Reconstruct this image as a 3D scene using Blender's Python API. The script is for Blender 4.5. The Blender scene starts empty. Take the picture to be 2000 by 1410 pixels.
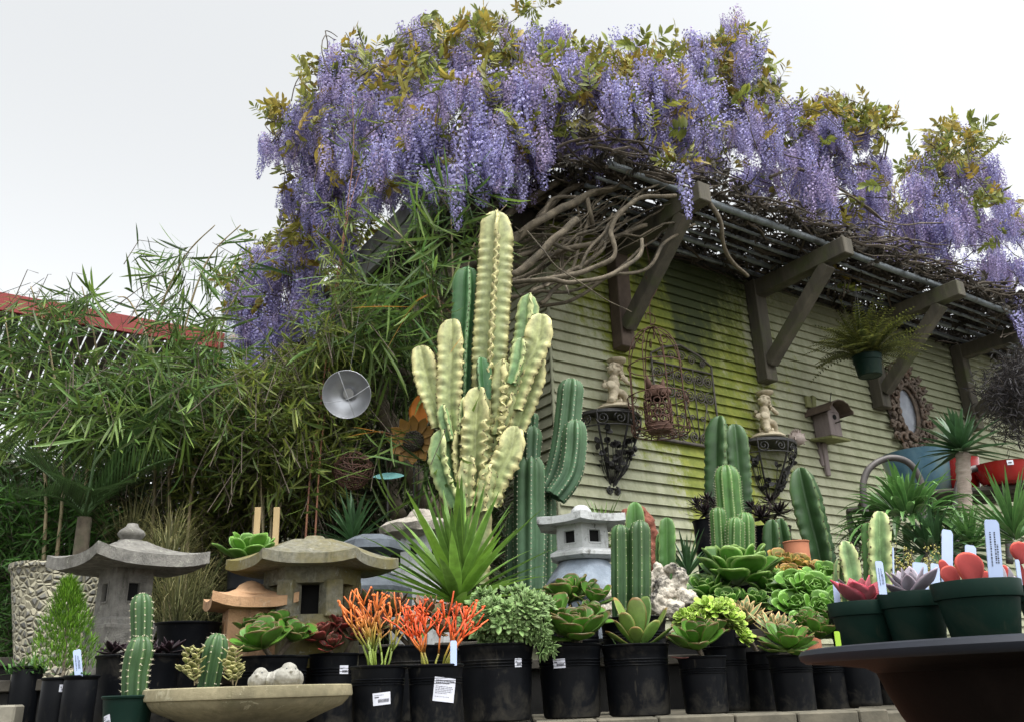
import bpy, bmesh, math, random
import numpy as np
from mathutils import Vector, Matrix, Quaternion, noise
PI = math.pi
S = bpy.context.scene
COL = S.collection
R_ = math.radians
# ------------------------------------------------------------------ camera
EYE = 1.30
FPX = 1690.0
PITCH, ROLL = R_(20.8), R_(-1.93)
CM = (Matrix.Rotation(PI / 2 + PITCH, 3, 'X') @ Matrix.Rotation(ROLL, 3, 'Z'))
cam_d = bpy.data.cameras.new('camera')
cam = bpy.data.objects.new('camera', cam_d)
COL.objects.link(cam)
cam.location = (0, 0, EYE)
cam.rotation_euler = CM.to_euler()
cam_d.sensor_width = 36
cam_d.lens = FPX / 2000 * 36
cam_d.clip_start = 0.05
cam_d.clip_end = 2000
S.camera = cam
# ------------------------------------------------------------------ sky, sun, exposure
SUN_EL, SUN_ROT = R_(67), R_(145)
wd = bpy.data.worlds.new("World")
S.world = wd
wd.use_nodes = True
nt = wd.node_tree
nt.nodes.clear()
sky = nt.nodes.new('ShaderNodeTexSky')
sky.sky_type = 'NISHITA'
sky.sun_disc = False
sky.sun_elevation = SUN_EL
sky.sun_rotation = SUN_ROT
sky.dust_density = 4.0
sky.ozone_density = 1.0
bw = nt.nodes.new('ShaderNodeRGBToBW')
mx = nt.nodes.new('ShaderNodeMix')
mx.data_type = 'RGBA'
mx.inputs[0].default_value = 0.96          # overcast: nearly colourless sky
tint = nt.nodes.new('ShaderNodeMix')
tint.data_type = 'RGBA'
tint.blend_type = 'MULTIPLY'
tint.inputs[0].default_value = 1.0
tint.inputs[7].default_value = (0.985, 1.0, 1.0, 1)
bg = nt.nodes.new('ShaderNodeBackground')
bg.inputs[1].default_value = 0.15
wo = nt.nodes.new('ShaderNodeOutputWorld')
L = nt.links
L.new(sky.outputs[0], bw.inputs[0])
L.new(sky.outputs[0], mx.inputs[6])
L.new(bw.outputs[0], mx.inputs[7])
L.new(mx.outputs[2], tint.inputs[6])
L.new(tint.outputs[2], bg.inputs[0])
L.new(bg.outputs[0], wo.inputs[0])
sun_d = bpy.data.lights.new('sun', 'SUN')
sun_d.energy = 0.5
sun_d.angle = R_(35)
sun_d.color = (1.0, 0.95, 0.86)
sun = bpy.data.objects.new('sun', sun_d)
COL.objects.link(sun)
_sd = Vector((math.sin(SUN_ROT) * math.cos(SUN_EL), math.cos(SUN_ROT) * math.cos(SUN_EL), math.sin(SUN_EL)))
sun.rotation_euler = _sd.to_track_quat('Z', 'Y').to_euler()
sun.location = _sd * 30
S.view_settings.view_transform = 'Standard'
S.view_settings.look = 'None'
S.view_settings.exposure = 1.8
S.view_settings.gamma = 1.0

# ------------------------------------------------------------------ measuring helpers
def at(px, py, d):
    """world point seen at photo pixel (px,py), d metres ahead"""
    r = CM @ Vector(((px - 1000) / FPX, -(py - 705) / FPX, -1))
    r = r * (d / r.y)
    return r + Vector((0, 0, EYE))
def mpp(px, py, d):
    r = CM @ Vector(((px - 1000) / FPX, -(py - 705) / FPX, -1))
    return (d / r.y) / FPX
AW = R_(56.2)
W = Vector((math.sin(AW), math.cos(AW), 0))       # along the long wall
N = Vector((math.cos(AW), -math.sin(AW), 0))      # out of the long wall
G = -N                                            # along the end wall, away
CO = at(1092, 1000, 5.5); CO.z = 0                # building corner
def wp(s, off, z):
    """point s along the long wall, off metres out from it, z above eye height"""
    return CO + W * s + N * off + Vector((0, 0, EYE + z))
def onwall(px, py, off=0.0):
    r = CM @ Vector(((px - 1000) / FPX, -(py - 705) / FPX, -1))
    o = CO + N * off
    k = o.dot(N) / r.dot(N)
    return r * k + Vector((0, 0, EYE))
def wall_sz(px, py, off=0.0):
    """(s, z) of a wall pixel"""
    p = onwall(px, py, off)
    return (p - CO).dot(W), p.z - EYE

# ------------------------------------------------------------------ object helpers
def link(o, parent=None):
    COL.objects.link(o)
    if parent is not None:
        o.parent = parent
    return o
def tag(o, label=None, cat=None, group=None, kind=None):
    if label: o['label'] = label
    if cat: o['category'] = cat
    if group: o['group'] = group
    if kind: o['kind'] = kind
    return o
def thing(name, label, cat, loc, rz=0.0, group=None):
    o = bpy.data.objects.new(name, None)
    o.empty_display_size = 0.05
    COL.objects.link(o)
    o.location = loc
    o.rotation_euler = (0, 0, rz)
    return tag(o, label, cat, group)

class MB:
    """mesh collector: vertices, faces, material index, 3-value attribute (along, edge, random)"""
    def __init__(s):
        s.v = []; s.f = []; s.m = []; s.a = []
    def add(s, vs, fs, mi=0, at_=None):
        b = len(s.v)
        s.v.extend(vs)
        s.f.extend([tuple(i + b for i in f) for f in fs])
        s.m.extend([mi] * len(fs))
        if at_ is None: s.a.extend([(0., 0., 0.)] * len(vs))
        else: s.a.extend(at_)
    def build(s, name, mats, parent=None, smooth=False, org=None, weld=False):
        """org: world position of the object; vertices given relative to it already"""
        me = bpy.data.meshes.new(name)
        me.from_pydata([tuple(v) for v in s.v], [], s.f)
        if not isinstance(mats, (list, tuple)): mats = [mats]
        for m in mats: me.materials.append(m)
        me.polygons.foreach_set('material_index', s.m)
        me.polygons.foreach_set('use_smooth', [bool(smooth)] * len(s.f))
        ca = me.attributes.new('leaf', 'FLOAT_VECTOR', 'POINT')
        ca.data.foreach_set('vector', np.array(s.a, dtype=np.float32).ravel())
        me.update()
        if smooth == 'auto': auto_smooth(me)
        o = bpy.data.objects.new(name, me)
        link(o, parent)
        if org is not None: o.location = org
        return o
    def merge(s, o, mat4=None):
        b = len(s.v)
        if mat4 is None: s.v.extend(o.v)
        else: s.v.extend([mat4 @ Vector(v) for v in o.v])
        s.f.extend([tuple(i + b for i in f) for f in o.f])
        s.m.extend(o.m); s.a.extend(o.a)

def auto_smooth(me, ang=40):
    me.update()
    bm = bmesh.new(); bm.from_mesh(me)
    lim = R_(ang)
    for f in bm.faces: f.smooth = True
    for e in bm.edges:
        if len(e.link_faces) == 2 and e.calc_face_angle(0) > lim: e.smooth = False
    bm.to_mesh(me); bm.free()

def frame(d, up=Vector((0, 0, 1))):
    d = d.normalized()
    x = d.cross(up)
    if x.length < 1e-4: x = d.cross(Vector((1, 0, 0)))
    x.normalize()
    y = x.cross(d).normalized()
    return x, y
def box(mb, c, sx, sy, sz, rot=None, mi=0, bev=0.0):
    """box centred at c with optional 3x3 rotation, small bevel"""
    vs = []
    if bev <= 0:
        for i in (-1, 1):
            for j in (-1, 1):
                for k in (-1, 1): vs.append(Vector((i * sx / 2, j * sy / 2, k * sz / 2)))
        fs = [(0, 1, 3, 2), (4, 6, 7, 5), (0, 4, 5, 1), (2, 3, 7, 6), (0, 2, 6, 4), (1, 5, 7, 3)]
    else:
        bm = bmesh.new()
        bmesh.ops.create_cube(bm, size=1)
        bmesh.ops.scale(bm, vec=(sx, sy, sz), verts=bm.verts)
        bmesh.ops.bevel(bm, geom=bm.edges[:] , offset=bev, segments=1, affect='EDGES')
        bm.verts.index_update()
        vs = [v.co.copy() for v in bm.verts]
        fs = [tuple(v.index for v in f.verts) for f in bm.faces]
        bm.free()
    if rot is not None: vs = [rot @ v for v in vs]
    mb.add([v + c for v in vs], fs, mi)
def beam(mb, a, b, w, h, up=Vector((0, 0, 1)), mi=0, bev=0.006):
    d = b - a
    x, y = frame(d, up)
    rot = Matrix((x, d.normalized(), y)).transposed()
    box(mb, (a + b) / 2, w, d.length, h, rot, mi, bev)
def tube(mb, pts, rad, n=8, mi=0, cap=True, closed=False, rnd=None, rib=0.0):
    pts = [Vector(p) for p in pts]
    m = len(pts)
    if not hasattr(rad, '__len__'): rad = [rad] * m
    tans = []
    for i in range(m):
        if closed: t = pts[(i + 1) % m] - pts[i - 1]
        else: t = pts[min(i + 1, m - 1)] - pts[max(i - 1, 0)]
        if t.length < 1e-9: t = Vector((0, 0, 1))
        tans.append(t.normalized())
    x, y = frame(tans[0])
    vs = []; av = []
    for i in range(m):
        if i:
            q = tans[i - 1].rotation_difference(tans[i])
            x = q @ x
        x = (x - tans[i] * x.dot(tans[i])).normalized()
        y = tans[i].cross(x)
        for k in range(n):
            a = 2 * PI * k / n
            rr = rad[i]
            if rib: rr *= 1 + rib * noise.noise(Vector((math.cos(a) * 1.4, math.sin(a) * 1.4, i * 0.35)) + pts[0] * 3)
            vs.append(pts[i] + (x * math.cos(a) + y * math.sin(a)) * rr)
            av.append((i / max(1, m - 1), 0, 0 if rnd is None else rnd))
    fs = []
    for i in range(m - (0 if closed else 1)):
        j = (i + 1) % m
        for k in range(n):
            l = (k + 1) % n
            fs.append((i * n + k, i * n + l, j * n + l, j * n + k))
    if cap and not closed:
        fs.append(tuple(range(n - 1, -1, -1)))
        fs.append(tuple((m - 1) * n + k for k in range(n)))
    mb.add(vs, fs, mi, av)
def lathe(mb, prof, seg=24, org=Vector((0, 0, 0)), mi=0, wob=0.0, rot=None, half=False, sq=0.0):
    """prof: (r, z) from bottom to top"""
    vs = []; fs = []; av = []
    tot = seg + 1 if half else seg
    for i, (r, z) in enumerate(prof):
        for k in range(tot):
            a = (PI if half else 2 * PI) * k / seg
            rr = r
            if sq: rr *= (abs(math.cos(a)) ** sq + abs(math.sin(a)) ** sq) ** (-1 / sq)
            if wob: rr *= 1 + wob * noise.noise(Vector((math.cos(a) * 2, math.sin(a) * 2, z * 9)) + org)
            v = Vector((rr * math.cos(a), rr * math.sin(a), z))
            if rot is not None: v = rot @ v
            vs.append(v + org)
            av.append((i / max(1, len(prof) - 1), 0, 0))
    for i in range(len(prof) - 1):
        for k in range(seg):
            l = k + 1 if half else (k + 1) % seg
            a, b, c, d = i * tot + k, i * tot + l, (i + 1) * tot + l, (i + 1) * tot + k
            if prof[i][0] < 1e-6 and prof[i + 1][0] < 1e-6: continue
            fs.append((a, b, c, d))
    mb.add(vs, fs, mi, av)
def ell(mb, c, rx, ry, rz, rot=None, mi=0, seg=14, rings=9):
    prof = []
    vs = []; fs = []
    for i in range(rings + 1):
        p = -PI / 2 + PI * i / rings
        for k in range(seg):
            a = 2 * PI * k / seg
            v = Vector((rx * math.cos(p) * math.cos(a), ry * math.cos(p) * math.sin(a), rz * math.sin(p)))
            if rot is not None: v = rot @ v
            vs.append(v + Vector(c))
    for i in range(rings):
        for k in range(seg):
            l = (k + 1) % seg
            fs.append((i * seg + k, i * seg + l, (i + 1) * seg + l, (i + 1) * seg + k))
    mb.add(vs, fs, mi)
def remesh(mb, name, mat, parent, vox, smooth_it=4, disp=0.0, dscale=10.0, keep=None, org=None):
    """fuse overlapping volumes into one continuous skin"""
    me = bpy.data.meshes.new(name)
    me.from_pydata([tuple(v) for v in mb.v], [], mb.f)
    bm = bmesh.new(); bm.from_mesh(me)
    bmesh.ops.remove_doubles(bm, verts=bm.verts, dist=1e-6)
    bmesh.ops.recalc_face_normals(bm, faces=bm.faces)
    bm.to_mesh(me); bm.free()
    o = bpy.data.objects.new(name, me)
    link(o)
    r = o.modifiers.new('r', 'REMESH'); r.mode = 'VOXEL'; r.voxel_size = vox
    if smooth_it:
        s = o.modifiers.new('s', 'SMOOTH'); s.iterations = smooth_it; s.factor = 0.5
    dg = bpy.context.evaluated_depsgraph_get()
    dg.update()
    me2 = bpy.data.meshes.new_from_object(o.evaluated_get(dg))
    bpy.data.objects.remove(o)
    bpy.data.meshes.remove(me)
    me2.name = name
    if disp:
        nv = len(me2.vertices)
        co = np.empty(nv * 3, np.float32); me2.vertices.foreach_get('co', co)
        no = np.empty(nv * 3, np.float32); me2.vertices.foreach_get('normal', no)
        co = co.reshape(-1, 3); no = no.reshape(-1, 3)
        for i in range(nv):
            p = Vector(co[i]) * dscale
            h = noise.noise(p) + 0.5 * noise.noise(p * 2.3) + 0.3 * noise.noise(p * 5.1)
            co[i] += no[i] * h * disp
        me2.vertices.foreach_set('co', co.ravel())
    me2.materials.clear()
    me2.materials.append(mat)
    me2.polygons.foreach_set('use_smooth', [True] * len(me2.polygons))
    me2.update()
    ob = bpy.data.objects.new(name, me2)
    link(ob, parent)
    if org is not None: ob.location = org
    return ob
def copy_tree(o, parent=None):
    c = o.copy()
    COL.objects.link(c)
    if parent is not None: c.parent = parent
    for ch in [x for x in o.children]:
        copy_tree(ch, c)
    return c

# ------------------------------------------------------------------ materials (all procedural)
def _mat(name):
    m = bpy.data.materials.new(name)
    m.use_nodes = True
    t = m.node_tree
    p = t.nodes['Principled BSDF']
    return m, t, p
def _mix(t, fac, a, b, blend='MIX'):
    n = t.nodes.new('ShaderNodeMix'); n.data_type = 'RGBA'; n.blend_type = blend
    if isinstance(fac, (int, float)): n.inputs[0].default_value = fac
    else: t.links.new(fac, n.inputs[0])
    for i, c in ((6, a), (7, b)):
        if isinstance(c, (tuple, list)): n.inputs[i].default_value = (*c[:3], 1)
        else: t.links.new(c, n.inputs[i])
    return n.outputs[2]
def _noise(t, scale, detail=4, rough=0.6, co=None, dist=0.0, stretch=None):
    n = t.nodes.new('ShaderNodeTexNoise')
    n.inputs['Scale'].default_value = scale
    n.inputs['Detail'].default_value = detail
    n.inputs['Roughness'].default_value = rough
    n.inputs['Distortion'].default_value = dist
    c = t.nodes.new('ShaderNodeTexCoord')
    src = c.outputs['Object'] if co is None else co
    if stretch:
        mp = t.nodes.new('ShaderNodeMapping')
        mp.inputs['Scale'].default_value = stretch
        t.links.new(src, mp.inputs[0]); src = mp.outputs[0]
    t.links.new(src, n.inputs['Vector'])
    return n.outputs['Fac']
def _range(t, s, a, b, c=0.0, d=1.0):
    n = t.nodes.new('ShaderNodeMapRange')
    n.inputs[1].default_value = a; n.inputs[2].default_value = b
    n.inputs[3].default_value = c; n.inputs[4].default_value = d
    t.links.new(s, n.inputs[0])
    return n.outputs[0]
def _bump(t, p, h, strength, dist=0.01):
    b = t.nodes.new('ShaderNodeBump')
    b.inputs['Strength'].default_value = strength
    b.inputs['Distance'].default_value = dist
    t.links.new(h, b.inputs['Height'])
    t.links.new(b.outputs[0], p.inputs['Normal'])
    return b
def _spec(p, v):
    p.inputs['Specular IOR Level'].default_value = v
def surf(name, c1, c2, scale=8, rough=0.8, bump=0.3, bdist=0.004, fine=None, stain=None, stain_scale=3, stain_lo=0.5, stain_hi=0.7, metal=0, spec=0.4, stretch=None, coat=0, spots=None):
    m, t, p = _mat(name)
    f = _noise(t, scale, 6, 0.65, stretch=stretch)
    f2 = _range(t, f, 0.32, 0.68)
    col = _mix(t, f2, c1, c2)
    if stain:
        st = _range(t, _noise(t, stain_scale, 5, 0.7), stain_lo, stain_hi)
        col = _mix(t, st, col, stain)
    if spots:                                   # lichen, chips, runs with a shape of their own
        col = _mix(t, _range(t, _noise(t, 26, 5, .75, dist=.8), .60, .66, 0, .8), col, spots[0])
        col = _mix(t, _range(t, _noise(t, 17, 5, .8, stretch=(1, 1, .18)), .56, .68, 0, .7), col, spots[1])
    t.links.new(col, p.inputs['Base Color'])
    h = _noise(t, fine or scale * 6, 6, 0.7, stretch=stretch)
    _bump(t, p, h, bump, bdist)
    p.inputs['Roughness'].default_value = rough
    p.inputs['Metallic'].default_value = metal
    p.inputs['Coat Weight'].default_value = coat
    _spec(p, spec)
    return m
def leafm(name, base, tip, edge=None, vary=(0.6, 1.25), hue=None, rough=0.45, trans=0.25, edge_lo=0.72, edge_hi=0.98, tip_lo=0.2, tip_hi=1.0, spec=0.4, streak=0.0, mott=0.25, mscale=30):
    """leaf or flesh: attribute 'leaf' gives (along, edge, random)"""
    m, t, p = _mat(name)
    an = t.nodes.new('ShaderNodeAttribute'); an.attribute_name = 'leaf'
    sp = t.nodes.new('ShaderNodeSeparateXYZ')
    t.links.new(an.outputs['Vector'], sp.inputs[0])
    col = _mix(t, _range(t, sp.outputs[0], tip_lo, tip_hi), base, tip)
    if edge: col = _mix(t, _range(t, sp.outputs[1], edge_lo, edge_hi), col, edge)
    if hue: col = _mix(t, _range(t, sp.outputs[2], 0.3, 1.0), col, hue)
    ge = t.nodes.new('ShaderNodeNewGeometry')
    mul = _range(t, ge.outputs['Random Per Island'], 0, 1, vary[0], vary[1])
    nz = _range(t, _noise(t, mscale, 4, 0.6), 0.3, 0.7, 1 - mott, 1 + mott)
    vm = t.nodes.new('ShaderNodeVectorMath'); vm.operation = 'SCALE'
    t.links.new(col, vm.inputs[0]); t.links.new(mul, vm.inputs['Scale'])
    vm2 = t.nodes.new('ShaderNodeVectorMath'); vm2.operation = 'SCALE'
    t.links.new(vm.outputs[0], vm2.inputs[0]); t.links.new(nz, vm2.inputs['Scale'])
    out = vm2.outputs[0]
    t.links.new(out, p.inputs['Base Color'])
    p.inputs['Roughness'].default_value = rough
    _spec(p, spec)
    if trans > 0:
        tr = t.nodes.new('ShaderNodeBsdfTranslucent')
        ms = t.nodes.new('ShaderNodeMixShader')
        ms.inputs[0].default_value = trans
        t.links.new(out, tr.inputs[0])
        t.links.new(p.outputs[0], ms.inputs[1]); t.links.new(tr.outputs[0], ms.inputs[2])
        t.links.new(ms.outputs[0], t.nodes['Material Output'].inputs[0])
    return m
MT = {}
# ================================================================== SETTING
MT['concrete'] = surf('concrete', (.16, .15, .12), (.27, .25, .2), 6, .9, .5, .004, stain=(.08, .075, .06), stain_scale=2.5)
MT['stonecap'] = surf('stone_cap', (.07, .064, .048), (.15, .132, .096), 9, .85, .5, .003, stain=(.06, .055, .04), stain_scale=6)
MT['brick'] = surf('brick', (.2, .07, .035), (.33, .13, .07), 14, .85, .5, .003)
MT['ground'] = surf('gravel_ground', (.06, .056, .046), (.13, .12, .098), 22, .95, .8, .01, stain=(.05, .05, .035), stain_scale=.6)
MT['wood'] = surf('weathered_wood', (.05, .045, .035), (.125, .11, .083), 7, .85, .9, .006, stretch=(1, 1, .12), stain=(.075, .085, .035), stain_scale=4)
MT['darkwood'] = surf('dark_wood', (.03, .027, .022), (.075, .066, .052), 8, .9, .6, .004)
MT['redwood'] = surf('rusty_wood', (.07, .05, .038), (.12, .088, .065), 8, .85, .6, .004)
MT['pipe'] = surf('galvanised_pipe', (.15, .175, .19), (.28, .31, .33), 14, .45, .15, .001, metal=.6, stain=(.09, .09, .085), stain_scale=9)
MT['fascia'] = surf('grey_fascia', (.15, .155, .15), (.22, .23, .22), 9, .8, .4, .003, stain=(.07, .07, .06), stain_scale=3)
MT['roof'] = surf('felt_roof', (.04, .04, .04), (.07, .07, .065), 20, .95, .6, .004)

def siding_mat(name, mossy):
    m, t, p = _mat(name)
    tc = t.nodes.new('ShaderNodeTexCoord')
    sp = t.nodes.new('ShaderNodeSeparateXYZ'); t.links.new(tc.outputs['Object'], sp.inputs[0])
    blot = _noise(t, 2.2, 6, .7)
    base = _mix(t, _range(t, blot, .35, .7), (.29, .292, .195), (.40, .405, .285))
    # run-down dirt, stretched vertically
    dirt = _range(t, _noise(t, 7, 7, .8, stretch=(1, 1, .2)), .46, .70, 0, .7)
    base = _mix(t, dirt, base, (.15, .17, .08))
    if mossy:
        def mth(op, a, b=None, c=None):
            n = t.nodes.new('ShaderNodeMath'); n.operation = op
            for i, q in enumerate((a, b, c)):
                if q is None: continue
                if isinstance(q, (int, float)): n.inputs[i].default_value = q
                else: t.links.new(q, n.inputs[i])
            return n.outputs[0]
        s_, z_ = sp.outputs[0], mth('SUBTRACT', sp.outputs[2], EYE)
        nb = _noise(t, 2.6, 6, .75)
        ns = _noise(t, 13, 5, .8, stretch=(1, 1, .08))
        c0 = mth('MULTIPLY_ADD', z_, -.27, 1.88)              # centre line leans with height
        d = mth('ABSOLUTE', mth('SUBTRACT', s_, c0))
        wid = mth('MULTIPLY_ADD', z_, .26, .14)
        k = mth('DIVIDE', d, wid)
        k = mth('ADD', k, mth('MULTIPLY_ADD', nb, 3.2, -1.6))
        k = mth('ADD', k, mth('MULTIPLY_ADD', ns, 2.6, -1.3))
        k = mth('ADD', k, mth('MULTIPLY_ADD', _noise(t, 30, 5, .8), 1.6, -.8))
        mask = _range(t, k, 1.35, .75, 0, 1)
        moss = _mix(t, _range(t, _noise(t, 9, 5, .75), .35, .65), (.12, .155, .012), (.24, .26, .03))
        base = _mix(t, mth('MULTIPLY', mask, .93), base, moss)
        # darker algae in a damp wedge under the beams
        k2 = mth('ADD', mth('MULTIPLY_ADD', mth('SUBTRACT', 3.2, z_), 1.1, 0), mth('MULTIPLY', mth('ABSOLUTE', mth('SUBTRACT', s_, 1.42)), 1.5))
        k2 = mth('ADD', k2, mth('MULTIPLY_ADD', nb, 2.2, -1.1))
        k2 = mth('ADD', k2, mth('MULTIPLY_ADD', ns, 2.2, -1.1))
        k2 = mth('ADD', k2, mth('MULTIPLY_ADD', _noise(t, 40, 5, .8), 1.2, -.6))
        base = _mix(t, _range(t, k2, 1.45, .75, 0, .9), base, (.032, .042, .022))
        # broad duller grey green patch, edges broken by noise
        k3 = mth('ADD', mth('MULTIPLY', mth('ABSOLUTE', mth('SUBTRACT', s_, 4.6)), .5), mth('MULTIPLY_ADD', nb, 1.6, -.8))
        base = _mix(t, _range(t, k3, .9, .1, 0, .5), base, (.2, .22, .13))
    t.links.new(base, p.inputs['Base Color'])
    p.inputs['Roughness'].default_value = .6
    _spec(p, .3)
    _bump(t, p, _noise(t, 60, 4, .7, stretch=(.15, 1, 1)), .25, .002)
    return m
MT['siding'] = siding_mat('painted_siding', True)
MT['siding_end'] = siding_mat('painted_siding_end', False)

# ground, one sheet to the horizon
mb = MB()
mb.add([Vector((-600, -200, 0)), Vector((600, -200, 0)), Vector((600, 900, 0)), Vector((-600, 900, 0))], [(0, 1, 2, 3)])
tag(mb.build('ground', MT['ground']), kind='structure')

BT = EYE - .083      # display bench top
def bench_block(name, x0, x1, y0, y1, top, label, capmat=None, thick=.045, blocks=.19, seed=1):
    """a low brick display wall with a cap of stone slabs"""
    rnd = random.Random(seed)
    r = thing(name, label, 'display bench', ((x0 + x1) / 2, y0, 0))
    o = Vector(((x0 + x1) / 2, y0, 0))
    a = MB()
    box(a, Vector(((x0 + x1) / 2, (y0 + y1) / 2 + .012, (top - thick) / 2)) - o, x1 - x0 - .04, y1 - y0 - .03, top - thick, bev=.004)
    a.build('brick_wall', MT['brickwall'], r)
    c = MB()
    x = x0
    while x < x1 - .02:
        w = min(blocks * rnd.uniform(.85, 1.15), x1 - x)
        box(c, Vector((x + w / 2, y0 + .08 + rnd.uniform(-.003, .003), top - thick / 2 + rnd.uniform(-.0012, .0012))) - o, w - .004, .16, thick, bev=.004)
        x += w
    box(c, Vector(((x0 + x1) / 2, (y0 + .16 + y1) / 2 + .002, top - thick / 2 - .004)) - o, x1 - x0, y1 - y0 - .16, thick - .004, bev=.003)
    c.build('stone_cap', MT['stonecap'], r)
    return r
def brickwall():
    m, t, p = _mat('brick_wall')
    b = t.nodes.new('ShaderNodeTexBrick')
    tc = t.nodes.new('ShaderNodeTexCoord')
    mp = t.nodes.new('ShaderNodeMapping'); mp.inputs['Rotation'].default_value = (PI / 2, 0, 0)
    t.links.new(tc.outputs['Object'], mp.inputs[0]); t.links.new(mp.outputs[0], b.inputs[0])
    b.inputs['Color1'].default_value = (.3, .1, .045, 1); b.inputs['Color2'].default_value = (.22, .07, .03, 1)
    b.inputs['Mortar'].default_value = (.2, .17, .13, 1)
    b.inputs['Scale'].default_value = 1; b.inputs['Brick Width'].default_value = .21; b.inputs['Row Height'].default_value = .07
    b.inputs['Mortar Size'].default_value = .007
    t.links.new(_mix(t, _range(t, _noise(t, 12, 5), .35, .75, 0, .7), b.outputs[0], (.1, .06, .04)), p.inputs['Base Color'])
    p.inputs['Roughness'].default_value = .9
    _bump(t, p, _noise(t, 60, 4), .5, .003)
    return m
MT['brickwall'] = brickwall()
bench_block('display_bench', -2.4, .02, 1.78, 2.93, BT, 'low bench under the front left pots and the bird bath', seed=3)
bench_block('display_bench', .03, 1.02, 2.62, 3.62, BT, 'stone capped bench edge under the front middle black pots', seed=4)
bench_block('display_bench', 1.025, 2.8, 2.76, 3.9, BT - .012, 'brick bench with pale stone cap, partly behind the big brown bowl', seed=5, blocks=.34)

MT['shadeboard'] = surf('black_shade_board', (.006, .006, .006), (.014, .013, .012), 8, .95, .4, .003)  # near-black colour standing in for deep shade behind the pots
def tier(x0, x1, y0, y1, z, label):
    r = thing('plank_table', label, 'table', ((x0 + x1) / 2, y0, 0))
    o = Vector(((x0 + x1) / 2, y0, 0))
    a = MB()
    n = 7
    for i in range(n):
        w = (y1 - y0) / n
        box(a, Vector(((x0 + x1) / 2, y0 + w * (i + .5), z - .02)) - o, x1 - x0, w - .008, .036, bev=.003)
    a.build('table_top', MT['darkwood'], r)
    fbm = MB()  # boards added so the gaps between pots read as black shade
    for i in range(5):
        hh = (z - .06) / 5
        box(fbm, Vector(((x0 + x1) / 2, y0 + .035, .02 + hh * (i + .5))) - o, x1 - x0 - .02, .018, hh - .006)
    fbm.build('gap_shade_board', MT['shadeboard'], r)
    for sx in (x0 + .1, (x0 + x1) / 2, x1 - .1):
        for sy in (y0 + .08, y1 - .08):
            b = MB(); box(b, Vector((sx, sy, (z - .04) / 2)) - o, .09, .09, z - .04, bev=.004)
            b.build('leg', MT['darkwood'], r)
    return r
T1 = EYE + .085
T2 = EYE + .20
tier(-2.6, -.01, 2.98, 3.78, T1, 'dark plank table holding the stone lanterns behind the front pots')
tier(-2.9, -.01, 3.82, 4.75, T2, 'raised dark plank table at the back left under the tall cacti')
tier(.0, 3.4, 3.66, 4.5, T1 + .03, 'dark plank table behind the succulents in front of the green wall')
tier(.1, 1.5, 4.55, 5.0, T2 + .05, 'narrow dark plank table close to the shed corner')

# ------------------------------------------------------------------ the shed
shed = thing('garden_shed', 'pale green shed with mossy horizontal siding under the wisteria', 'shed', CO.copy(), 0)
rotw = math.atan2(W.y, W.x)
def siding(length, name, mat, ang, flip):
    """local x along the wall, local y outwards, z up"""
    a = MB(); ex = .0765
    z = 0.02; top = EYE + 3.2
    rnd = random.Random(5)
    while z < top:
        h = min(ex, top - z)
        zz = z + rnd.uniform(-.0015, .0015)
        n = 24
        vs = []
        for k in range(n + 1):
            x = length * k / n
            j = noise.noise(Vector((x * 1.3, z * 4, 0))) * .0025
            vs += [Vector((x, .024, zz + j)), Vector((x, .001, zz + h + j + .002)), Vector((x, -.004, zz + j))]
        fs = []
        for k in range(n):
            b = k * 3; c = b + 3
            fs.append((b, c, c + 1, b + 1) if not flip else (b, b + 1, c + 1, c))
            fs.append((b + 2, c + 2, c, b) if not flip else (b + 2, b, c, c + 2))
        a.add(vs, fs)
        z += ex
    # backing boards
    box(a, Vector((length / 2, -.03, top / 2)), length, .05, top)
    o = a.build(name, mat, shed)
    o.rotation_euler = (0, 0, ang)
    return o
o = siding(9.0, 'long_wall', MT['siding'], rotw, False)
# local y must point out along N: reflect by building with rotation + negative y scale baked
for v in o.data.vertices: v.co.y *= -1
o.data.flip_normals()
o2 = siding(5.5, 'end_wall', MT['siding_end'], math.atan2(G.y, G.x), False)
cb = MB()
beam(cb, (W * -.004 + N * .004) + Vector((0, 0, .05)), (W * -.004 + N * .004) + Vector((0, 0, EYE + 3.19)), .022, .022, up=W)
cb.build('corner_strip', MT['siding_end'], shed)
rf = MB()
zt = EYE + 3.26
OV = .87
def q(s, n_, z): return W * s + N * n_ + Vector((0, 0, z))
def slab(mb, s0, s1, n0, n1, z0, z1, mi=0):
    vs = [q(s, n_, z) for s in (s0, s1) for n_ in (n0, n1) for z in (z0, z1)]
    mb.add(vs, [(0, 1, 3, 2), (4, 6, 7, 5), (0, 4, 5, 1), (2, 3, 7, 6), (0, 2, 6, 4), (1, 5, 7, 3)], mi)
slab(rf, -OV + .04, 9, .06, -5.6, EYE + 3.205, EYE + 3.29)
ro = rf.build('roof', MT['roof'], shed)
fb = MB()
slab(fb, -OV, -OV + .035, .1, -5.6, EYE + 3.17, EYE + 3.31)
slab(fb, -OV + .01, -OV + .045, .1, -5.6, EYE + 3.04, EYE + 3.162)
fb.build('fascia', MT['fascia'], ro)
sf = MB()
for k in range(10):
    n0 = .02 - k * .6
    slab(sf, -OV + .05, -.02, n0, n0 - .05, EYE + 3.06, EYE + 3.2)
sf.build('rafter', MT['darkwood'], ro)

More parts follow.
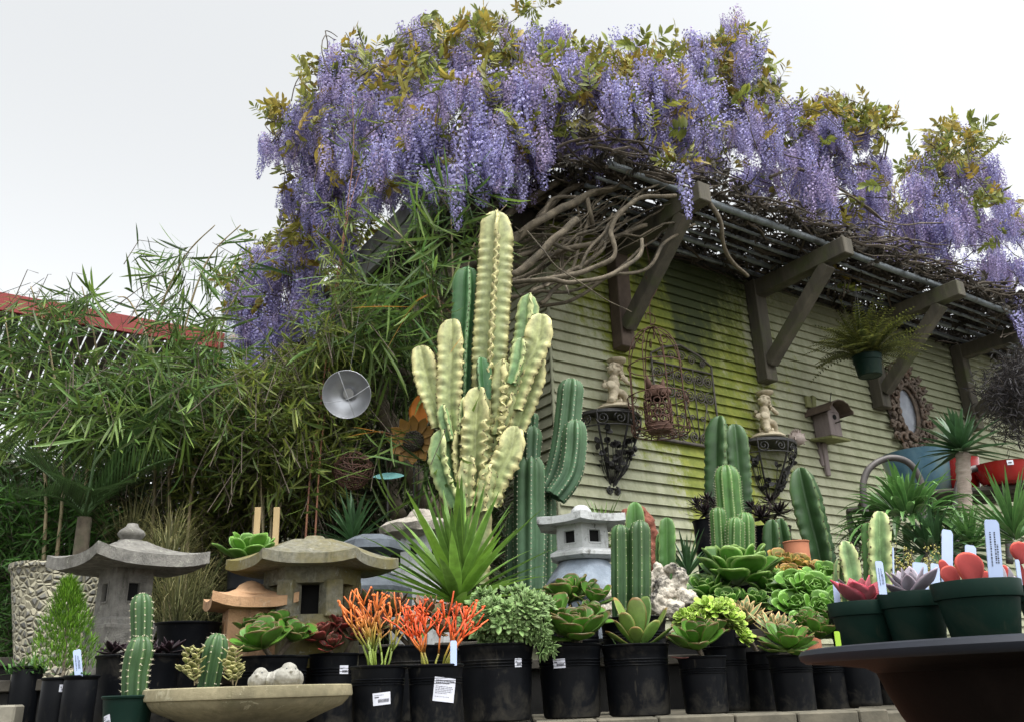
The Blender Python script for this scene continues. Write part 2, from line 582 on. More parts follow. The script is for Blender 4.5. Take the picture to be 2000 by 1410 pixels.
# ------------------------------------------------------------------ trellis brackets and pipes on the long wall
trel = thing('wall_trellis', 'row of weathered timber brackets carrying grey pipes along the top of the wall', 'trellis', CO + Vector((0, 0, EYE + 2.2)))
TO = CO + Vector((0, 0, EYE + 2.2))
def tl(s, off, z): return W * s + N * off + Vector((0, 0, z - 2.2))
for k in range(6):
    s = .60 + 1.505 * k
    a = MB(); beam(a, tl(s, .075, 2.255), tl(s, .075, 3.14), .125, .11, up=N)
    a.build('post', MT['redwood'] if k == 0 else MT['wood'], trel)
    a = MB(); beam(a, tl(s + .002, .02, 3.06), tl(s + .002, 1.0, 3.06), .11, .14)
    # lifted tail end
    a.build('beam', MT['wood'], trel)
    a = MB(); beam(a, tl(s - .003, .13, 2.40), tl(s - .003, .80, 2.985), .095, .095)
    a.build('brace', MT['wood'], trel)
for off, z, r in ((.80, 3.165, .027), (.55, 3.152, .016), (.33, 3.16, .024), (.44, 3.15, .012), (.66, 3.15, .012), (.17, 3.155, .018)):
    a = MB()
    tube(a, [tl(-.05 + i * .5, off, z + .006 * math.sin(i * 1.7 + off * 9)) for i in range(19)], r, 10)
    a.build('pipe', MT['pipe'], trel, smooth='auto')
# ================================================================== plant builders
def part(parent, name, mb, mats, smooth=False):
    o = Vector((0, 0, 0)); p = parent
    while p is not None: o += p.location; p = p.parent
    mb.v = [Vector(v) - o for v in mb.v]
    return mb.build(name, mats, parent, smooth)
def prof(shape, t):
    if shape == 'spat':
        w = .30 + .70 * (math.sin(min(1, t / .78) * PI / 2) ** 1.7)
        return w * (math.sqrt(max(0, 1 - ((t - .72) / .28) ** 2)) if t > .72 else 1)
    if shape == 'round':
        w = .45 + .55 * math.sin(min(1, t / .65) * PI / 2)
        return w * (math.sqrt(max(0, 1 - ((t - .6) / .4) ** 2)) if t > .6 else 1)
    if shape == 'point':
        return (.55 + .45 * math.sin(min(1, t / .5) * PI / 2)) * ((1 - ((t - .5) / .5) ** 1.7) if t > .5 else 1)
    if shape == 'sword':
        return (.5 + .5 * math.sin(min(1, t / .35) * PI / 2)) * ((1 - ((t - .35) / .65)) ** .75 if t > .35 else 1)
    return math.sin(PI * min(.999, t * .97 + .03)) ** .7
def leaf(mb, base, d, up, Ln, wd, th=.12, shape='spat', curl=.4, cup=.25, mi=0, seg=6, nc=8, rnd=0.0, r2=0.0):
    """fleshy closed leaf; curl bends the tip towards 'up'; attribute carries (along, edge, random)"""
    d = d.normalized()
    side = d.cross(up)
    if side.length < 1e-4: side = d.cross(Vector((1, 0, 0)))
    side.normalize()
    nrm = side.cross(d).normalized()
    p = Vector(base)
    ts = [0, .2, .4, .58, .72, .84, .93, .985] if seg >= 6 else [0, .3, .58, .8, .95]
    vs = []; av = []; last = 0
    for t in ts:
        p = p + d * (Ln * (t - last))
        ang = curl * (t - last)
        q = Quaternion(side, ang)
        d = q @ d; nrm = q @ nrm
        last = t
        w = wd * .5 * prof(shape, t)
        tk = th * wd * .5 * (1 - .55 * t)
        for k in range(nc):
            a = 2 * PI * k / nc
            u, v = math.cos(a), math.sin(a)
            vs.append(p + side * (u * w) + nrm * (v * min(tk, w) + cup * (u * u) * w + r2 * math.sin(t * 9 + u) * w))
            av.append((t, max(abs(u) if t < .9 else 1.0, t * 1.04 if t > .9 else 0), rnd))
    m = len(ts); fs = []
    for i in range(m - 1):
        for k in range(nc):
            l = (k + 1) % nc
            fs.append((i * nc + k, i * nc + l, (i + 1) * nc + l, (i + 1) * nc + k))
    fs.append(tuple((m - 1) * nc + k for k in range(nc)))
    mb.add(vs, fs, mi, av)
def blade(mb, base, d, Ln, wd, bend=.6, fold=.25, seg=6, mi=0, rnd=0.0, shape='sword', droopv=Vector((0, 0, -1)), twist=0.0):
    """thin strap leaf: V section, bends towards droopv"""
    d = d.normalized()
    side = d.cross(Vector((0, 0, 1)))
    if side.length < 1e-3: side = Vector((1, 0, 0))
    side.normalize()
    if twist: side = Quaternion(d, twist) @ side
    vs = []; av = []; p = Vector(base)
    for i in range(seg + 1):
        t = i / seg
        nrm = side.cross(d).normalized()
        w = wd * .5 * max(.02, prof(shape, t))
        vs += [p - side * w + nrm * (fold * w), p, p + side * w + nrm * (fold * w)]
        av += [(t, 1, rnd), (t, 0, rnd), (t, 1, rnd)]
        p = p + d * (Ln / seg)
        d = (d + droopv * (bend / seg) * (0.35 + 1.3 * t)).normalized()
        side = (side - d * side.dot(d)).normalized()
    fs = []
    for i in range(seg):
        b = i * 3
        fs += [(b, b + 1, b + 4, b + 3), (b + 1, b + 2, b + 5, b + 4)]
    mb.add(vs, fs, mi, av)
def rdir(az, el):
    return Vector((math.cos(az) * math.cos(el), math.sin(az) * math.cos(el), math.sin(el)))
def rosette(mb, c, R, n, shape='spat', wr=.45, th=.14, el0=80, el1=8, curl=.5, cup=.3, axis=None, seed=0, mi=0, seg=6, nc=8, size0=.35, stem=.25, jit=.12):
    rnd = random.Random(seed)
    rot = Matrix.Identity(3)
    if axis is not None: rot = axis.to_track_quat('Z', 'Y').to_matrix()
    ph = rnd.uniform(0, 6)
    for i in range(n):
        a = (i + .5) / n
        az = ph + i * 2.39996 + rnd.uniform(-jit, jit)
        el = R_(el0 + (el1 - el0) * a ** .85 + rnd.uniform(-10, 10))
        Ln = R * (size0 + (1 - size0) * min(1, a * 1.25)) * rnd.uniform(.78, 1.1)
        d = rdir(az, el)
        b = Vector((math.cos(az), math.sin(az), 0)) * R * .05 + Vector((0, 0, R * stem * (1 - a)))
        leaf(mb, Vector(c) + rot @ b, rot @ d, rot @ Vector((0, 0, 1)) if el < 1.45 else rot @ Vector((-math.cos(az), -math.sin(az), .2)), Ln, Ln * wr * rnd.uniform(.9, 1.1), th, shape, curl * rnd.uniform(.6, 1.3), cup * rnd.uniform(.5, 1.4), mi, seg, nc, rnd.random(), .05)
def cactus(mb, sp, path, rad, ribs=7, depth=.3, sharp=1.0, per=6, step=.012, wave=0.0, wfreq=60, teeth=0.0, twist=0.0, spine=.008, sp_step=.018, dome=1.35, seed=0, mi=0, spn=3, base_taper=.85, areo=.0018, face=None):
    """ribbed column along path (list of Vectors); rad = body radius; sp = MB for the spines"""
    rnd = random.Random(seed)
    P_ = [Vector(p) for p in path]
    # resample
    seg = [0]
    for i in range(1, len(P_)): seg.append(seg[-1] + (P_[i] - P_[i - 1]).length)
    tot = seg[-1]
    n = max(8, int(tot / step))
    def pt(s):
        for i in range(1, len(P_)):
            if s <= seg[i] or i == len(P_) - 1:
                k = (s - seg[i - 1]) / max(1e-9, seg[i] - seg[i - 1])
                i0, i1, i2, i3 = max(0, i - 2), i - 1, i, min(len(P_) - 1, i + 1)
                a, b, c, d = P_[i0], P_[i1], P_[i2], P_[i3]
                return .5 * ((2 * b) + (c - a) * k + (2 * a - 5 * b + 4 * c - d) * k * k + (3 * b - a - 3 * c + d) * k ** 3)
    ss = [tot * i / n for i in range(n + 1)]
    # finer at dome
    ss = [s for s in ss if s < tot - rad * dome] + [tot - rad * dome * (1 - math.sin(PI / 2 * k / 7)) for k in range(8)]
    cs = [pt(s) for s in ss]
    m = len(cs); x = None; vs = []; av = []; pr = random.Random(seed + 1)
    na = ribs * per; ph0 = rnd.uniform(0, 6)
    lastsp = 0; rr0 = rnd.random()
    T0 = None
    for i in range(m):
        t = (cs[min(i + 1, m - 1)] - cs[max(i - 1, 0)]).normalized()
        if x is None:
            x, y = frame(t)
            if face is not None: ph0 = math.atan2(-y.y if True else 0, -x.y) + face
        else: x = T0.rotation_difference(t) @ x
        T0 = t
        x = (x - t * x.dot(t)).normalized(); y = t.cross(x)
        s = ss[i]
        k = max(0, (s - (tot - rad * dome)) / (rad * dome))
        env = max(.03, 1 - k * k * .985) ** .55
        env *= base_taper + (1 - base_taper) * min(1, s / (rad * 3)) 
        env *= 1 + .035 * noise.noise(Vector((s * 9, seed, 0)))
        for a_ in range(na):
            an = 2 * PI * a_ / na
            ri = int(a_ / per)
            c = abs(math.cos(an * ribs / 2)) ** sharp
            w = wave * math.sin(wfreq * s + ri * 2.1 + 1.5 * noise.noise(Vector((s * 12, ri, seed))))
            r = rad * env * ((1 - depth) + depth * c)
            if teeth and c > .8: r *= 1 + teeth * math.sin(wfreq * 1.7 * s + ri)
            aa = an + w * c / 1.0 + twist * s + ph0
            vs.append(cs[i] + (x * math.cos(aa) + y * math.sin(aa)) * r)
            av.append((s / tot, c, rr0))
        if sp is not None and s - lastsp > sp_step:
            lastsp = s
            for r_ in range(ribs):
                an = 2 * PI * r_ / ribs
                w = wave * math.sin(wfreq * s + r_ * 2.1 + 1.5 * noise.noise(Vector((s * 12, r_, seed))))
                aa = an + w + twist * s + ph0 
                o = (x * math.cos(aa) + y * math.sin(aa))
                p = cs[i] + o * (rad * env)
                g = x * -math.sin(aa) + y * math.cos(aa)
                ell(sp, p, areo, areo, areo, seg=4, rings=3)
                for q_ in range(spn):
                    dv = (o + g * pr.uniform(-.9, .9) + t * pr.uniform(-.6, .8)).normalized() * spine * pr.uniform(.6, 1.3)
                    u, v = frame(dv)
                    b = len(sp.v)
                    sp.add([p + u * .0007, p - u * .0004 + v * .0006, p - u * .0004 - v * .0006, p + dv], [(0, 1, 3), (1, 2, 3), (2, 0, 3)], 0)
    fs = []
    for i in range(m - 1):
        for k in range(na):
            l = (k + 1) % na
            fs.append((i * na + k, i * na + l, (i + 1) * na + l, (i + 1) * na + k))
    fs.append(tuple((m - 1) * na + k for k in range(na)))
    mb.add(vs, fs, mi, av)
def smooth_path(pts, n=6):
    P_ = [Vector(p) for p in pts]; out = []
    for i in range(len(P_) - 1):
        a, b, c, d = P_[max(0, i - 1)], P_[i], P_[i + 1], P_[min(len(P_) - 1, i + 2)]
        for k in range(n):
            t = k / n
            out.append(.5 * ((2 * b) + (c - a) * t + (2 * a - 5 * b + 4 * c - d) * t * t + (3 * b - a - 3 * c + d) * t ** 3))
    out.append(P_[-1])
    return out
def vine(mb, pts, r0, r1, n=8, seg=6, wob=.012, seed=0, rib=.25):
    ps = smooth_path(pts, seg)
    m = len(ps)
    ps = [p + Vector((noise.noise(p * 5 + Vector((seed, 0, 0))), noise.noise(p * 5 + Vector((0, seed, 9))), noise.noise(p * 5 + Vector((7, 0, seed))))) * wob for p in ps]
    rs = [(r0 + (r1 - r0) * i / (m - 1)) * (1 + .15 * noise.noise(ps[i] * 14)) for i in range(m)]
    tube(mb, ps, rs, n, rib=rib)
def scatter(name, variants, tf, mats, parent, smooth=False, kind=None, rnds=None):
    """one mesh from many transformed copies; tf: list of (variant index, Matrix4 world)"""
    o = Vector((0, 0, 0)); p = parent
    while p is not None: o += p.location; p = p.parent
    V, F, Mi, A = [], [], [], []
    prep = []
    for v in variants:
        prep.append((np.array([tuple(x) for x in v.v], np.float32), v.f, v.m, np.array(v.a, np.float32)))
    base = 0; loops = []; starts = []; tot = 0; cnt = []
    lens = [np.array([len(f) for f in pv[1]], np.int32) for pv in prep]
    flat = [np.array([i for f in pv[1] for i in f], np.int32) for pv in prep]
    ms = [np.array(pv[2], np.int32) for pv in prep]
    rg = np.random.default_rng(1)
    for vi, M4 in tf:
        co = prep[vi][0]
        m = np.array(M4, np.float32)
        V.append(co @ m[:3, :3].T + m[:3, 3] - np.array(o, np.float32))
        loops.append(flat[vi] + base); cnt.append(lens[vi]); Mi.append(ms[vi])
        a = prep[vi][3].copy(); a[:, 2] = rg.random() if rnds is None else a[:, 2]
        A.append(a)
        base += len(co)
    V = np.concatenate(V); loops = np.concatenate(loops); cnt = np.concatenate(cnt); Mi = np.concatenate(Mi); A = np.concatenate(A)
    me = bpy.data.meshes.new(name)
    me.vertices.add(len(V)); me.vertices.foreach_set('co', V.ravel())
    me.loops.add(len(loops)); me.loops.foreach_set('vertex_index', loops)
    me.polygons.add(len(cnt))
    st = np.concatenate([[0], np.cumsum(cnt)[:-1]]).astype(np.int32)
    me.polygons.foreach_set('loop_start', st)
    try: me.polygons.foreach_set('loop_total', cnt)
    except Exception: pass
    me.polygons.foreach_set('material_index', Mi)
    me.polygons.foreach_set('use_smooth', np.full(len(cnt), bool(smooth)))
    if not isinstance(mats, (list, tuple)): mats = [mats]
    for m in mats: me.materials.append(m)
    ca = me.attributes.new('leaf', 'FLOAT_VECTOR', 'POINT')
    ca.data.foreach_set('vector', A.ravel())
    me.update(calc_edges=True)
    ob = bpy.data.objects.new(name, me)
    link(ob, parent)
    if kind: ob['kind'] = kind
    return ob
def tfm(p, d, roll=0.0, s=1.0):
    """local +Z along d"""
    q = d.to_track_quat('Z', 'Y') @ Quaternion((0, 0, 1), roll)
    return Matrix.Translation(p) @ q.to_matrix().to_4x4() @ Matrix.Scale(s, 4)

# ------------------------------------------------------------------ plant materials
MT['bark'] = surf('bark', (.075, .06, .042), (.17, .14, .1), 22, .9, .9, .006, stain=(.1, .1, .06), stain_scale=8)
MT['vinebark'] = surf('vine_bark', (.085, .07, .05), (.21, .175, .125), 26, .9, .9, .005, stain=(.05, .045, .035), stain_scale=7)
MT['twig'] = surf('twig_bark', (.045, .035, .025), (.10, .08, .06), 30, .9, .3, .002)
MT['soil'] = surf('potting_soil', (.012, .009, .006), (.05, .036, .024), 60, 1.0, 1.0, .01)
MT['spine'] = surf('spine', (.4, .36, .26), (.6, .55, .42), 30, .6, .0)
MT['darkspine'] = surf('dark_spine', (.05, .03, .02), (.12, .08, .05), 30, .6, .0)
MT['wflower'] = leafm('wisteria_petal', (.18, .16, .42), (.42, .40, .66), edge=None, vary=(.5, 1.45), hue=(.38, .30, .48), rough=.6, trans=.3, tip_lo=.0, tip_hi=1, mott=.1)
MT['wleaf'] = leafm('wisteria_leaf', (.17, .21, .045), (.27, .29, .055), vary=(.45, 1.35), hue=(.38, .27, .05), rough=.5, trans=.42, mott=.15)
MT['leaffill'] = leafm('dark_fill_leaf', (.035, .03, .022), (.06, .05, .035), vary=(.4, 1.5), rough=.8, trans=.1)
MT['bamboo'] = leafm('bamboo_leaf', (.085, .14, .028), (.13, .19, .04), vary=(.35, 1.7), hue=(.06, .13, .035), rough=.5, trans=.35, mott=.15)
MT['bambooy'] = leafm('bamboo_leaf_yellow', (.13, .17, .03), (.24, .26, .055), vary=(.4, 1.4), hue=(.10, .16, .03), rough=.5, trans=.35, mott=.15)
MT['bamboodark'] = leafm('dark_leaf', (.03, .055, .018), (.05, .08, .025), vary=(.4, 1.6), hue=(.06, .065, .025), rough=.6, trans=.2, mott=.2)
MT['dryleaf'] = leafm('dry_leaf', (.42, .20, .035), (.5, .26, .06), vary=(.6, 1.2), rough=.5, trans=.35)
MT['drygrass'] = leafm('dry_grass', (.11, .12, .045), (.26, .23, .10), vary=(.4, 1.5), rough=.6, trans=.2)
MT['culm'] = surf('bamboo_culm', (.24, .2, .11), (.34, .26, .15), 12, .5, .2, .002, stain=(.12, .14, .06), stain_scale=5)
MT['redculm'] = surf('red_culm', (.16, .06, .035), (.26, .12, .06), 12, .5, .2, .002)
MT['yucca'] = leafm('yucca_leaf', (.12, .22, .035), (.11, .22, .045), edge=(.18, .31, .07), vary=(.6, 1.3), hue=(.17, .30, .04), rough=.42, trans=.25)
MT['yuccadark'] = leafm('dark_strap_leaf', (.035, .085, .03), (.045, .10, .04), edge=(.06, .13, .06), vary=(.6, 1.3), rough=.4, trans=.2)
MT['palm'] = leafm('palm_leaf', (.04, .08, .025), (.06, .11, .035), vary=(.6, 1.4), rough=.4, trans=.2)
MT['cactus'] = leafm('cactus_skin', (.02, .055, .016), (.03, .075, .02), edge=(.10, .16, .055), vary=(.95, 1.05), rough=.5, trans=0, edge_lo=.9, edge_hi=1.0, mott=.3, mscale=14)
MT['cactusblue'] = leafm('blue_cactus_skin', (.05, .105, .055), (.045, .10, .038), edge=(.14, .24, .14), vary=(.95, 1.05), rough=.6, trans=0, edge_lo=.9, edge_hi=1.0, mott=.3, mscale=10)
MT['cactusbright'] = leafm('bright_cactus_skin', (.032, .095, .018), (.055, .14, .025), edge=(.2, .3, .10), vary=(.95, 1.05), rough=.5, trans=0, edge_lo=.9, edge_hi=1.0, mott=.3, mscale=14)
MT['varieg'] = leafm('variegated_skin', (.23, .27, .115), (.33, .345, .165), edge=(.47, .43, .2), vary=(.95, 1.08), hue=None, rough=.6, trans=0, edge_lo=.55, edge_hi=1.0, mott=.42, mscale=24, streak=1)
MT['varpale'] = leafm('pale_variegated_skin', (.12, .22, .09), (.19, .28, .12), edge=(.42, .45, .2), vary=(.95, 1.08), rough=.6, trans=0, edge_lo=.5, edge_hi=1.0, mott=.4, mscale=30)
MT['greenfin'] = leafm('green_fin_skin', (.025, .085, .03), (.045, .13, .04), edge=(.16, .26, .12), vary=(.95, 1.05), rough=.55, trans=0, edge_lo=.85, edge_hi=1.0, mott=.3, mscale=10)
MT['terrapot'] = surf('terracotta_pot', (.40, .15, .08), (.5, .2, .11), 10, .85, .3, .002)
MT['birdwood'] = surf('grey_birdhouse_wood', (.13, .105, .10), (.24, .2, .19), 12, .9, .7, .005, stretch=(1, 1, .2))
MT['climberleaf'] = leafm('climber_leaf', (.02, .018, .02), (.035, .03, .035), vary=(.5, 1.6), rough=.6, trans=.2)
# ================================================================== WISTERIA on the roof and trellis
def raceme(seed, Ln=.26, Rw=.034, n=78):
    rnd = random.Random(seed); mb = MB()
    for i in range(n):
        t = (i + rnd.random()) / n
        z = -Ln * t ** .95
        r = Rw * (1 - t) ** .55 * rnd.uniform(.75, 1.15) + .004
        az = i * 2.4 + rnd.uniform(-.3, .3)
        o = Vector((math.cos(az), math.sin(az), 0))
        p = o * r + Vector((0, 0, z))
        s = (.0112 - .0045 * t) * rnd.uniform(.85, 1.2)
        f = (o + Vector((0, 0, rnd.uniform(-.1, .7)))).normalized()
        x, y = frame(f)
        # banner petal: cupped hexagon, paler
        vs = [p + f * s * .15]; av = [(.55, 0, 0)]
        for k in range(6):
            a = PI * k / 3 + .5
            rr = s * (1.0 if k % 3 else .85)
            vs.append(p + (x * math.cos(a) + y * (math.sin(a) * .95)) * rr + f * (s * .45 if k in (0, 1, 2) else s * .1) + y * s * .35)
            av.append((1.0, 0, 0))
        mb.add(vs, [(0, 1 + k, 1 + (k + 1) % 6) for k in range(6)], 0, av)
        # keel: deeper violet
        a0 = p - y * s * .35 + f * s * .2
        mb.add([a0 - x * s * .5, a0 + f * s * .9 - y * s * .35, a0 + x * s * .5, a0 - y * s * .75 + f * s * .2], [(0, 3, 1), (3, 2, 1)], 0, [(0, 0, 0)] * 4)
    tube(mb, [Vector((0, 0, .03)), Vector((.002, 0, -Ln * .5)), Vector((0, 0, -Ln))], [.0016, .0012, .0006], 4, 1)
    return mb
def wleafv(seed, Ln=.2, n=6, big=1.0):
    """pinnate leaf along +Z, leaflets drooping"""
    rnd = random.Random(seed); mb = MB()
    ax = [Vector((0, 0, 0))]
    d = Vector((0, .1, 1)).normalized()
    for i in range(8):
        ax.append(ax[-1] + d * Ln / 8); d = (d + Vector((0, .07, 0))).normalized()
    for i in range(n):
        t = (i + 1) / (n + .2)
        p = ax[int(t * 8)]
        for sgn in (-1, 1):
            dd = Vector((sgn * 1.0, rnd.uniform(-.1, .6), .45 + rnd.uniform(-.2, .3))).normalized()
            blade(mb, p, dd, .052 * big * rnd.uniform(.8, 1.2), .021 * big, bend=.5, fold=.2, seg=3, shape='lance', droopv=Vector((0, 1, -.2)), twist=rnd.uniform(-.4, .4))
    blade(mb, ax[-1], d, .055 * big, .022 * big, seg=3, shape='lance')
    tube(mb, ax[::2], .0013, 3, 1)
    return mb
RAC = [raceme(i, Ln=.2 + .04 * (i % 4), Rw=.040 + .006 * (i % 3), n=76 + 8 * (i % 4)) for i in range(7)]
WLV = [wleafv(i, .14 + .02 * (i % 3), 4 + i % 3, 1.25 + .15 * (i % 3)) for i in range(6)]
wis = thing('wisteria', 'purple flowering wisteria sprawling over the shed roof and trellis', 'wisteria', wp(-.9, .9, -1.0))
rnd = random.Random(11)
rac_tf = []; leaf_tf = []; twigs = MB()
# blobs: (px, py, rx, ry, depth, depth spread, racemes, leaf sprays)
BL = [
 (705,120,60,60,5.5,.25,20,5), (650,190,70,60,5.6,.3,26,8), (610,260,65,60,5.7,.3,24,5), (560,260,35,30,5.8,.2,6,5), (590,300,55,60,5.9,.3,26,2),
 (600,380,40,55,6.1,.3,13,1), (680,300,80,80,5.5,.4,34,8), (640,380,60,50,5.9,.3,13,4), (675,385,45,45,5.8,.3,12,2),
 (760,180,80,50,5.3,.4,22,20), (850,110,70,60,5.4,.4,26,16), (930,110,80,55,5.5,.4,16,36), (1040,130,70,50,5.5,.4,24,14),
 (790,280,70,60,5.0,.4,26,10), (760,350,60,50,5.0,.3,16,3), (880,230,80,60,4.9,.4,30,8), (960,200,70,50,4.8,.3,28,8), (930,290,70,50,4.7,.3,24,5), (895,360,14,60,4.45,.1,5,0),
 (1040,230,70,60,4.9,.4,28,14), (1110,160,70,50,5.2,.4,16,28), (1010,300,60,40,4.8,.3,16,4), (1150,220,70,50,5.0,.3,30,8), (1220,180,80,50,5.3,.4,12,26),
 (1260,140,50,35,5.4,.3,2,20), (1210,260,80,50,5.0,.3,30,4), (1300,230,80,55,5.1,.3,30,12), (1380,130,70,40,5.6,.3,18,8), (1440,120,50,40,5.7,.3,13,10), (1420,180,90,40,5.6,.4,14,26),
 (1330,280,70,40,5.1,.3,18,3), (1400,260,80,60,5.4,.4,28,8), (1480,210,60,50,5.8,.3,15,4), (1480,310,80,60,5.7,.4,28,2), (1570,280,70,50,6.0,.4,24,10), (1600,250,50,30,6.0,.3,4,18),
 (1560,370,80,50,5.9,.4,26,2), (1670,250,60,40,6.2,.3,4,22), (1700,290,30,30,6.2,.2,8,2), (1650,400,80,60,6.3,.4,28,4), (1700,440,70,50,6.5,.4,26,4), (1620,330,50,30,6.2,.3,5,6),
 (1880,300,50,35,7.0,.3,1,22), (1830,340,60,30,7.0,.3,4,18), (1860,390,80,40,7.0,.4,22,22), (1800,440,80,50,6.8,.4,28,4), (1900,450,60,60,7.2,.4,26,4), (1850,500,90,50,7.0,.4,26,0),
 (1960,560,50,60,7.4,.4,20,0), (1990,460,40,50,7.6,.4,18,4), (1760,500,80,40,6.7,.4,14,0), (1700,510,60,30,6.6,.3,9,0),
 (530,530,50,40,6.9,.4,24,10), (600,500,60,50,6.7,.4,26,12), (560,590,70,60,6.8,.4,32,4), (500,620,45,55,7.0,.4,22,2), (610,580,50,70,6.6,.4,26,2), (520,700,50,40,6.9,.3,17,1), (650,470,30,40,6.4,.3,9,4), (650,450,70,30,6.2,.3,11,14),
 (1640,560,20,20,6.3,.2,0,2),
 (1150,285,70,25,5.5,.3,22,3), (1270,315,60,20,5.9,.3,18,0), (1080,295,60,30,5.2,.3,18,3), (970,330,60,20,5.1,.3,12,2), (850,300,60,30,5.0,.3,16,4), (1390,345,60,20,6.2,.3,20,0), (1500,395,60,20,6.6,.3,20,0), (1620,450,60,20,7.0,.3,20,0), (1760,520,70,20,7.4,.3,20,0), (1900,560,70,25,7.8,.3,20,0), (640,470,50,30,6.3,.3,14,6), (720,330,40,50,5.3,.2,16,3), (600,440,40,30,6.4,.3,12,4), (470,560,30,40,7.0,.2,12,3), (1960,640,20,20,7.3,.2,5,0),
]
for (px, py, rx, ry, d, ds, nr, nl) in BL:
    lift = 0 if px < 1000 else (18 if px < 1250 else 36)
    if px > 1300: d += .25
    subs = []
    for i in range(max(1, int(nr / 3.2))):
        a = rnd.uniform(0, 2 * PI); k = math.sqrt(rnd.random()); subs.append((px + rx * k * math.cos(a), py + ry * k * math.sin(a), rnd.uniform(-ds, ds)))
    for i in range(int(nr * 2.9)):
        sx_, sy_, sd_ = subs[rnd.randrange(len(subs))]
        x, y = sx_ + rnd.gauss(0, 90 / d), sy_ + rnd.gauss(0, 75 / d) - 13 * 6 / d - lift
        p = at(x, y, d + sd_ + rnd.gauss(0, .08))
        dv = Vector((rnd.uniform(-.2, .2), rnd.uniform(-.2, .2), 1))
        rac_tf.append((rnd.randrange(len(RAC)), tfm(p, dv, rnd.uniform(0, 6), rnd.uniform(.6, 1.15))))
    for i in range(int(nl * 2.3)):
        a = rnd.uniform(0, 2 * PI); k = math.sqrt(rnd.random())
        p = at(px + rx * 1.1 * k * math.cos(a), py + ry * k * math.sin(a) - 14, d + rnd.uniform(-ds, ds))
        dv = rdir(rnd.uniform(0, 6.28), rnd.uniform(-.5, 1.0))
        leaf_tf.append((rnd.randrange(len(WLV)), tfm(p, dv, rnd.uniform(0, 6), rnd.uniform(.75, 1.25))))
    # woody twigs inside the blob
    for i in range(7):
        a0, a1 = rnd.uniform(0, 6.28), rnd.uniform(0, 6.28)
        p0 = at(px + rx * 1.15 * math.cos(a0), py + ry * 1.0 * math.sin(a0), d + rnd.uniform(-ds, ds))
        p1 = at(px + rx * 1.15 * math.cos(a1), py + ry * 1.0 * math.sin(a1), d + rnd.uniform(-ds, ds))
        mid = (p0 + p1) / 2 + Vector((rnd.uniform(-.1, .1), rnd.uniform(-.1, .1), rnd.uniform(-.02, .15)))
        vine(twigs, [p0, mid, p1], .0055, .003, 5, 4, .03, i, 0)
# long shoots against the sky with small leaves
for pts, n_l in (([(960, 80), (1000, 40), (1040, 18), (1066, 14)], 8), ([(1480, 130), (1510, 190), (1505, 260), (1560, 330)], 4), ([(520, 232), (560, 240), (620, 260)], 5), ([(1420, 170), (1540, 225), (1620, 280)], 6),
                 ([(1310, 150), (1345, 115), (1400, 90), (1440, 80)], 8), ([(1700, 300), (1740, 380), (1760, 420)], 5), ([(745, 90), (800, 70), (850, 62)], 7), ([(1150, 330), (1260, 290), (1400, 260), (1500, 220)], 3), ([(1830, 330), (1890, 270), (1955, 280)], 9), ([(1640, 260), (1700, 235), (1755, 228)], 9), ([(590,130),(640,120),(690,105)],7), ([(1060,80),(1120,100),(1180,130)],6), ([(640,470),(560,470),(480,470)],7)):
    dd = 5.6 + max(0, (pts[0][0] - 1300) / 700 * 1.4)
    wpnts = [at(x, y, dd) for x, y in pts]
    vine(twigs, wpnts, .0035, .0018, 5, 6, .02, n_l, 0)
    sp_ = smooth_path(wpnts, 6)
    for i in range(n_l * 2):
        p = sp_[rnd.randrange(len(sp_))]
        leaf_tf.append((rnd.randrange(len(WLV)), tfm(p, rdir(rnd.uniform(0, 6.28), rnd.uniform(-.3, 1.1)), rnd.uniform(0, 6), rnd.uniform(.5, .85))))
# the single racemes hanging in front of the trellis beam and beside the tall spurge
for (x, y, d, s) in ((1333, 322, 4.75, 1.25), (892, 330, 4.35, 1.3), (900, 250, 4.4, 1.2), (1020, 330, 4.7, .9), (1985, 610, 6.9, 1.1), (935, 260, 4.5, 1.1)):
    rac_tf.append((3, tfm(at(x, y, d), Vector((0, .02, 1)), x, s)))
for x in (1270, 1300, 1322, 1345, 1365, 1290, 1355):
    leaf_tf.append((x % 6, tfm(at(1325, 318, 4.75), (at(x, 300 + abs(x - 1325) * .25, 4.7) - at(1325, 318, 4.75)).normalized(), x, .8)))
# the ones that show largest are flower clusters of their own; the rest one part
cen = at(1000, 300, 5)
order = sorted(range(len(rac_tf)), key=lambda i: (rac_tf[i][1].translation - Vector((0, 0, EYE))).length)
big = order[:100]
shared = []
for v in RAC:
    me = bpy.data.meshes.new('flower_cluster')
    me.from_pydata([tuple(x) for x in v.v], [], v.f)
    me.materials.append(MT['wflower']); me.materials.append(MT['twig'])
    me.polygons.foreach_set('material_index', v.m)
    ca = me.attributes.new('leaf', 'FLOAT_VECTOR', 'POINT')
    aa = np.array(v.a, np.float32); aa[:, 2] = rnd.random()
    ca.data.foreach_set('vector', aa.ravel()); me.update()
    shared.append(me)
off = wis.location
for i in big:
    vi, m4 = rac_tf[i]
    o = bpy.data.objects.new('flower_cluster', shared[vi])
    COL.objects.link(o); o.parent = wis
    o.matrix_local = Matrix.Translation(-off) @ m4
bs = set(big)
scatter('flower_clusters', RAC, [rac_tf[i] for i in range(len(rac_tf)) if i not in bs], [MT['wflower'], MT['twig']], wis, kind='stuff')
scatter('foliage', WLV, leaf_tf, [MT['wleaf'], MT['twig']], wis)
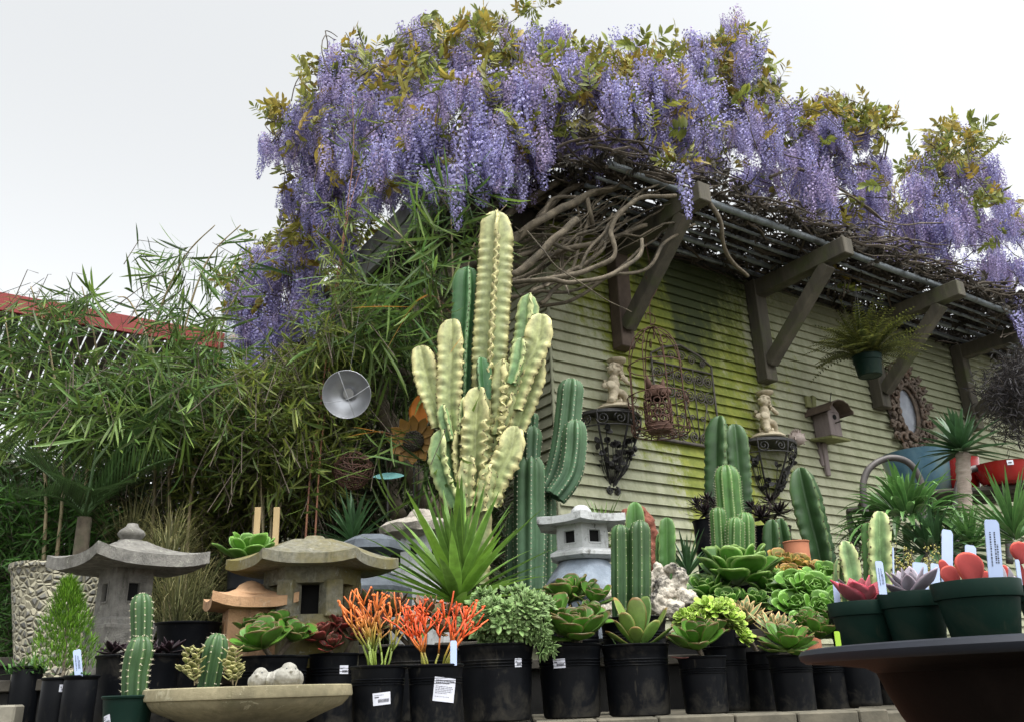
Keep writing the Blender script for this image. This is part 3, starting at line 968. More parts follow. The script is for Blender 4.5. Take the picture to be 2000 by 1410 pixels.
# --- tangled dark twigs lying on the pipes
for i in range(950):
    s = rnd.uniform(-.4, 7.6); o_ = rnd.uniform(-.1, .95)
    ln = rnd.uniform(.25, .9); a = rnd.choice((rnd.uniform(-.35, .35), rnd.uniform(-1.3, 1.3)))
    z0 = 3.19 + rnd.uniform(-.03, .16)
    p0 = wp(s, o_, z0); p2 = wp(s + ln * math.cos(a), max(-.1, min(1.0, o_ + ln * math.sin(a))), z0 + rnd.uniform(-.05, .1))
    mid = (p0 + p2) / 2 + Vector((0, 0, rnd.uniform(-.06, .05)))
    vine(twigs, [p0, mid, p2], rnd.uniform(.005, .015), .004, 5, 4, .05, i, 0)
for i in range(150):                                   # rising shoots between pipes and blossom
    s = rnd.uniform(0, 7.5); o_ = rnd.uniform(0, .95)
    p0 = wp(s, o_, 3.2)
    p1 = p0 + W * rnd.uniform(-.25, .35) + N * rnd.uniform(-.1, .15) + Vector((0, 0, rnd.uniform(.15, .55)))
    vine(twigs, [p0, (p0 + p1) / 2 + W * rnd.uniform(-.1, .1), p1], .005, .0025, 4, 4, .05, i, 0)
part(wis, 'twigs', twigs, MT['twig'])['kind'] = 'stuff'
lt = []  # dark leaves added to cut the bright sky gaps over the pipes
for i in range(2600):
    p = wp(rnd.uniform(-.3, 7.8), rnd.uniform(-.2, .9), 3.2 + rnd.uniform(-.02, .16))
    lt.append((rnd.randrange(len(WLV)), tfm(p, rdir(rnd.uniform(0, 6.28), rnd.uniform(-.3, .3)), rnd.uniform(0, 6), rnd.uniform(.5, .9))))
scatter('dark_leaf_fill', WLV, lt, [MT['leaffill'], MT['twig']], wis, kind='stuff')
rl = random.Random(77)
for i in range(40):
    x0 = rl.uniform(900, 1120); y0 = rl.uniform(420, 600); x2 = rl.uniform(1120, 1330); y2 = rl.uniform(340, 470)
    d0, d2 = rl.uniform(4.8, 5.2), rl.uniform(5.0, 5.4)
    b = MB(); vine(b, [at(x0, y0, d0), at(x0 * .6 + x2 * .4 + rl.uniform(-30, 30), y0 * .6 + y2 * .4 + rl.uniform(-10, 45), (d0 + d2) / 2), at(x0 * .3 + x2 * .7 + rl.uniform(-20, 20), y0 * .3 + y2 * .7 + rl.uniform(-20, 30), (d0 + d2) / 2), at(x2, y2, d2)], (rl.uniform(.008, .018) if i % 3 == 0 else rl.uniform(.003, .007)), (.007 if i % 3 == 0 else .002), 8, 6, .05, i)
    part(wis, 'branch', b, MT['vinebark'], smooth=True)
# --- thick woody limbs traced from the corner post to the trellis
def lim(pts, r0, r1, seed=0, name='branch'):
    b = MB()
    vine(b, [at(x, y, d) for x, y, d in pts], r0, r1, 10, 7, .025, seed)
    part(wis, name, b, MT['vinebark'], smooth=True)
lim([(850, 1010, 4.9), (810, 930, 4.85), (770, 850, 4.8), (740, 780, 4.8), (760, 700, 4.85), (800, 640, 4.9), (850, 560, 4.95)], .05, .042, 1, 'trunk')
lim([(780, 1010, 5.0), (760, 940, 5.05), (790, 870, 5.0), (750, 800, 4.95), (735, 740, 5.0), (770, 660, 5.0)], .048, .035, 2, 'trunk')
lim([(835, 760, 4.85), (800, 740, 4.8), (770, 700, 4.8), (790, 650, 4.9)], .03, .03, 3)
lim([(850, 560, 4.95), (900, 500, 4.9), (990, 480, 4.9), (1060, 430, 4.9), (1150, 380, 5.0), (1230, 360, 5.1)], .034, .022, 4)
lim([(830, 600, 4.95), (920, 520, 4.8), (1010, 530, 4.8), (1090, 460, 4.8), (1130, 430, 4.85)], .028, .022, 5)
lim([(900, 540, 4.9), (1000, 555, 4.8), (1070, 545, 4.7), (1120, 552, 4.75), (1200, 535, 4.8), (1250, 500, 4.85), (1255, 470, 4.9)], .017, .012, 6)
lim([(1000, 560, 4.9), (1080, 540, 4.85), (1150, 530, 4.9), (1200, 500, 4.9), (1195, 450, 4.9), (1220, 410, 4.9), (1260, 385, 4.95), (1320, 380, 5.05)], .017, .014, 7)
lim([(950, 490, 5.0), (1040, 440, 5.0), (1100, 380, 5.1), (1180, 350, 5.1), (1300, 350, 5.2)], .026, .018, 8)
lim([(980, 430, 5.1), (1080, 360, 5.1), (1160, 330, 5.2), (1240, 330, 5.3)], .026, .018, 9)
lim([(1140, 380, 5.0), (1155, 420, 5.0), (1160, 450, 5.1), (1180, 470, 5.2)], .016, .014, 10)
lim([(1050, 600, 5.2), (1110, 590, 5.2), (1180, 550, 5.15), (1270, 520, 5.15), (1300, 470, 5.2), (1360, 440, 5.3)], .013, .01, 11)
lim([(1380, 390, 5.2), (1410, 440, 5.3), (1420, 500, 5.5), (1460, 540, 5.7)], .017, .013, 12)
lim([(1130, 530, 4.9), (1150, 490, 4.9), (1190, 440, 5.0), (1200, 420, 5.0)], .011, .009, 13)
lim([(900, 450, 5.2), (1000, 380, 5.2), (1100, 340, 5.3)], .02, .014, 14)
lim([(1010, 520, 5.1), (1100, 490, 5.0), (1180, 470, 5.1), (1260, 440, 5.2)], .02, .014, 15)
lim([(1030, 400, 5.2), (1130, 350, 5.3), (1260, 345, 5.4), (1400, 400, 5.6)], .022, .016, 16)
lim([(1030, 450, 4.6), (1080, 510, 4.6), (1150, 560, 4.7), (1230, 610, 4.9)], .0045, .003, 17)
lim([(1500, 350, 5.8), (1560, 330, 5.8), (1640, 370, 6.2), (1740, 440, 6.5)], .013, .009, 19)
lim([(1580, 400, 6.0), (1650, 380, 6.1), (1740, 435, 6.4), (1860, 435, 6.8)], .009, .006, 20)
# ================================================================== BAMBOO, PALM, HEDGE, PERGOLA (left side)
def bspray(seed, n=7, Ln=.15, wd=.013, droop=.5):
    rnd = random.Random(seed); mb = MB()
    ax = [Vector((0, 0, 0))]; d = Vector((.05, 0, 1)).normalized()
    for i in range(6):
        ax.append(ax[-1] + d * .028); d = (d + Vector((.05, .02, -.02))).normalized()
    tube(mb, ax[::2], .0012, 3, 1)
    for i in range(n):
        p = ax[min(6, 1 + int(i * 6 / n))]
        a = (i % 2) * PI + rnd.uniform(-.7, .7)
        dd = Vector((math.cos(a) * .8, math.sin(a) * .8, rnd.uniform(.2, 1.1)))
        k = rnd.uniform(.7, 1.25)
        blade(mb, p, dd, Ln * k, wd * k, bend=droop, fold=.25, seg=4, shape='lance', droopv=Vector((1, 0, 0)) if droop > .4 else Vector((.3, 0, -.2)), twist=rnd.uniform(-1, 1))
    return mb
BV = [bspray(i, 6 + i % 3, .15, .0115) for i in range(6)]
BVL = [bspray(20 + i, 5 + i % 3, .24, .0135, .6) for i in range(5)]
BVS = [bspray(40 + i, 7, .085, .009, .3) for i in range(5)]
DOWN = Vector((0, 0, -1))
def bamboo(label, base, culms, blobs, variants, mat, seed, culm_mat='culm', r=.011, scale=1.0, down=.35, cat='bamboo', name='bamboo', kind=None):
    """base (px, d) on the ground; culms: list of pixel paths (x,y,d); blobs: (px,py,rx,ry,d,ds,n)"""
    rn = random.Random(seed)
    b0 = at(base[0], 1300, base[1]); b0.z = 0
    root = thing(name, label, cat, b0)
    for c in culms:
        mb = MB()
        pts = [b0 + Vector((rn.uniform(-.15, .15), rn.uniform(-.15, .15), 0))] + [at(x, y, d) for x, y, d in c]
        sp = smooth_path(pts, 7)
        rs = []
        for i in range(len(sp)):
            t = i / (len(sp) - 1)
            rs.append(r * (1 - .75 * t) * (1.18 if i % 3 == 0 else 1))
        tube(mb, sp, rs, 7)
        part(root, 'culm', mb, MT[culm_mat], smooth=True)
    tf = []; tw = MB()
    for (px, py, rx, ry, d, ds, n) in blobs:
        for i in range(n):
            a = rn.uniform(0, 2 * PI); k = rn.random() ** .55
            p = at(px + rx * k * math.cos(a), py + ry * k * math.sin(a), d + rn.uniform(-ds, ds))
            az = rn.uniform(0, 2 * PI)
            dv = (rdir(az, rn.uniform(-1.2, .7)) + DOWN * down).normalized()
            tf.append((rn.randrange(len(variants)), tfm(p, dv, rn.uniform(0, 6.3), scale * rn.uniform(.7, 1.3))))
            if i % 6 == 0:
                q_ = p - dv * .12
                tube(tw, [q_, q_ - dv * .15 + Vector((0, 0, -.12)), q_ - dv * .22 + Vector((rn.uniform(-.1, .1), rn.uniform(-.1, .1), -.35))], [.0016, .002, .0028], 4)
    scatter('foliage', variants, tf, [MT[mat], MT['twig']], root, kind=kind)
    if tw.v: part(root, 'twigs', tw, MT['twig'])['kind'] = 'stuff'
    return root
bamboo('broad leaved green bamboo arching over the far left, in front of the red pergola beam', (110, 4.3),
       [[(120, 1000, 4.4), (100, 700, 4.4), (60, 560, 4.2)], [(160, 1000, 4.5), (190, 720, 4.4), (160, 560, 4.2)], [(90, 1000, 4.4), (40, 800, 4.3), (10, 620, 4.2)]],
       [(150, 590, 90, 30, 4.2, .3, 22), (70, 585, 60, 35, 4.3, .3, 12), (230, 775, 150, 60, 4.3, .4, 170), (140, 790, 120, 60, 4.2, .4, 80), (300, 710, 80, 30, 4.3, .3, 26), (180, 700, 120, 30, 4.3, .3, 22), (60, 720, 60, 90, 4.4, .3, 28), (30, 640, 40, 30, 4.3, .2, 8)], BV, 'bamboo', 1, down=.7)
bamboo('green bamboo with thin arching canes standing against the sky left of the wisteria', (340, 4.6),
       [[(330, 1000, 4.7), (350, 700, 4.6), (400, 520, 4.5), (470, 440, 4.4)], [(300, 1000, 4.7), (290, 700, 4.6), (350, 520, 4.5), (420, 440, 4.4)], [(370, 1000, 4.6), (420, 760, 4.6), (440, 620, 4.6), (530, 470, 4.5)], [(330, 1000, 4.7), (320, 760, 4.6), (260, 600, 4.6), (230, 580, 4.5)]],
       [(390, 540, 90, 70, 4.5, .3, 34), (330, 625, 100, 45, 4.5, .3, 30), (360, 770, 130, 55, 4.5, .4, 140), (430, 690, 50, 70, 4.5, .4, 34), (250, 840, 120, 45, 4.5, .4, 80), (400, 800, 110, 50, 4.6, .3, 80)], BV, 'bamboo', 2, down=.25)
bamboo('dense yellowish fine leaved bamboo clump with bare orange canes left of the metal reflector dish', (540, 4.5),
       [[(505, 1000, 4.6), (520, 850, 4.6), (560, 700, 4.5)], [(515, 1000, 4.6), (500, 850, 4.6), (470, 760, 4.5)], [(530, 1000, 4.6), (545, 880, 4.6), (610, 740, 4.5)], [(545, 1010, 4.6), (575, 880, 4.6), (650, 700, 4.5)], [(495, 1010, 4.6), (480, 900, 4.6), (430, 780, 4.5)], [(512, 1010, 4.5), (512, 900, 4.5), (490, 800, 4.5)]],
       [(540, 790, 110, 80, 4.6, .4, 520), (640, 740, 80, 60, 4.7, .3, 380), (460, 850, 100, 80, 4.7, .4, 300), (600, 880, 80, 90, 4.8, .4, 330), (520, 950, 110, 60, 4.9, .3, 200), (680, 700, 60, 40, 4.9, .3, 160), (430, 950, 80, 80, 5.0, .3, 200)], BVS, 'bambooy', 3, r=.008, scale=1.15, down=.1)
bamboo('tall slender red caned bamboo shooting up through the wisteria', (625, 4.4),
       [[(600, 1000, 4.4), (625, 800, 4.4), (650, 600, 4.35), (672, 450, 4.3), (690, 300, 4.3), (688, 190, 4.3)], [(618, 1000, 4.4), (635, 800, 4.4), (655, 600, 4.35), (680, 420, 4.3), (705, 330, 4.3)]],
       [(655, 560, 35, 60, 4.3, .15, 45), (670, 440, 35, 50, 4.3, .15, 18), (690, 230, 16, 45, 4.3, .1, 12), (640, 650, 40, 40, 4.3, .15, 40)], BVS, 'bambooy', 4, culm_mat='redculm', r=.006, down=0)
bamboo('tall bamboo cane with long drooping leaves just left of the tall spurges', (900, 4.6),
       [[(870, 1000, 4.6), (882, 800, 4.6), (885, 600, 4.55), (882, 450, 4.5), (878, 340, 4.5)], [(880, 1000, 4.6), (900, 800, 4.6), (905, 620, 4.6), (925, 480, 4.6), (990, 400, 4.6)], [(865, 1000, 4.6), (868, 700, 4.6), (850, 560, 4.5), (800, 480, 4.4), (740, 420, 4.4)], [(860, 1000, 4.7), (850, 700, 4.6), (820, 640, 4.5), (760, 600, 4.4), (640, 600, 4.3)]],
       [(810, 500, 60, 60, 4.5, .2, 18), (860, 400, 50, 60, 4.5, .2, 22), (740, 590, 90, 40, 4.4, .2, 38), (820, 590, 60, 80, 4.6, .2, 30), (720, 640, 90, 40, 4.5, .2, 26), (790, 700, 60, 70, 4.6, .2, 24), (945, 430, 30, 60, 4.6, .15, 8), (880, 340, 25, 40, 4.5, .1, 8), (750, 850, 60, 40, 4.3, .15, 6), (860, 900, 40, 60, 4.4, .1, 10)], BVL, 'bamboo', 5, r=.011, down=.3)
# a few orange dying leaves
def dry_leaves():
    b0 = at(790, 640, 4.3); root = thing('bamboo_shoot', 'orange withered bamboo leaves hanging from one thin stem above the metal sunflower', 'bamboo', b0)
    mb = MB()
    for (x0, y0, x1, y1, w) in ((812, 588, 755, 680, .022), (815, 592, 770, 640, .014), (800, 600, 690, 598, .012), (745, 842, 680, 850, .014), (748, 845, 690, 832, .012), (750, 848, 800, 865, .012), (905, 655, 878, 690, .012), (812, 590, 835, 575, .012)):
        p, q_ = at(x0, y0, 4.0), at(x1, y1, 3.95)
        blade(mb, p, q_ - p, (q_ - p).length * 1.05, w, bend=.15, fold=.2, seg=5, shape='lance')
    part(root, 'leaf', mb, MT['dryleaf'])
    t = MB(); tube(t, smooth_path([at(885, 620, 4.5), at(850, 580, 4.4), at(812, 588, 4.3)]), .0022, 5); tube(t, smooth_path([at(860, 900, 4.6), at(800, 860, 4.4), at(745, 842, 4.3)]), .0022, 5)
    part(root, 'stem', t, MT['redculm'])
dry_leaves()
# bamboo behind, finer and darker, against the end wall
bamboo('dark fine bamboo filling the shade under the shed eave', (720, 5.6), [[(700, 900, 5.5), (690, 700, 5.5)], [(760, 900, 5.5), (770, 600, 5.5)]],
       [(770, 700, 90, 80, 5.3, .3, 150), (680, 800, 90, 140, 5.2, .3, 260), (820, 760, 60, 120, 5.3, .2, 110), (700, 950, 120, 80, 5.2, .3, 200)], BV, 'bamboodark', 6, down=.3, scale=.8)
def frond(mb, base, d, Ln, droop=.9, n=24, ll=.27, wd=.009, rnd=None):
    pts = [Vector(base)]; d = d.normalized()
    for i in range(14):
        pts.append(pts[-1] + d * Ln / 14); d = (d + DOWN * droop / 14).normalized()
    tube(mb, pts, [.008 * (1 - i / 16) + .0015 for i in range(15)], 5)
    for i in range(n):
        t = .12 + .86 * i / n; k = int(t * 14); p = pts[k].lerp(pts[min(14, k + 1)], t * 14 - k)
        tg = (pts[min(14, k + 1)] - pts[k]).normalized()
        sd = tg.cross(Vector((0, 0, 1))).normalized()
        for sg in (-1, 1):
            L_ = ll * math.sin(PI * (.15 + .8 * t)) 
            blade(mb, p, sd * sg + tg * .8 + Vector((0, 0, .25)), L_ * rnd.uniform(.9, 1.1), wd, bend=.35, fold=.3, seg=4)
def palm(label, base, fr, seed, trunk=True, Lf=1.0, mat='palm'):
    rn = random.Random(seed)
    root = thing('palm', label, 'palm', Vector((base.x, base.y, 0)))
    if trunk:
        t = MB(); tube(t, [Vector((base.x, base.y, 0)), base.lerp(Vector((base.x, base.y, 0)), .5) + Vector((.02, 0, 0)), base], [.05, .04, .032], 9, rib=.2)
        part(root, 'trunk', t, MT['bark'], smooth=True)
    for az, el, L_, dr in fr:
        m = MB(); frond(m, base, rdir(R_(az), R_(el)), L_ * Lf, dr, rnd=rn)
        part(root, 'frond', m, MT[mat])
    return root
palm('feathery dark green palm with one upright frond fanning above the left stone lantern', at(165, 1010, 4.0), [(100, 84, .75, .15), (20, 70, .65, .7), (160, 68, .7, .7), (205, 55, .5, .9), (-10, 50, .5, .9), (60, 65, .6, .6), (250, 35, .35, 1.2), (300, 40, .35, 1.2)], 3, Lf=1.0)
palm('dark palm fronds entering from the far left edge below the red beam', at(-130, 760, 4.6), [(0, 25, 1.0, .6), (15, 50, 1.1, .9), (-30, 40, .9, 1.2), (20, 5, .9, .5)], 4)

# dark hedge behind everything on the left (uncountable growth)
def hedge(name, pts, mat, seed, label=None, sc=1.0, core=True):
    rn = random.Random(seed); tf = []
    for (x0, x1, ytop, ybot, d, ds, n) in pts:
        for i in range(n):
            x = rn.uniform(x0, x1)
            y = ytop + (ybot - ytop) * rn.random() + 22 * noise.noise(Vector((x * .02, d, 1)))
            p = at(x, y, d + rn.uniform(-ds, ds))
            tf.append((rn.randrange(5), tfm(p, rdir(rn.uniform(0, 6.3), rn.uniform(-.6, 1.3)), rn.uniform(0, 6.3), sc * rn.uniform(.7, 1.5))))
    o = scatter(name, BVS, tf, [MT[mat], MT['twig']], None)
    tag(o, kind='stuff'); return o
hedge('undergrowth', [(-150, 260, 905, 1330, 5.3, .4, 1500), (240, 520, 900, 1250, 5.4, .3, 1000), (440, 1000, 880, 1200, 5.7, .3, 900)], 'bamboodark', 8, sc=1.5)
MT['hedgeg'] = leafm('hedge_leaf', (.035, .10, .015), (.06, .15, .02), vary=(.4, 1.5), rough=.6, trans=.2)
hedge('ground_cover', [(-80, 200, 975, 1080, 4.7, .25, 520), (-80, 120, 1050, 1290, 4.6, .2, 300)], 'hedgeg', 9, sc=.9)
bk = MB()  # dark core added behind the foliage to close see-through gaps
n = 40
for j in range(9):
    for i in range(n + 1):
        x = -260 + 1300 * i / n
        p = at(x, 1000, 6.0 + .12 * j)
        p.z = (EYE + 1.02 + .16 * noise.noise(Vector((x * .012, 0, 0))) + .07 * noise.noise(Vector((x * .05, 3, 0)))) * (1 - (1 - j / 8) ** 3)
        p.y += .15 * noise.noise(Vector((x * .02, j * .8, 2)))
        bk.v.append(p); bk.a.append((0, 0, 0))
for j in range(8):
    for i in range(n):
        a = j * (n + 1) + i
        bk.f.append((a, a + 1, a + n + 2, a + n + 1)); bk.m.append(0)
MT['thicket'] = surf('dark_thicket_core', (.008, .012, .005), (.022, .032, .012), 16, 1, 1, .03)
tag(bk.build('thicket_core', MT['thicket'], smooth=True), kind='structure')

# red pergola beyond the bamboo: beam and slats
MT['redpaint'] = surf('red_paint', (.15, .010, .009), (.21, .02, .016), 7, .55, .2, .002, stain=(.2, .03, .02), stain_scale=4)
P0 = at(235, 632, 8.2)
pg = thing('pergola', 'red painted beam with dark slats beyond the bamboo on the left', 'pergola', Vector((P0.x, P0.y, 0)))
b = MB(); beam(b, P0 - W * 3.2, P0 + W * 2.6, .05, .19); part(pg, 'beam', b, MT['redpaint'])
for i in range(44):
    s = -2.9 + i * .122
    a = P0 + W * s + Vector((0, 0, -.12))
    b = MB(); beam(b, a + G * .0, a + G * 3.6, .1, .035, bev=0); part(pg, 'slat', b, MT['darkwood'])
b = MB()
for o_ in (1.2, 2.4, 3.6):
    beam(b, P0 - W * 3.1 + G * o_ + Vector((0, 0, -.17)), P0 + W * 2.5 + G * o_ + Vector((0, 0, -.17)), .05, .06)
part(pg, 'crossbar', b, MT['darkwood'])
for s in (-2.8, 2.4):
    b = MB(); q0 = P0 + W * s; beam(b, Vector((q0.x, q0.y, 0)), q0 - Vector((0, 0, .1)), .09, .09, up=W); part(pg, 'post', b, MT['darkwood'])
# galvanised flue beside it
MT['galv'] = surf('rusty_galvanised', (.35, .4, .44), (.5, .55, .58), 6, .5, .15, .002, metal=.3, stain=(.3, .16, .07), stain_scale=5, stretch=(1, 1, .3))
c0 = at(472, 625, 8.6)
fl = thing('metal_flue', 'rust streaked galvanised round flue behind the hanging wisteria at left', 'flue', Vector((c0.x, c0.y, 0)))
b = MB(); lathe(b, [(.16, 0), (.16, c0.z), (.175, c0.z + .01), (.175, c0.z + .05), (.12, c0.z + .09), (0, c0.z + .1)], 20, Vector((c0.x, c0.y, 0))); part(fl, 'pipe', b, MT['galv'], smooth='auto')

# ------------------------------------------------------------------ dry grass tussock
def grass(label, px, py, d, n, h, spread, mat, seed, name='grass_tussock'):
    rn = random.Random(seed); c = at(px, py, d)
    root = thing(name, label, 'grass', c); mb = MB()
    for i in range(n):
        az = rn.uniform(0, 6.3); r = spread * rn.random()
        blade(mb, c + Vector((math.cos(az) * r, math.sin(az) * r, rn.uniform(-.05, .15))), rdir(az, rn.uniform(.5, 1.5)), h * rn.uniform(.5, 1.1), .0035, bend=rn.uniform(1.2, 3.2), fold=.1, seg=5, rnd=rn.random())
    part(root, 'blades', mb, MT[mat]); return root
grass('straw coloured arching grass behind the left lantern roof', 325, 1120, 3.95, 420, .24, .10, 'drygrass', 1)
grass('lower olive grass tussock between the granite lantern and the terracotta lantern', 345, 1215, 3.85, 600, .26, .18, 'drygrass', 2)
grass('faint dry grass tuft beside the bank, upper right of the left lantern', 255, 1080, 4.3, 260, .28, .12, 'drygrass', 7)
# ================================================================== STONE LANTERNS, STATUES, BIRD BATH
MT['granite'] = surf('granite', (.12, .115, .105), (.25, .24, .215), 30, .9, 1.0, .006, stain=(.07, .065, .05), stain_scale=5, spots=((.33, .33, .28), (.06, .055, .045)))
MT['mossstone'] = surf('mossy_granite', (.10, .095, .07), (.22, .21, .16), 60, .95, .9, .004, stain=(.15, .125, .035), stain_scale=4, stain_lo=.42, stain_hi=.62, spots=((.3, .3, .26), (.05, .05, .03)))
MT['terra'] = surf('terracotta_stone', (.33, .19, .10), (.44, .27, .15), 16, .9, .7, .005, stain=(.16, .10, .06), stain_scale=6, spots=((.4, .3, .2), (.12, .08, .05)))
MT['whitestone'] = surf('white_stone', (.36, .37, .37), (.52, .53, .53), 14, .9, .7, .004, stain=(.09, .09, .08), stain_scale=7, stain_lo=.55, stain_hi=.68, spots=((.08, .08, .07), (.2, .2, .18)))
MT['bluestone'] = surf('blue_grey_stone', (.14, .17, .21), (.25, .29, .34), 14, .9, .8, .005, stain=(.08, .085, .09), stain_scale=6)
MT['slate'] = surf('dark_blue_stone', (.05, .058, .07), (.10, .115, .135), 14, .9, .7, .004)
MT['roughwhite'] = surf('rough_weathered_stone', (.24, .215, .18), (.42, .38, .33), 24, .95, 1.0, .008, stain=(.1, .085, .07), stain_scale=9)
MT['black'] = surf('opening_shade_black', (.004, .004, .004), (.008, .008, .008), 20, 1, 0)  # near-black paint for the shade inside openings
MT['bath'] = surf('sandy_concrete', (.23, .20, .12), (.33, .29, .18), 70, .95, .8, .003, stain=(.13, .115, .07), stain_scale=3, spots=((.38, .35, .24), (.14, .13, .07)))
MT['statue'] = surf('pale_resin', (.42, .36, .25), (.55, .48, .35), 12, .75, .3, .002, stain=(.22, .17, .11), stain_scale=9)
MT['whiterock'] = surf('white_rock', (.44, .39, .32), (.64, .59, .5), 14, .9, 1.0, .012, fine=45, stain=(.06, .055, .05), stain_scale=14, stain_lo=.5, stain_hi=.6)
MT['redrock'] = surf('red_driftwood', (.16, .05, .03), (.28, .10, .065), 16, .9, 1.0, .01, stretch=(1, 1, .35))
MT['birdstone'] = surf('bird_stone', (.24, .23, .2), (.36, .35, .31), 20, .9, .5, .003, stain=(.12, .11, .09), stain_scale=12)
MT['iron'] = surf('black_iron', (.012, .012, .013), (.035, .032, .03), 20, .5, .3, .002, spec=.5)
MT['rust'] = surf('rusty_iron', (.06, .03, .022), (.12, .06, .04), 26, .8, .4, .002)
MT['greyiron'] = surf('grey_iron', (.055, .05, .045), (.11, .095, .08), 26, .7, .4, .002)

def roofm(mb, c, n, R, th, rise, up=.1, top=.16, rot=0.0, vs_=7, concave=1.6, nu=8, drop=.0):
    """n-sided lantern roof, eaves sweeping up at the corners; c = centre of the eave plane"""
    rings = []
    for j in range(vs_ + 1):
        v = j / vs_
        ring = []
        for s in range(n):
            a0 = rot + 2 * PI * s / n; a1 = rot + 2 * PI * (s + 1) / n
            A = Vector((math.cos(a0), math.sin(a0), 0)); B = Vector((math.cos(a1), math.sin(a1), 0))
            for u in range(nu):
                t = u / nu
                p = A.lerp(B, t)
                k = abs(2 * t - 1) ** 3.0
                rr = 1 - (1 - top) * v
                bow = 1 - .03 * (1 - k) * (1 - v)
                z = rise * v ** concave + up * R * k * (1 - v) ** 2.2
                ring.append(c + p * (R * rr * bow) + Vector((0, 0, z + th)))
        rings.append(ring)
    m = n * nu
    base = []
    for i, p in enumerate(rings[0]): base.append(Vector((p.x, p.y, p.z - th)))
    inner = []
    for p in rings[0]:
        q_ = c + (Vector((p.x, p.y, 0)) - Vector((c.x, c.y, 0))) * .5; inner.append(Vector((q_.x, q_.y, c.z - drop)))
    allr = [inner, base] + rings
    V = [p for r in allr for p in r]; F_ = []
    for j in range(len(allr) - 1):
        for k in range(m):
            l = (k + 1) % m
            F_.append((j * m + k, j * m + l, (j + 1) * m + l, (j + 1) * m + k))
    F_.append(tuple((len(allr) - 1) * m + k for k in range(m)))
    F_.append(tuple(k for k in range(m - 1, -1, -1)))
    mb.add(V, F_)
def ngon_prism(mb, c, n, prof_, rot=0.0, mi=0):
    V = []; F_ = []
    for r, z in prof_:
        for k in range(n):
            a = rot + 2 * PI * k / n
            V.append(c + Vector((math.cos(a) * r, math.sin(a) * r, z)))
    m = len(prof_)
    for j in range(m - 1):
        for k in range(n):
            l = (k + 1) % n
            F_.append((j * n + k, j * n + l, (j + 1) * n + l, (j + 1) * n + k))
    F_.append(tuple((m - 1) * n + k for k in range(n))); F_.append(tuple(range(n - 1, -1, -1)))
    mb.add(V, F_, mi)
def firebox(mb, c, n, R, H, rot, wx=.36, wz0=.3, wz1=.72, deep=.12, frame_=True):
    """n-sided box whose every face has a shallow opening over a core painted black as inner shade"""
    for k in range(n):
        a0 = rot + 2 * PI * k / n; a1 = rot + 2 * PI * (k + 1) / n
        A = Vector((math.cos(a0), math.sin(a0), 0)) * R; B = Vector((math.cos(a1), math.sin(a1), 0)) * R
        mid = (A + B) / 2; nrm = mid.normalized(); L_ = (B - A).length
        x = (B - A).normalized(); h = L_ * wx / 2
        def pt(u, z, o=0): return c + mid + x * u + Vector((0, 0, z)) - nrm * o
        z0, z1 = H * wz0, H * wz1
        outer = [pt(-L_ / 2, 0), pt(L_ / 2, 0), pt(L_ / 2, H), pt(-L_ / 2, H)]
        hole = [pt(-h, z0), pt(h, z0), pt(h, z1), pt(-h, z1)]
        inn = [pt(-h, z0, deep * R), pt(h, z0, deep * R), pt(h, z1, deep * R), pt(-h, z1, deep * R)]
        V = outer + hole + inn; F_ = []
        for i in range(4):
            j = (i + 1) % 4
            F_.append((i, j, 4 + j, 4 + i)); F_.append((4 + i, 4 + j, 8 + j, 8 + i))
        mb.add(V, F_)
        if frame_:
            t = L_ * .03
            for (ax, az, bx, bz) in ((-h - t, z0 - t, h + t, z0 - t), (-h - t, z1 + t, h + t, z1 + t), (-h - t, z0 - t, -h - t, z1 + t), (h + t, z0 - t, h + t, z1 + t)):
                p, q_ = pt(ax, az, -.001), pt(bx, bz, -.001)
                beam(mb, p, q_, t * 1.3, t * 1.3, up=nrm, bev=0)
    V = []
    ri = R * (1 - deep) * .96
    ngon_prism(mb, c, n, [(ri, H * .02), (ri, H * .98)], rot, 1)
def lant(name, label, base, parts):
    """parts: list of (part name, material, function(mb))"""
    root = thing(name, label, 'stone lantern', base)
    for nm, mt, fn, sm in parts:
        mb = MB(); fn(mb)
        part(root, nm, mb, [MT[mt], MT['black']], smooth=sm)
    return root
# left square granite lantern
d = 3.05; c = at(247, 1262, d); k = mpp(250, 1100, d)
zr = at(252, 1112, d).z; cx = Vector((c.x, c.y, 0))
def zz(y, x=250, dd=None): return at(x, y, dd or d).z
X0 = at(250, 1100, d).x; C0 = Vector((X0, d, 0)); Ry = R_(-86)
lant('stone_lantern', 'grey granite lantern with knob finial and square upswept roof, leftmost of the lanterns', Vector((X0, d, T1)), [
    ('roof', 'granite', lambda m: roofm(m, C0 + Vector((0, 0, zz(1116))), 4, 150 * k * 1.04, .040, zz(1080) - zz(1116), .085, .2, Ry, drop=-.005), 'auto'),
    ('finial', 'granite', lambda m: lathe(m, [(.0, zz(1062)), (.044, zz(1062)), (.042, zz(1056)), (.026, zz(1056)), (.041, zz(1049)), (.047, zz(1043)), (.041, zz(1037)), (.022, zz(1029)), (.017, zz(1023)), (0, zz(1021))], 20, C0, wob=.04), True),
    ('firebox', 'granite', lambda m: firebox(m, C0 + Vector((0, 0, zz(1206))), 4, 52 * k, zz(1112) - zz(1206), Ry, .28, .32, .68), False),
    ('base', 'granite', lambda m: ngon_prism(m, C0, 4, [(62 * k, zz(1268)), (66 * k, zz(1240)), (70 * k, zz(1228)), (70 * k, zz(1222)), (63 * k, zz(1220)), (62 * k, zz(1212)), (53 * k, zz(1206))], Ry), False),
    ('pedestal', 'granite', lambda m: lathe(m, [(.09, T1), (.09, zz(1268) + .004)], 12, C0), 'auto')])
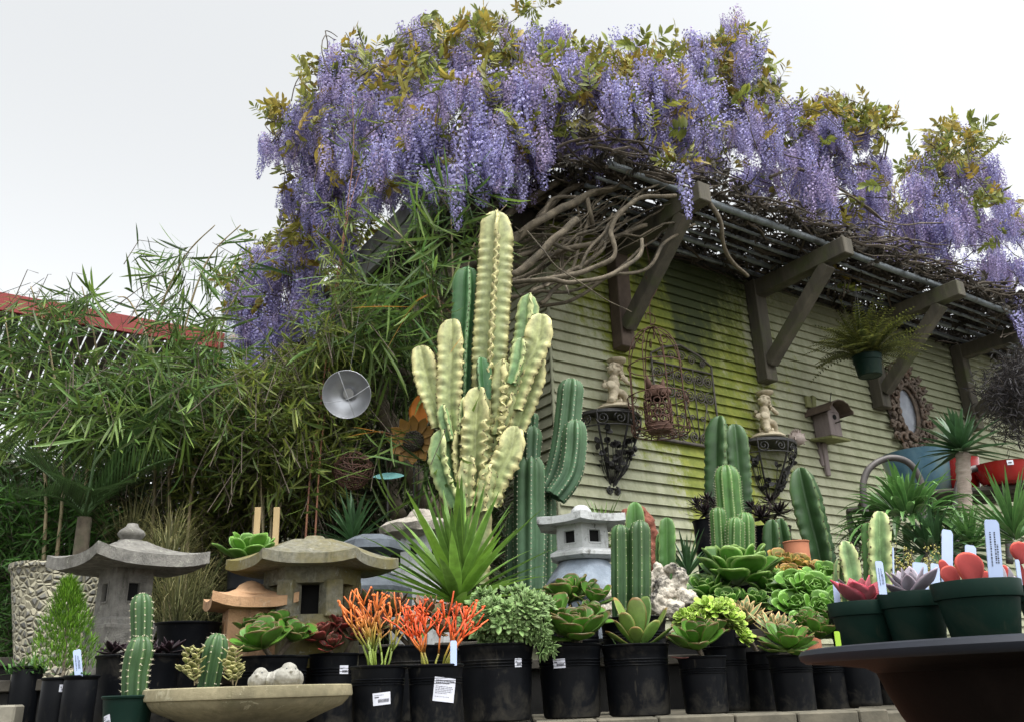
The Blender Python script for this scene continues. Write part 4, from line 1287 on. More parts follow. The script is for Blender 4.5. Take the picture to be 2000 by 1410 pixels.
# mossy wide hexagonal lantern
d2 = 2.98; k2 = mpp(605, 1100, d2); X2 = at(612, 1110, d2).x; C2 = Vector((X2, d2, 0))
def z2(y): return at(612, y, d2).z
def legs6(m):
    ngon_prism(m, C2, 6, [(92 * k2, z2(1146)), (92 * k2, z2(1110))], R_(10))
    ngon_prism(m, C2, 6, [(92 * k2, T1), (92 * k2, z2(1205))], R_(10))
    for i in range(6):
        a = R_(10) + i * PI / 3
        p = C2 + Vector((math.cos(a), math.sin(a), 0)) * 76 * k2
        box(m, p + Vector((0, 0, (z2(1200) + z2(1150)) / 2)), 34 * k2, 34 * k2, z2(1140) - z2(1212), Matrix.Rotation(a, 3, 'Z'), bev=.004)
    ngon_prism(m, C2, 6, [(40 * k2, z2(1205)), (40 * k2, z2(1140))], R_(10), 1)  # black core paints the shade between the pillars
lant('stone_lantern', 'broad mossy stone lantern with open pillared firebox, behind the pencil cactus pots', Vector((X2, d2, T1)), [
    ('roof', 'mossstone', lambda m: roofm(m, C2 + Vector((0, 0, z2(1118))), 6, 165 * k2, .032, z2(1070) - z2(1108), .05, .42, R_(10), concave=1.2, drop=-.003), 'auto'),
    ('cap', 'mossstone', lambda m: lathe(m, [(0, z2(1076)), (62 * k2, z2(1076)), (60 * k2, z2(1066)), (40 * k2, z2(1058)), (22 * k2, z2(1054)), (17 * k2, z2(1048)), (0, z2(1045))], 16, C2, wob=.08), True),
    ('firebox', 'mossstone', legs6, False)])
# small terracotta coloured lantern
d3 = 2.90; k3 = mpp(480, 1180, d3); X3 = at(487, 1190, d3).x; C3 = Vector((X3, d3, 0))
def z3(y): return at(487, y, d3).z
lant('stone_lantern', 'small terracotta coloured lantern partly hidden behind the mossy one', Vector((X3, d3, T1)), [
    ('roof', 'terra', lambda m: roofm(m, C3 + Vector((0, 0, z3(1192))), 4, 112 * k3, .03, z3(1160) - z3(1180), .1, .35, R_(70), concave=1.2), 'auto'),
    ('cap', 'terra', lambda m: lathe(m, [(0, z3(1166)), (56 * k3, z3(1166)), (52 * k3, z3(1160)), (28 * k3, z3(1150)), (22 * k3, z3(1142)), (9 * k3, z3(1135)), (0, z3(1133))], 16, C3, wob=.1), True),
    ('firebox', 'terra', lambda m: (firebox(m, C3 + Vector((0, 0, z3(1255))), 4, 62 * k3, z3(1192) - z3(1255), R_(70), .2, .2, .7), ngon_prism(m, C3, 4, [(66 * k3, T1 - .0), (66 * k3, z3(1255))], R_(70))), False)])
# white hexagonal lantern on a blue grey arched foot
d4 = 3.75; k4 = mpp(1135, 1050, d4); X4 = at(1137, 1040, d4).x; C4 = Vector((X4, d4, 0))
def z4(y): return at(1137, y, d4).z
def foot(m):
    # three-legged snow-viewing foot: a domed ring with arched cut-outs
    V = []; F_ = []; na = 48; nz = 8
    for sh in (1.0, .72):
        for j in range(nz + 1):
            v = j / nz
            for i in range(na):
                a = 2 * PI * i / na
                arch = max(0, math.cos(a * 3 + 1.2)) ** .5 * .45
                t = arch + (1 - arch) * v
                r = (88 - 46 * t ** 1.5) * k4 * sh
                V.append(C4 + Vector((math.cos(a) * r, math.sin(a) * r, z4(1175) + (z4(1092) - z4(1175)) * t * (1 if sh == 1 else .9))))
    for s in range(2):
        for j in range(nz):
            for i in range(na):
                l = (i + 1) % na; b = s * (nz + 1) * na
                f = (b + j * na + i, b + j * na + l, b + (j + 1) * na + l, b + (j + 1) * na + i)
                F_.append(f if s == 0 else f[::-1])
    b = (nz + 1) * na
    for i in range(na):
        l = (i + 1) % na
        F_.append((i, b + i, b + l, l))
    F_.append(tuple(nz * na + i for i in range(na)))
    m.add(V, F_)
lant('stone_lantern', 'white weathered lantern, hexagonal roof, blue grey arched foot, before the shed corner', Vector((X4, d4, T2)), [
    ('roof', 'whitestone', lambda m: roofm(m, C4 + Vector((0, 0, z4(1030))), 6, 98 * k4, .03, z4(1006) - z4(1016), .03, .3, R_(25), concave=.9, drop=-.002), 'auto'),
    ('cap', 'whitestone', lambda m: lathe(m, [(0, z4(1008)), (22 * k4, z4(1006)), (20 * k4, z4(996)), (12 * k4, z4(988)), (0, z4(985))], 12, C4, wob=.1), True),
    ('firebox', 'whitestone', lambda m: firebox(m, C4 + Vector((0, 0, z4(1082))), 6, 56 * k4, z4(1028) - z4(1082), R_(25), .42, .32, .74), False),
    ('collar', 'whitestone', lambda m: ngon_prism(m, C4, 6, [(58 * k4, z4(1096)), (72 * k4, z4(1090)), (72 * k4, z4(1084)), (57 * k4, z4(1076))], R_(25)), False),
    ('foot', 'bluestone', foot, True)])
for o in [o for o in COL.objects if o.name.startswith('stone_lantern')][-1:]:
    b = MB(); ngon_prism(b, C4, 8, [(86 * k4, T2 - .02), (86 * k4, z4(1176))]); part(o, 'plinth', b, MT['bluestone'])
# dark blue lantern pieces behind
d5 = 3.55; k5 = mpp(730, 1070, d5); X5 = at(727, 1070, d5).x; C5 = Vector((X5, d5, 0))
def z5(y): return at(727, y, d5).z
lant('stone_lantern', 'dark blue grey lantern with flat faceted roof, half hidden', Vector((X5, d5, T1)), [
    ('roof', 'slate', lambda m: ngon_prism(m, C5, 6, [(40 * k5, z5(1082)), (66 * k5, z5(1076)), (62 * k5, z5(1060)), (36 * k5, z5(1047)), (0.01, z5(1046))], R_(8)), False),
    ('firebox', 'slate', lambda m: ngon_prism(m, C5, 6, [(36 * k5, z5(1120)), (36 * k5, z5(1080))], R_(8)), False),
    ('foot', 'slate', lambda m: ngon_prism(m, C5, 6, [(78 * k5, z5(1200)), (78 * k5, z5(1150)), (44 * k5, z5(1120)), (36 * k5, z5(1118))], R_(8)), False)])
# rough white lantern left of the spiky plant
d6 = 3.9; k6 = mpp(820, 1050, d6); X6 = at(822, 1050, d6).x; C6 = Vector((X6, d6, 0))
def z6(y): return at(822, y, d6).z
def rough(m):
    n = 28; V = []; prof_ = [(40, 1052), (78, 1044), (80, 1030), (66, 1022), (30, 1012), (22, 1002), (16, 996), (.1, 994)]
    for r, y in prof_:
        for i in range(n):
            a = 2 * PI * i / n
            rr = r * k6 * (1 + .13 * noise.noise(Vector((math.cos(a) * 2.5, math.sin(a) * 2.5, y * .1))))
            V.append(C6 + Vector((math.cos(a) * rr, math.sin(a) * rr * .9, z6(y) + .012 * noise.noise(Vector((a * 3, y, 0))))))
    F_ = [(j * n + i, j * n + (i + 1) % n, (j + 1) * n + (i + 1) % n, (j + 1) * n + i) for j in range(len(prof_) - 1) for i in range(n)]
    m.add(V, F_ + [tuple(range(n - 1, -1, -1))])
lant('stone_lantern', 'rough crumbly white lantern with slab roof, behind the left blades of the spiky yucca', Vector((X6, d6, T2)), [
    ('roof', 'roughwhite', rough, False),
    ('firebox', 'whitestone', lambda m: firebox(m, C6 + Vector((0, 0, z6(1110))), 4, 40 * k6, z6(1050) - z6(1110), R_(20), .3, .4, .75), False),
    ('base', 'whitestone', lambda m: ngon_prism(m, C6, 4, [(58 * k6, T2 - .01), (58 * k6, z6(1112)), (40 * k6, z6(1109))], R_(20)), False)])

# ------------------------------------------------------------------ pebble planter on the left
def pebbles():
    m, t, p = _mat('pebble_mosaic')
    tc = t.nodes.new('ShaderNodeTexCoord')
    v = t.nodes.new('ShaderNodeTexVoronoi'); v.feature = 'DISTANCE_TO_EDGE'; v.inputs['Scale'].default_value = 36
    v2 = t.nodes.new('ShaderNodeTexVoronoi'); v2.inputs['Scale'].default_value = 36
    for q_ in (v, v2): t.links.new(tc.outputs['Object'], q_.inputs['Vector'])
    sc = t.nodes.new('ShaderNodeSeparateColor'); t.links.new(v2.outputs['Color'], sc.inputs[0])
    st = _mix(t, sc.outputs[0], (.10, .10, .09), (.26, .25, .22))
    t.links.new(_mix(t, _range(t, v.outputs['Distance'], .14, .24), (.42, .39, .28), st), p.inputs['Base Color'])
    _bump(t, p, _range(t, v.outputs['Distance'], 0, .3), 1.0, .02)
    p.inputs['Roughness'].default_value = .85
    return m
MT['pebble'] = pebbles()
d7 = 3.75; X7 = at(112, 1200, d7).x; k7 = mpp(112, 1200, d7)
def z7(y): return at(112, y, d7).z
r7 = thing('stone_planter', 'tapered round planter covered in grey and cream pebbles at the far left', 'planter', Vector((X7, d7, T1)))
b = MB(); lathe(b, [(62 * k7, T1), (64 * k7, z7(1280)), (92 * k7, z7(1120)), (97 * k7, z7(1116)), (97 * k7, z7(1106)), (88 * k7, z7(1106)), (86 * k7, z7(1118))], 40, Vector((X7, d7, 0)), wob=.02)
part(r7, 'planter_wall', b, MT['pebble'], smooth='auto')
b = MB(); lathe(b, [(0, z7(1119)), (87 * k7, z7(1119))], 24, Vector((X7, d7, 0))); part(r7, 'soil', b, MT['soil'])

# ------------------------------------------------------------------ bird bath with two stone birds
dB = 2.17; kB = mpp(487, 1350, dB); XB = at(487, 1350, dB).x; CB = Vector((XB, dB, 0)); zt_ = at(487, 1341, dB).z
bb = thing('bird_bath', 'wide shallow sand coloured concrete bird bath bowl in the left foreground', 'bird bath', Vector((XB, dB, BT)))
b = MB(); R = 199 * kB
lathe(b, [(0, BT), (.07, BT), (.08, BT + .004), (R * .72, zt_ - .062), (R * .9, zt_ - .045), (R * .955, zt_ - .032), (R * .965, zt_ - .027), (R * .995, zt_ - .025), (R, zt_ - .02), (R * .99, zt_ - .002), (R * .975, zt_), (R * .94, zt_ - .001), (R * .92, zt_ - .008), (R * .6, zt_ - .035), (0, zt_ - .045)], 72, CB)
part(bb, 'bowl', b, MT['bath'], smooth='auto')
def bird(label, px, pyt, w, yaw, tilt, seed):
    dd = dB - .0; s = mpp(px, 1320, dd) * w
    c = at(px, 1337, dd - R * .02 + .12); c = Vector((c.x, dB + .13, zt_ - .012))
    s = w * kB * 1.2
    root = thing('stone_bird', label, 'bird figurine', c, 0, 'stone birds on the bird bath')
    m = MB(); o = Vector((0, 0, 0)); rz = Matrix.Rotation(yaw, 3, 'Z')
    ell(m, rz @ Vector((0, .02 * s / .06, .34 * s)), .5 * s, .56 * s, .36 * s)
    ell(m, rz @ Vector((0, -.12 * s, .42 * s)), .40 * s, .40 * s, .34 * s)
    ell(m, rz @ Vector((tilt * s, -.2 * s, .62 * s)), .25 * s, .25 * s, .23 * s)
    ell(m, rz @ Vector((tilt * s, -.47 * s, .58 * s)), .05 * s, .1 * s, .05 * s)
    tube(m, [rz @ Vector((0, .4 * s, .36 * s)), rz @ Vector((.05 * s, .95 * s, .25 * s))], [.16 * s, .09 * s], 8)
    for sg in (-1, 1): ell(m, rz @ Vector((sg * .43 * s, .15 * s, .36 * s)), .12 * s, .48 * s, .24 * s)
    for sg in (-1, 1): ell(m, rz @ Vector((sg * .15 * s, -.2 * s, .06 * s)), .08 * s, .14 * s, .06 * s)
    remesh(m, 'body', MT['birdstone'], root, .0022, 2, .0012, 90)
    e = MB()
    for sg in (-1, 1): ell(e, rz @ Vector(((tilt + sg * .13) * s, -.39 * s, .66 * s)), .025 * s, .02 * s, .025 * s, seg=8, rings=6)
    e.build('eye', MT['slate'], root, True)
bird('left stone bird looking down, on the bird bath rim', 508, 1298, 48, -.15, .02, 1)
bird('right stone bird with a ruffled tail turned to the right, on the bird bath rim', 556, 1293, 56, .55, 0, 2)

# ------------------------------------------------------------------ white rock figures and red driftwood
def rocks(name, label, cat, lumps, d, mat, vox, disp, ds, base_y, pname='rock'):
    c = at(sum(l[0] for l in lumps) / len(lumps), base_y, d)
    root = thing(name, label, cat, c); m = MB(); rn = random.Random(len(label))
    for (x, y, rx, ry, dz) in lumps:
        p = at(x, y, d + dz) - c; kk = mpp(x, y, d + dz)
        ell(m, p, rx * kk, rx * kk * .8, ry * kk, Matrix.Rotation(rn.uniform(-.5, .5), 3, 'Y'), seg=16, rings=10)
    remesh(m, pname, MT[mat], root, vox, 1, disp, ds)
    return root
rocks('rock_ornament', 'knobbly white weathered rock of piled lumps right of the twin green columns', 'rock', [(1298, 1150, 20, 26, 0), (1328, 1132, 16, 22, 0), (1290, 1120, 14, 22, .03), (1340, 1165, 22, 16, -.02), (1285, 1180, 26, 20, 0), (1315, 1190, 22, 20, -.03), (1350, 1185, 12, 22, 0), (1310, 1108, 12, 9, 0), (1270, 1140, 10, 24, .03), (1330, 1205, 26, 14, 0)], 3.35, 'whiterock', .0045, .013, 24, 1215)
rocks('rock_ornament', 'smaller white rock peeping out left of the twin green columns', 'rock', [(1186, 1190, 16, 16, 0), (1192, 1165, 12, 18, 0), (1200, 1205, 18, 12, 0), (1215, 1170, 16, 24, 0.03)], 3.4, 'whiterock', .0045, .011, 24, 1215)
rocks('driftwood', 'twisted rusty red driftwood leaning up the green wall behind the twin columns', 'driftwood', [(1250, 1100, 22, 26, 0), (1262, 1075, 20, 30, 0), (1272, 1050, 14, 30, 0), (1262, 1022, 16, 24, 0), (1246, 1000, 16, 16, 0), (1240, 1060, 16, 30, 0), (1225, 1000, 10, 10, 0), (1275, 1110, 12, 20, 0)], 4.3, 'redrock', .008, .014, 18, 1130, 'wood')
# ================================================================== POTS AND SUCCULENTS
def plastic(name, c1, c2, dust, spec=.10, rough=.45, lo=.5, hi=.8):
    m, t, p = _mat(name)
    f = _range(t, _noise(t, 5, 6, .7), .35, .7)
    col = _mix(t, f, c1, c2)
    tc = t.nodes.new('ShaderNodeTexCoord'); sp = t.nodes.new('ShaderNodeSeparateXYZ'); t.links.new(tc.outputs['Object'], sp.inputs[0])
    low = _range(t, sp.outputs[2], .11, .0, 0, .12)
    ad = t.nodes.new('ShaderNodeMath'); ad.operation = 'ADD'; t.links.new(low, ad.inputs[0]); t.links.new(_noise(t, 11, 7, .75, dist=.6), ad.inputs[1])
    k = _range(t, ad.outputs[0], .55, .85, 0, .8)
    col = _mix(t, k, col, dust)
    scr = _range(t, _noise(t, 90, 3, .6, stretch=(1, 1, .2)), .66, .72, 0, .35)
    col = _mix(t, scr, col, dust)
    t.links.new(col, p.inputs['Base Color'])
    t.links.new(_range(t, k, 0, .7, rough, .8), p.inputs['Roughness']); _spec(p, spec)
    _bump(t, p, _noise(t, 40, 4), .08, .002)
    return m
MT['blackpot'] = plastic('black_nursery_plastic', (.0022, .0026, .0036), (.005, .0058, .0075), (.05, .045, .035), lo=.56, hi=.85)
MT['greenpot'] = plastic('green_plastic', (.004, .015, .011), (.007, .022, .016), (.03, .036, .024), rough=.5)
MT['tagwhite'] = surf('white_plastic_tag', (.38, .47, .68), (.46, .55, .76), 8, .5, .05, .001)
MT['labelpaper'] = surf('white_label', (.52, .53, .6), (.6, .61, .68), 8, .6, .05, .001)
MT['ink'] = surf('black_ink', (.02, .02, .03), (.03, .03, .04), 8, .6, .0)
MT['tagblue'] = surf('pale_blue_tag', (.2, .42, .62), (.26, .5, .7), 8, .5, .05, .001)
MT['taglime'] = surf('lime_tag', (.3, .5, .03), (.36, .56, .05), 8, .5, .05, .001)

def SUC(name, base, tip, edge, hue=None, **k):
    MT[name] = leafm(name, base, tip, edge=edge, hue=hue, rough=k.pop('rough', .42), trans=k.pop('trans', .12), **k); return MT[name]
SUC('aeonium_green', (.115, .24, .035), (.06, .17, .018), (.13, .10, .035), edge_lo=.86, edge_hi=1.0)
SUC('aeonium_lime', (.055, .16, .02), (.06, .17, .018), (.2, .32, .08), edge_lo=.8)
SUC('aeonium_light', (.085, .21, .03), (.085, .21, .02), (.18, .34, .07), edge_lo=.8)
SUC('aeonium_bronze', (.13, .2, .04), (.26, .22, .05), (.38, .2, .05), edge_lo=.7)
SUC('aeonium_red', (.045, .07, .03), (.13, .018, .018), (.22, .03, .025), hue=(.06, .035, .02), edge_lo=.6, tip_lo=.45, tip_hi=.75)
SUC('aeonium_black', (.012, .012, .012), (.028, .012, .02), (.04, .02, .025), edge_lo=.8, rough=.35)
SUC('variegated', (.16, .24, .09), (.17, .24, .11), (.58, .40, .19), edge_lo=.45, edge_hi=.8)
SUC('variegated_red', (.10, .13, .05), (.12, .13, .05), (.48, .2, .12), hue=(.16, .06, .05), edge_lo=.6, edge_hi=.95)
SUC('crested', (.13, .23, .07), (.18, .28, .09), (.26, .35, .14), edge_lo=.8, rough=.6)
SUC('limecrest', (.20, .36, .035), (.30, .45, .05), (.36, .46, .10), edge_lo=.7, rough=.5)
SUC('kalanchoe', (.14, .26, .05), (.21, .29, .06), (.34, .22, .08), hue=(.11, .24, .05), edge_lo=.86, edge_hi=1)
SUC('pinkagave', (.42, .16, .18), (.42, .09, .11), (.55, .06, .10), edge_lo=.7, rough=.5)
SUC('ghost', (.27, .27, .30), (.30, .26, .31), (.45, .36, .42), edge_lo=.8, rough=.7)
SUC('redheart', (.25, .03, .028), (.31, .028, .024), (.55, .09, .06), edge_lo=.8, rough=.75)
SUC('purplegrey', (.10, .07, .08), (.12, .08, .10), (.2, .12, .14), edge_lo=.8)
SUC('firestick', (.16, .22, .035), (.60, .15, .03), None, vary=(.75, 1.2), tip_lo=.35, tip_hi=.85, trans=0)
SUC('firered', (.20, .2, .03), (.70, .10, .025), None, vary=(.75, 1.2), tip_lo=.12, tip_hi=.5, trans=0)
SUC('lemoncypress', (.06, .16, .015), (.2, .36, .03), None, vary=(.5, 1.4), rough=.6)
SUC('jade', (.13, .18, .05), (.4, .38, .16), (.45, .42, .18), vary=(.6, 1.2), edge_lo=.5)
SUC('foliage_green', (.04, .11, .025), (.07, .16, .035), None, vary=(.5, 1.4))

def potmesh(mb, soil, c, R, H, taper=.82, rim=.022, lip=.006, ridges=True, seg=40, feet=True, square=0):
    """nursery pot, top radius R, rim band, ridges, hollow with soil; c = base centre"""
    rb = R * taper
    pr = [(0, .003), (rb * .9, .003), (rb * .93, 0), (rb, .004), (rb + .001, .012)]
    def rr(z): return rb + (R * .965 - rb) * z / H
    pr += [(rr(H * .5), H * .5)]
    if ridges:
        for zz_ in (.70, .74, .78):
            pr += [(rr(H * zz_) - .0005, H * (zz_ - .012)), (rr(H * zz_) + .0022, H * zz_), (rr(H * zz_) - .0005, H * (zz_ + .012))]
    pr += [(rr(H - rim), H - rim - .003), (R - .003, H - rim), (R - .0015, H - .008), (R + lip * .3, H - .006), (R + lip * .5, H - .002), (R, H), (R - .004, H), (R - .007, H - .01), (R * .9, H - .03), (R * .85, H * .6)]
    lathe(mb, pr, seg, c, sq=square)
    z = H - .02
    lathe(soil, [(0, z + .004), (R * .5, z + .003), (R * .93, z)], 24, c, wob=.05)
def surfpt(c, R, H, taper, az, z, off=.0012):
    r = R * taper + (R * .965 - R * taper) * z / H + off
    return Vector((c.x + r * math.cos(az), c.y + r * math.sin(az), c.z + z))
def sticker(root, c, R, H, taper, az, z, w, h, tilt=0.0, lines='bar', name='price_label'):
    """curved paper label on the pot wall, with printed lines / bar code"""
    def pt(u, v, off):
        u2 = u * math.cos(tilt) - v * math.sin(tilt); v2 = u * math.sin(tilt) + v * math.cos(tilt)
        return surfpt(c, R, H, taper, az + u2 / R, z + v2, off)
    m = MB(); n = 6
    V = []
    for i in range(n + 1):
        for v in (-.5, .5): V.append(pt((i / n - .5) * w, v * h, .0014))
    m.add(V, [(2 * i, 2 * i + 2, 2 * i + 3, 2 * i + 1) for i in range(n)])
    lab = part(root, name, m, MT['labelpaper'])
    k = MB(); rn = random.Random(int(w * 1e4 + az * 100))
    def bar(u0, u1, v0, v1): 
        mid = (u0 + u1) / 2
        k.add([pt(u0, v0, .0018), pt(u1, v0, .0018), pt(u1, v1, .0018), pt(u0, v1, .0018)], [(0, 1, 2, 3)])
    if lines == 'bar':
        u = -.22 * w
        while u < .40 * w:
            b_ = rn.uniform(.006, .018) * w; bar(u, u + b_, -.30 * h, -.02 * h); u += b_ + rn.uniform(.008, .014) * w
        bar(-.4 * w, -.16 * w, .10 * h, .18 * h)
        u = -.4 * w
        for q_ in range(7):
            b_ = rn.uniform(.05, .1) * w; bar(u, u + b_ * .7, .28 * h, .32 * h); u += b_
    else:
        for (v, t_, s_) in ((.36, .05, 1), (.27, .05, .7), (.12, .022, .9), (.05, .022, .95), (-.02, .022, .9), (-.09, .022, .93), (-.16, .022, .6), (-.3, .016, .8)):
            u = -.42 * w
            while u < (-.42 + .8 * s_) * w:
                b_ = rn.uniform(.03, .1) * w; bar(u, u + b_ * .8, (v - t_ / 2) * h, (v + t_ / 2) * h); u += b_ + .012 * w
    part(lab, 'print', k, MT['ink'])
def stake(root, base, top, w, mat='tagwhite', text=True, facing=None, name='plant_tag'):
    """flat plastic plant tag, pointed foot hidden, notched top"""
    d_ = (top - base); Ln = d_.length; d_.normalize()
    f = facing or Vector((0, -1, 0))
    x = d_.cross(f).normalized(); y = x.cross(d_).normalized()
    t = .0007
    out = [(-.5, 0), (.5, 0), (.5, .93), (.4, .975), (.3, 1), (-.36, 1), (-.46, .975), (-.5, .93)]
    m = MB(); V = []
    for s in (-1, 1):
        for u, v in out: V.append(base + x * (u * w) + d_ * (v * Ln) + y * (s * t))
    n = len(out)
    m.add(V, [tuple(range(n)), tuple(range(2 * n - 1, n - 1, -1))] + [(i, i + n, (i + 1) % n + n, (i + 1) % n) for i in range(n)])
    o = part(root, name, m, MT[mat])
    if text:
        k = MB(); rn = random.Random(int(w * 1e5))
        for (u, v0, v1) in ((-.2, .25, .8), (0.1, .3, .78), (.25, .3, .6)):
            v = v0
            while v < v1:
                b_ = rn.uniform(.008, .03)
                for sg in (1,):
                    p0 = base + x * ((u - .05) * w) + d_ * (v * Ln) + y * (t * 1.5) * -1 * sg
                    q0 = [base + x * ((u + a * .05) * w) + d_ * ((v + b_ * bb_) * Ln) - y * (t * 1.6) for a, bb_ in ((-1, 0), (1, 0), (1, 1), (-1, 1))]
                    q1 = [base + x * ((u + a * .05) * w) + d_ * ((v + b_ * bb_) * Ln) + y * (t * 1.6) for a, bb_ in ((-1, 0), (1, 0), (1, 1), (-1, 1))]
                    k.add(q0, [(0, 1, 2, 3)]); k.add(q1, [(3, 2, 1, 0)])
                v += b_ + rn.uniform(.01, .02)
        part(o, 'print', k, MT['ink'])
    return o
def potted(label, cat, x0, x1, yrim, ybot, d, name='potted_succulent', taper=.82, mat='blackpot', group=None, ridges=True, ground=None, rim=.022, H=None, lip=.006):
    """pot whose rim spans photo x0..x1 at yrim; returns root, rim centre, radius"""
    xm = (x0 + x1) / 2
    k = mpp(xm, yrim, d); R = (x1 - x0) / 2 * k
    top = at(xm, yrim, d); 
    zb = ground if ground is not None else at(xm, ybot, d).z
    if H: zb = top.z - H
    c = Vector((top.x, d, zb)); H_ = top.z - zb
    root = thing(name, label, cat, c, 0, group)
    m = MB(); s = MB(); potmesh(m, s, c, R, H_, taper, rim, ridges=ridges, lip=lip)
    part(root, 'pot', m, MT[mat], smooth='auto'); part(root, 'soil', s, MT['soil'])
    return root, Vector((top.x, d, top.z - .015)), R, c, H_
GP = 'nursery pots of succulents along the bench front'
def aeon(root, heads, mat, seed=0, pname='rosette', **kw):
    """heads: (px, py, d, radius px, n leaves, tilt)"""
    for i, (px, py, d, r, n, tl_) in enumerate(heads):
        p = at(px, py, d); kk = mpp(px, py, d); m = MB()
        ax = Vector((tl_[0], tl_[1], 1)).normalized()
        args = dict(shape='spat', wr=.62, th=.12, el0=80, el1=8, curl=.6, cup=.28); args.update(kw); args['wr'] = args['wr'] * (1.25 if args['shape'] == 'spat' else 1)
        rosette(m, p - Vector((0, 0, r * kk * .12)), r * kk * 1.12, n, axis=ax, seed=seed + i * 7, **args)
        part(root, pname, m, MT[mat], smooth=True)
def stems(root, c, tops, r=.008, mat='bark'):
    for i, t in enumerate(tops):
        m = MB(); a = Vector(c) + Vector((random.Random(i).uniform(-.02, .02), 0, -.02))
        tube(m, smooth_path([a, (a + t) / 2 + Vector((0, .01, 0)), t], 4), r, 6, rib=.2); part(root, 'stem', m, MT[mat], smooth=True)

# --- pot 1 and 2: pencil cacti
def firestick(root, c, R, mat, seed, H, n, lean=0):
    rn = random.Random(seed); m = MB()
    def grow(p, d_, L_, r, lev, t0): #
        q_ = p + d_ * L_; mid = (p + q_) / 2 + Vector((rn.uniform(-.004, .004), rn.uniform(-.004, .004), 0))
        t1 = min(1, t0 + L_ / H)
        b = len(m.v)
        tube(m, [p, mid, q_, q_ + d_ * r * .6], [r, r * .95, r * .9, r * .5], 7)
        for j in range(b, len(m.v)):
            f = m.a[j][0]; m.a[j] = (t0 + (t1 - t0) * f, 0, 0)
        if lev == 0 or t1 >= 1: 
            if rn.random() < .35:
                for _ in range(3):
                    e = q_ + rdir(rn.uniform(0, 6.3), rn.uniform(0, 1.2)) * .006; b = len(m.v)
                    tube(m, [q_, e], [.0022, .003], 5)
                    for j in range(b, len(m.v)): m.a[j] = (1, 0, 0)
            return
        k = rn.choice((1, 2, 2, 3)); a0 = rn.uniform(0, 6.3)
        for i in range(k):
            a = a0 + i * 2 * PI / k + rn.uniform(-.4, .4); x, y = frame(d_)
            nd = (d_ + (x * math.cos(a) + y * math.sin(a)) * rn.uniform(.35, .7) + Vector((0, 0, .25))).normalized()
            grow(q_, nd, L_ * rn.uniform(.7, 1.05), r * .88, lev - 1, t1)
    for i in range(n):
        az = rn.uniform(0, 6.3); rr = R * .45 * math.sqrt(rn.random())
        p = c + Vector((math.cos(az) * rr, math.sin(az) * rr, 0))
        grow(p, (Vector((math.cos(az) * .35 + lean, math.sin(az) * .35, 1))).normalized(), H * rn.uniform(.24, .42), .0028, 3, 0)
    part(root, 'stems', m, MT[mat], smooth=True)
r, c, R, b0, H = potted('black pot with orange tipped green pencil cactus beside the bird bath', 'potted succulent', 685, 793, 1299, 0, 2.28, ground=BT, taper=.86, group=GP)
firestick(r, c, R, 'firestick', 5, .175, 11)
sticker(r, b0, R, H, .86, R_(-72), H - .077, .046, .028, .08)
r, c, R, b0, H = potted('black pot with bright red orange pencil cactus and a large printed care label', 'potted succulent', 796, 905, 1297, 0, 2.30, ground=BT, taper=.86, group=GP)
firestick(r, c, R, 'firered', 9, .175, 9, .12)
sticker(r, b0, R, H, .86, R_(-64), H - .060, .060, .055, -.12, 'text', 'care_label')
stake(r, at(886, 1299, 2.25), at(886, 1250, 2.25), .016, text=False)
# --- pot 3: crested silvery green mound
r, c, R, b0, H = potted('wide dusty black pot overflowing with a grey green mound of small rosettes', 'potted succulent', 895, 1042, 1258, 0, 2.74, ground=BT, taper=.86, group=GP, lip=.008)
rn = random.Random(4); m = MB()
for i in range(175):
    t = rn.random(); a = rn.uniform(0, 2 * PI)
    px = 992 + (86 * math.sqrt(t)) * math.cos(a); py = 1203 - (56 * math.sqrt(t)) * math.sin(a)
    dd = 2.74 - .10 * math.sqrt(max(0, 1 - t)) + rn.uniform(-.02, .06)
    p = at(px, py, dd); ax = Vector(((px - 990) / 90, -.75, .45 + (1203 - py) / 60)).normalized()
    rosette(m, p, .034 * rn.uniform(.75, 1.15), 11, 'point', .5, .28, 72, 5, .5, .2, ax, i, 0, 5, 6)
for i in range(16):
    px = 1045 + rn.uniform(-8, 30); py = 1225 + i * 3.4; p = at(px + i * .4, py, 2.66)
    rosette(m, p, .03, 10, 'point', .34, .28, 72, 5, .5, .2, Vector((.6, -.6, -.1 - i * .04)).normalized(), i + 200, 0, 5, 6)
part(r, 'rosettes', m, MT['crested'], smooth=True)
sticker(r, b0, R, H, .86, R_(-52), H - .056, .026, .024, .02)
# --- pot 4: flapjack aeoniums
r, c, R, b0, H = potted('dusty black pot with large flat green rosettes, right of the grey green mound', 'potted succulent', 1047, 1174, 1258, 0, 2.80, ground=BT, taper=.84, group=GP, lip=.008)
aeon(r, [(1122, 1240, 2.78, 72, 30, (.05, -.35)), (1085, 1205, 2.86, 50, 20, (-.3, -.3)), (1150, 1205, 2.9, 46, 18, (.4, -.2))], 'aeonium_green', 11, wr=.55, cup=.2)
stems(r, c, [at(1122, 1240, 2.78), at(1085, 1205, 2.86), at(1150, 1205, 2.9)])
sticker(r, b0, R, H, .84, R_(-112), H - .056, .040, .026, .03)
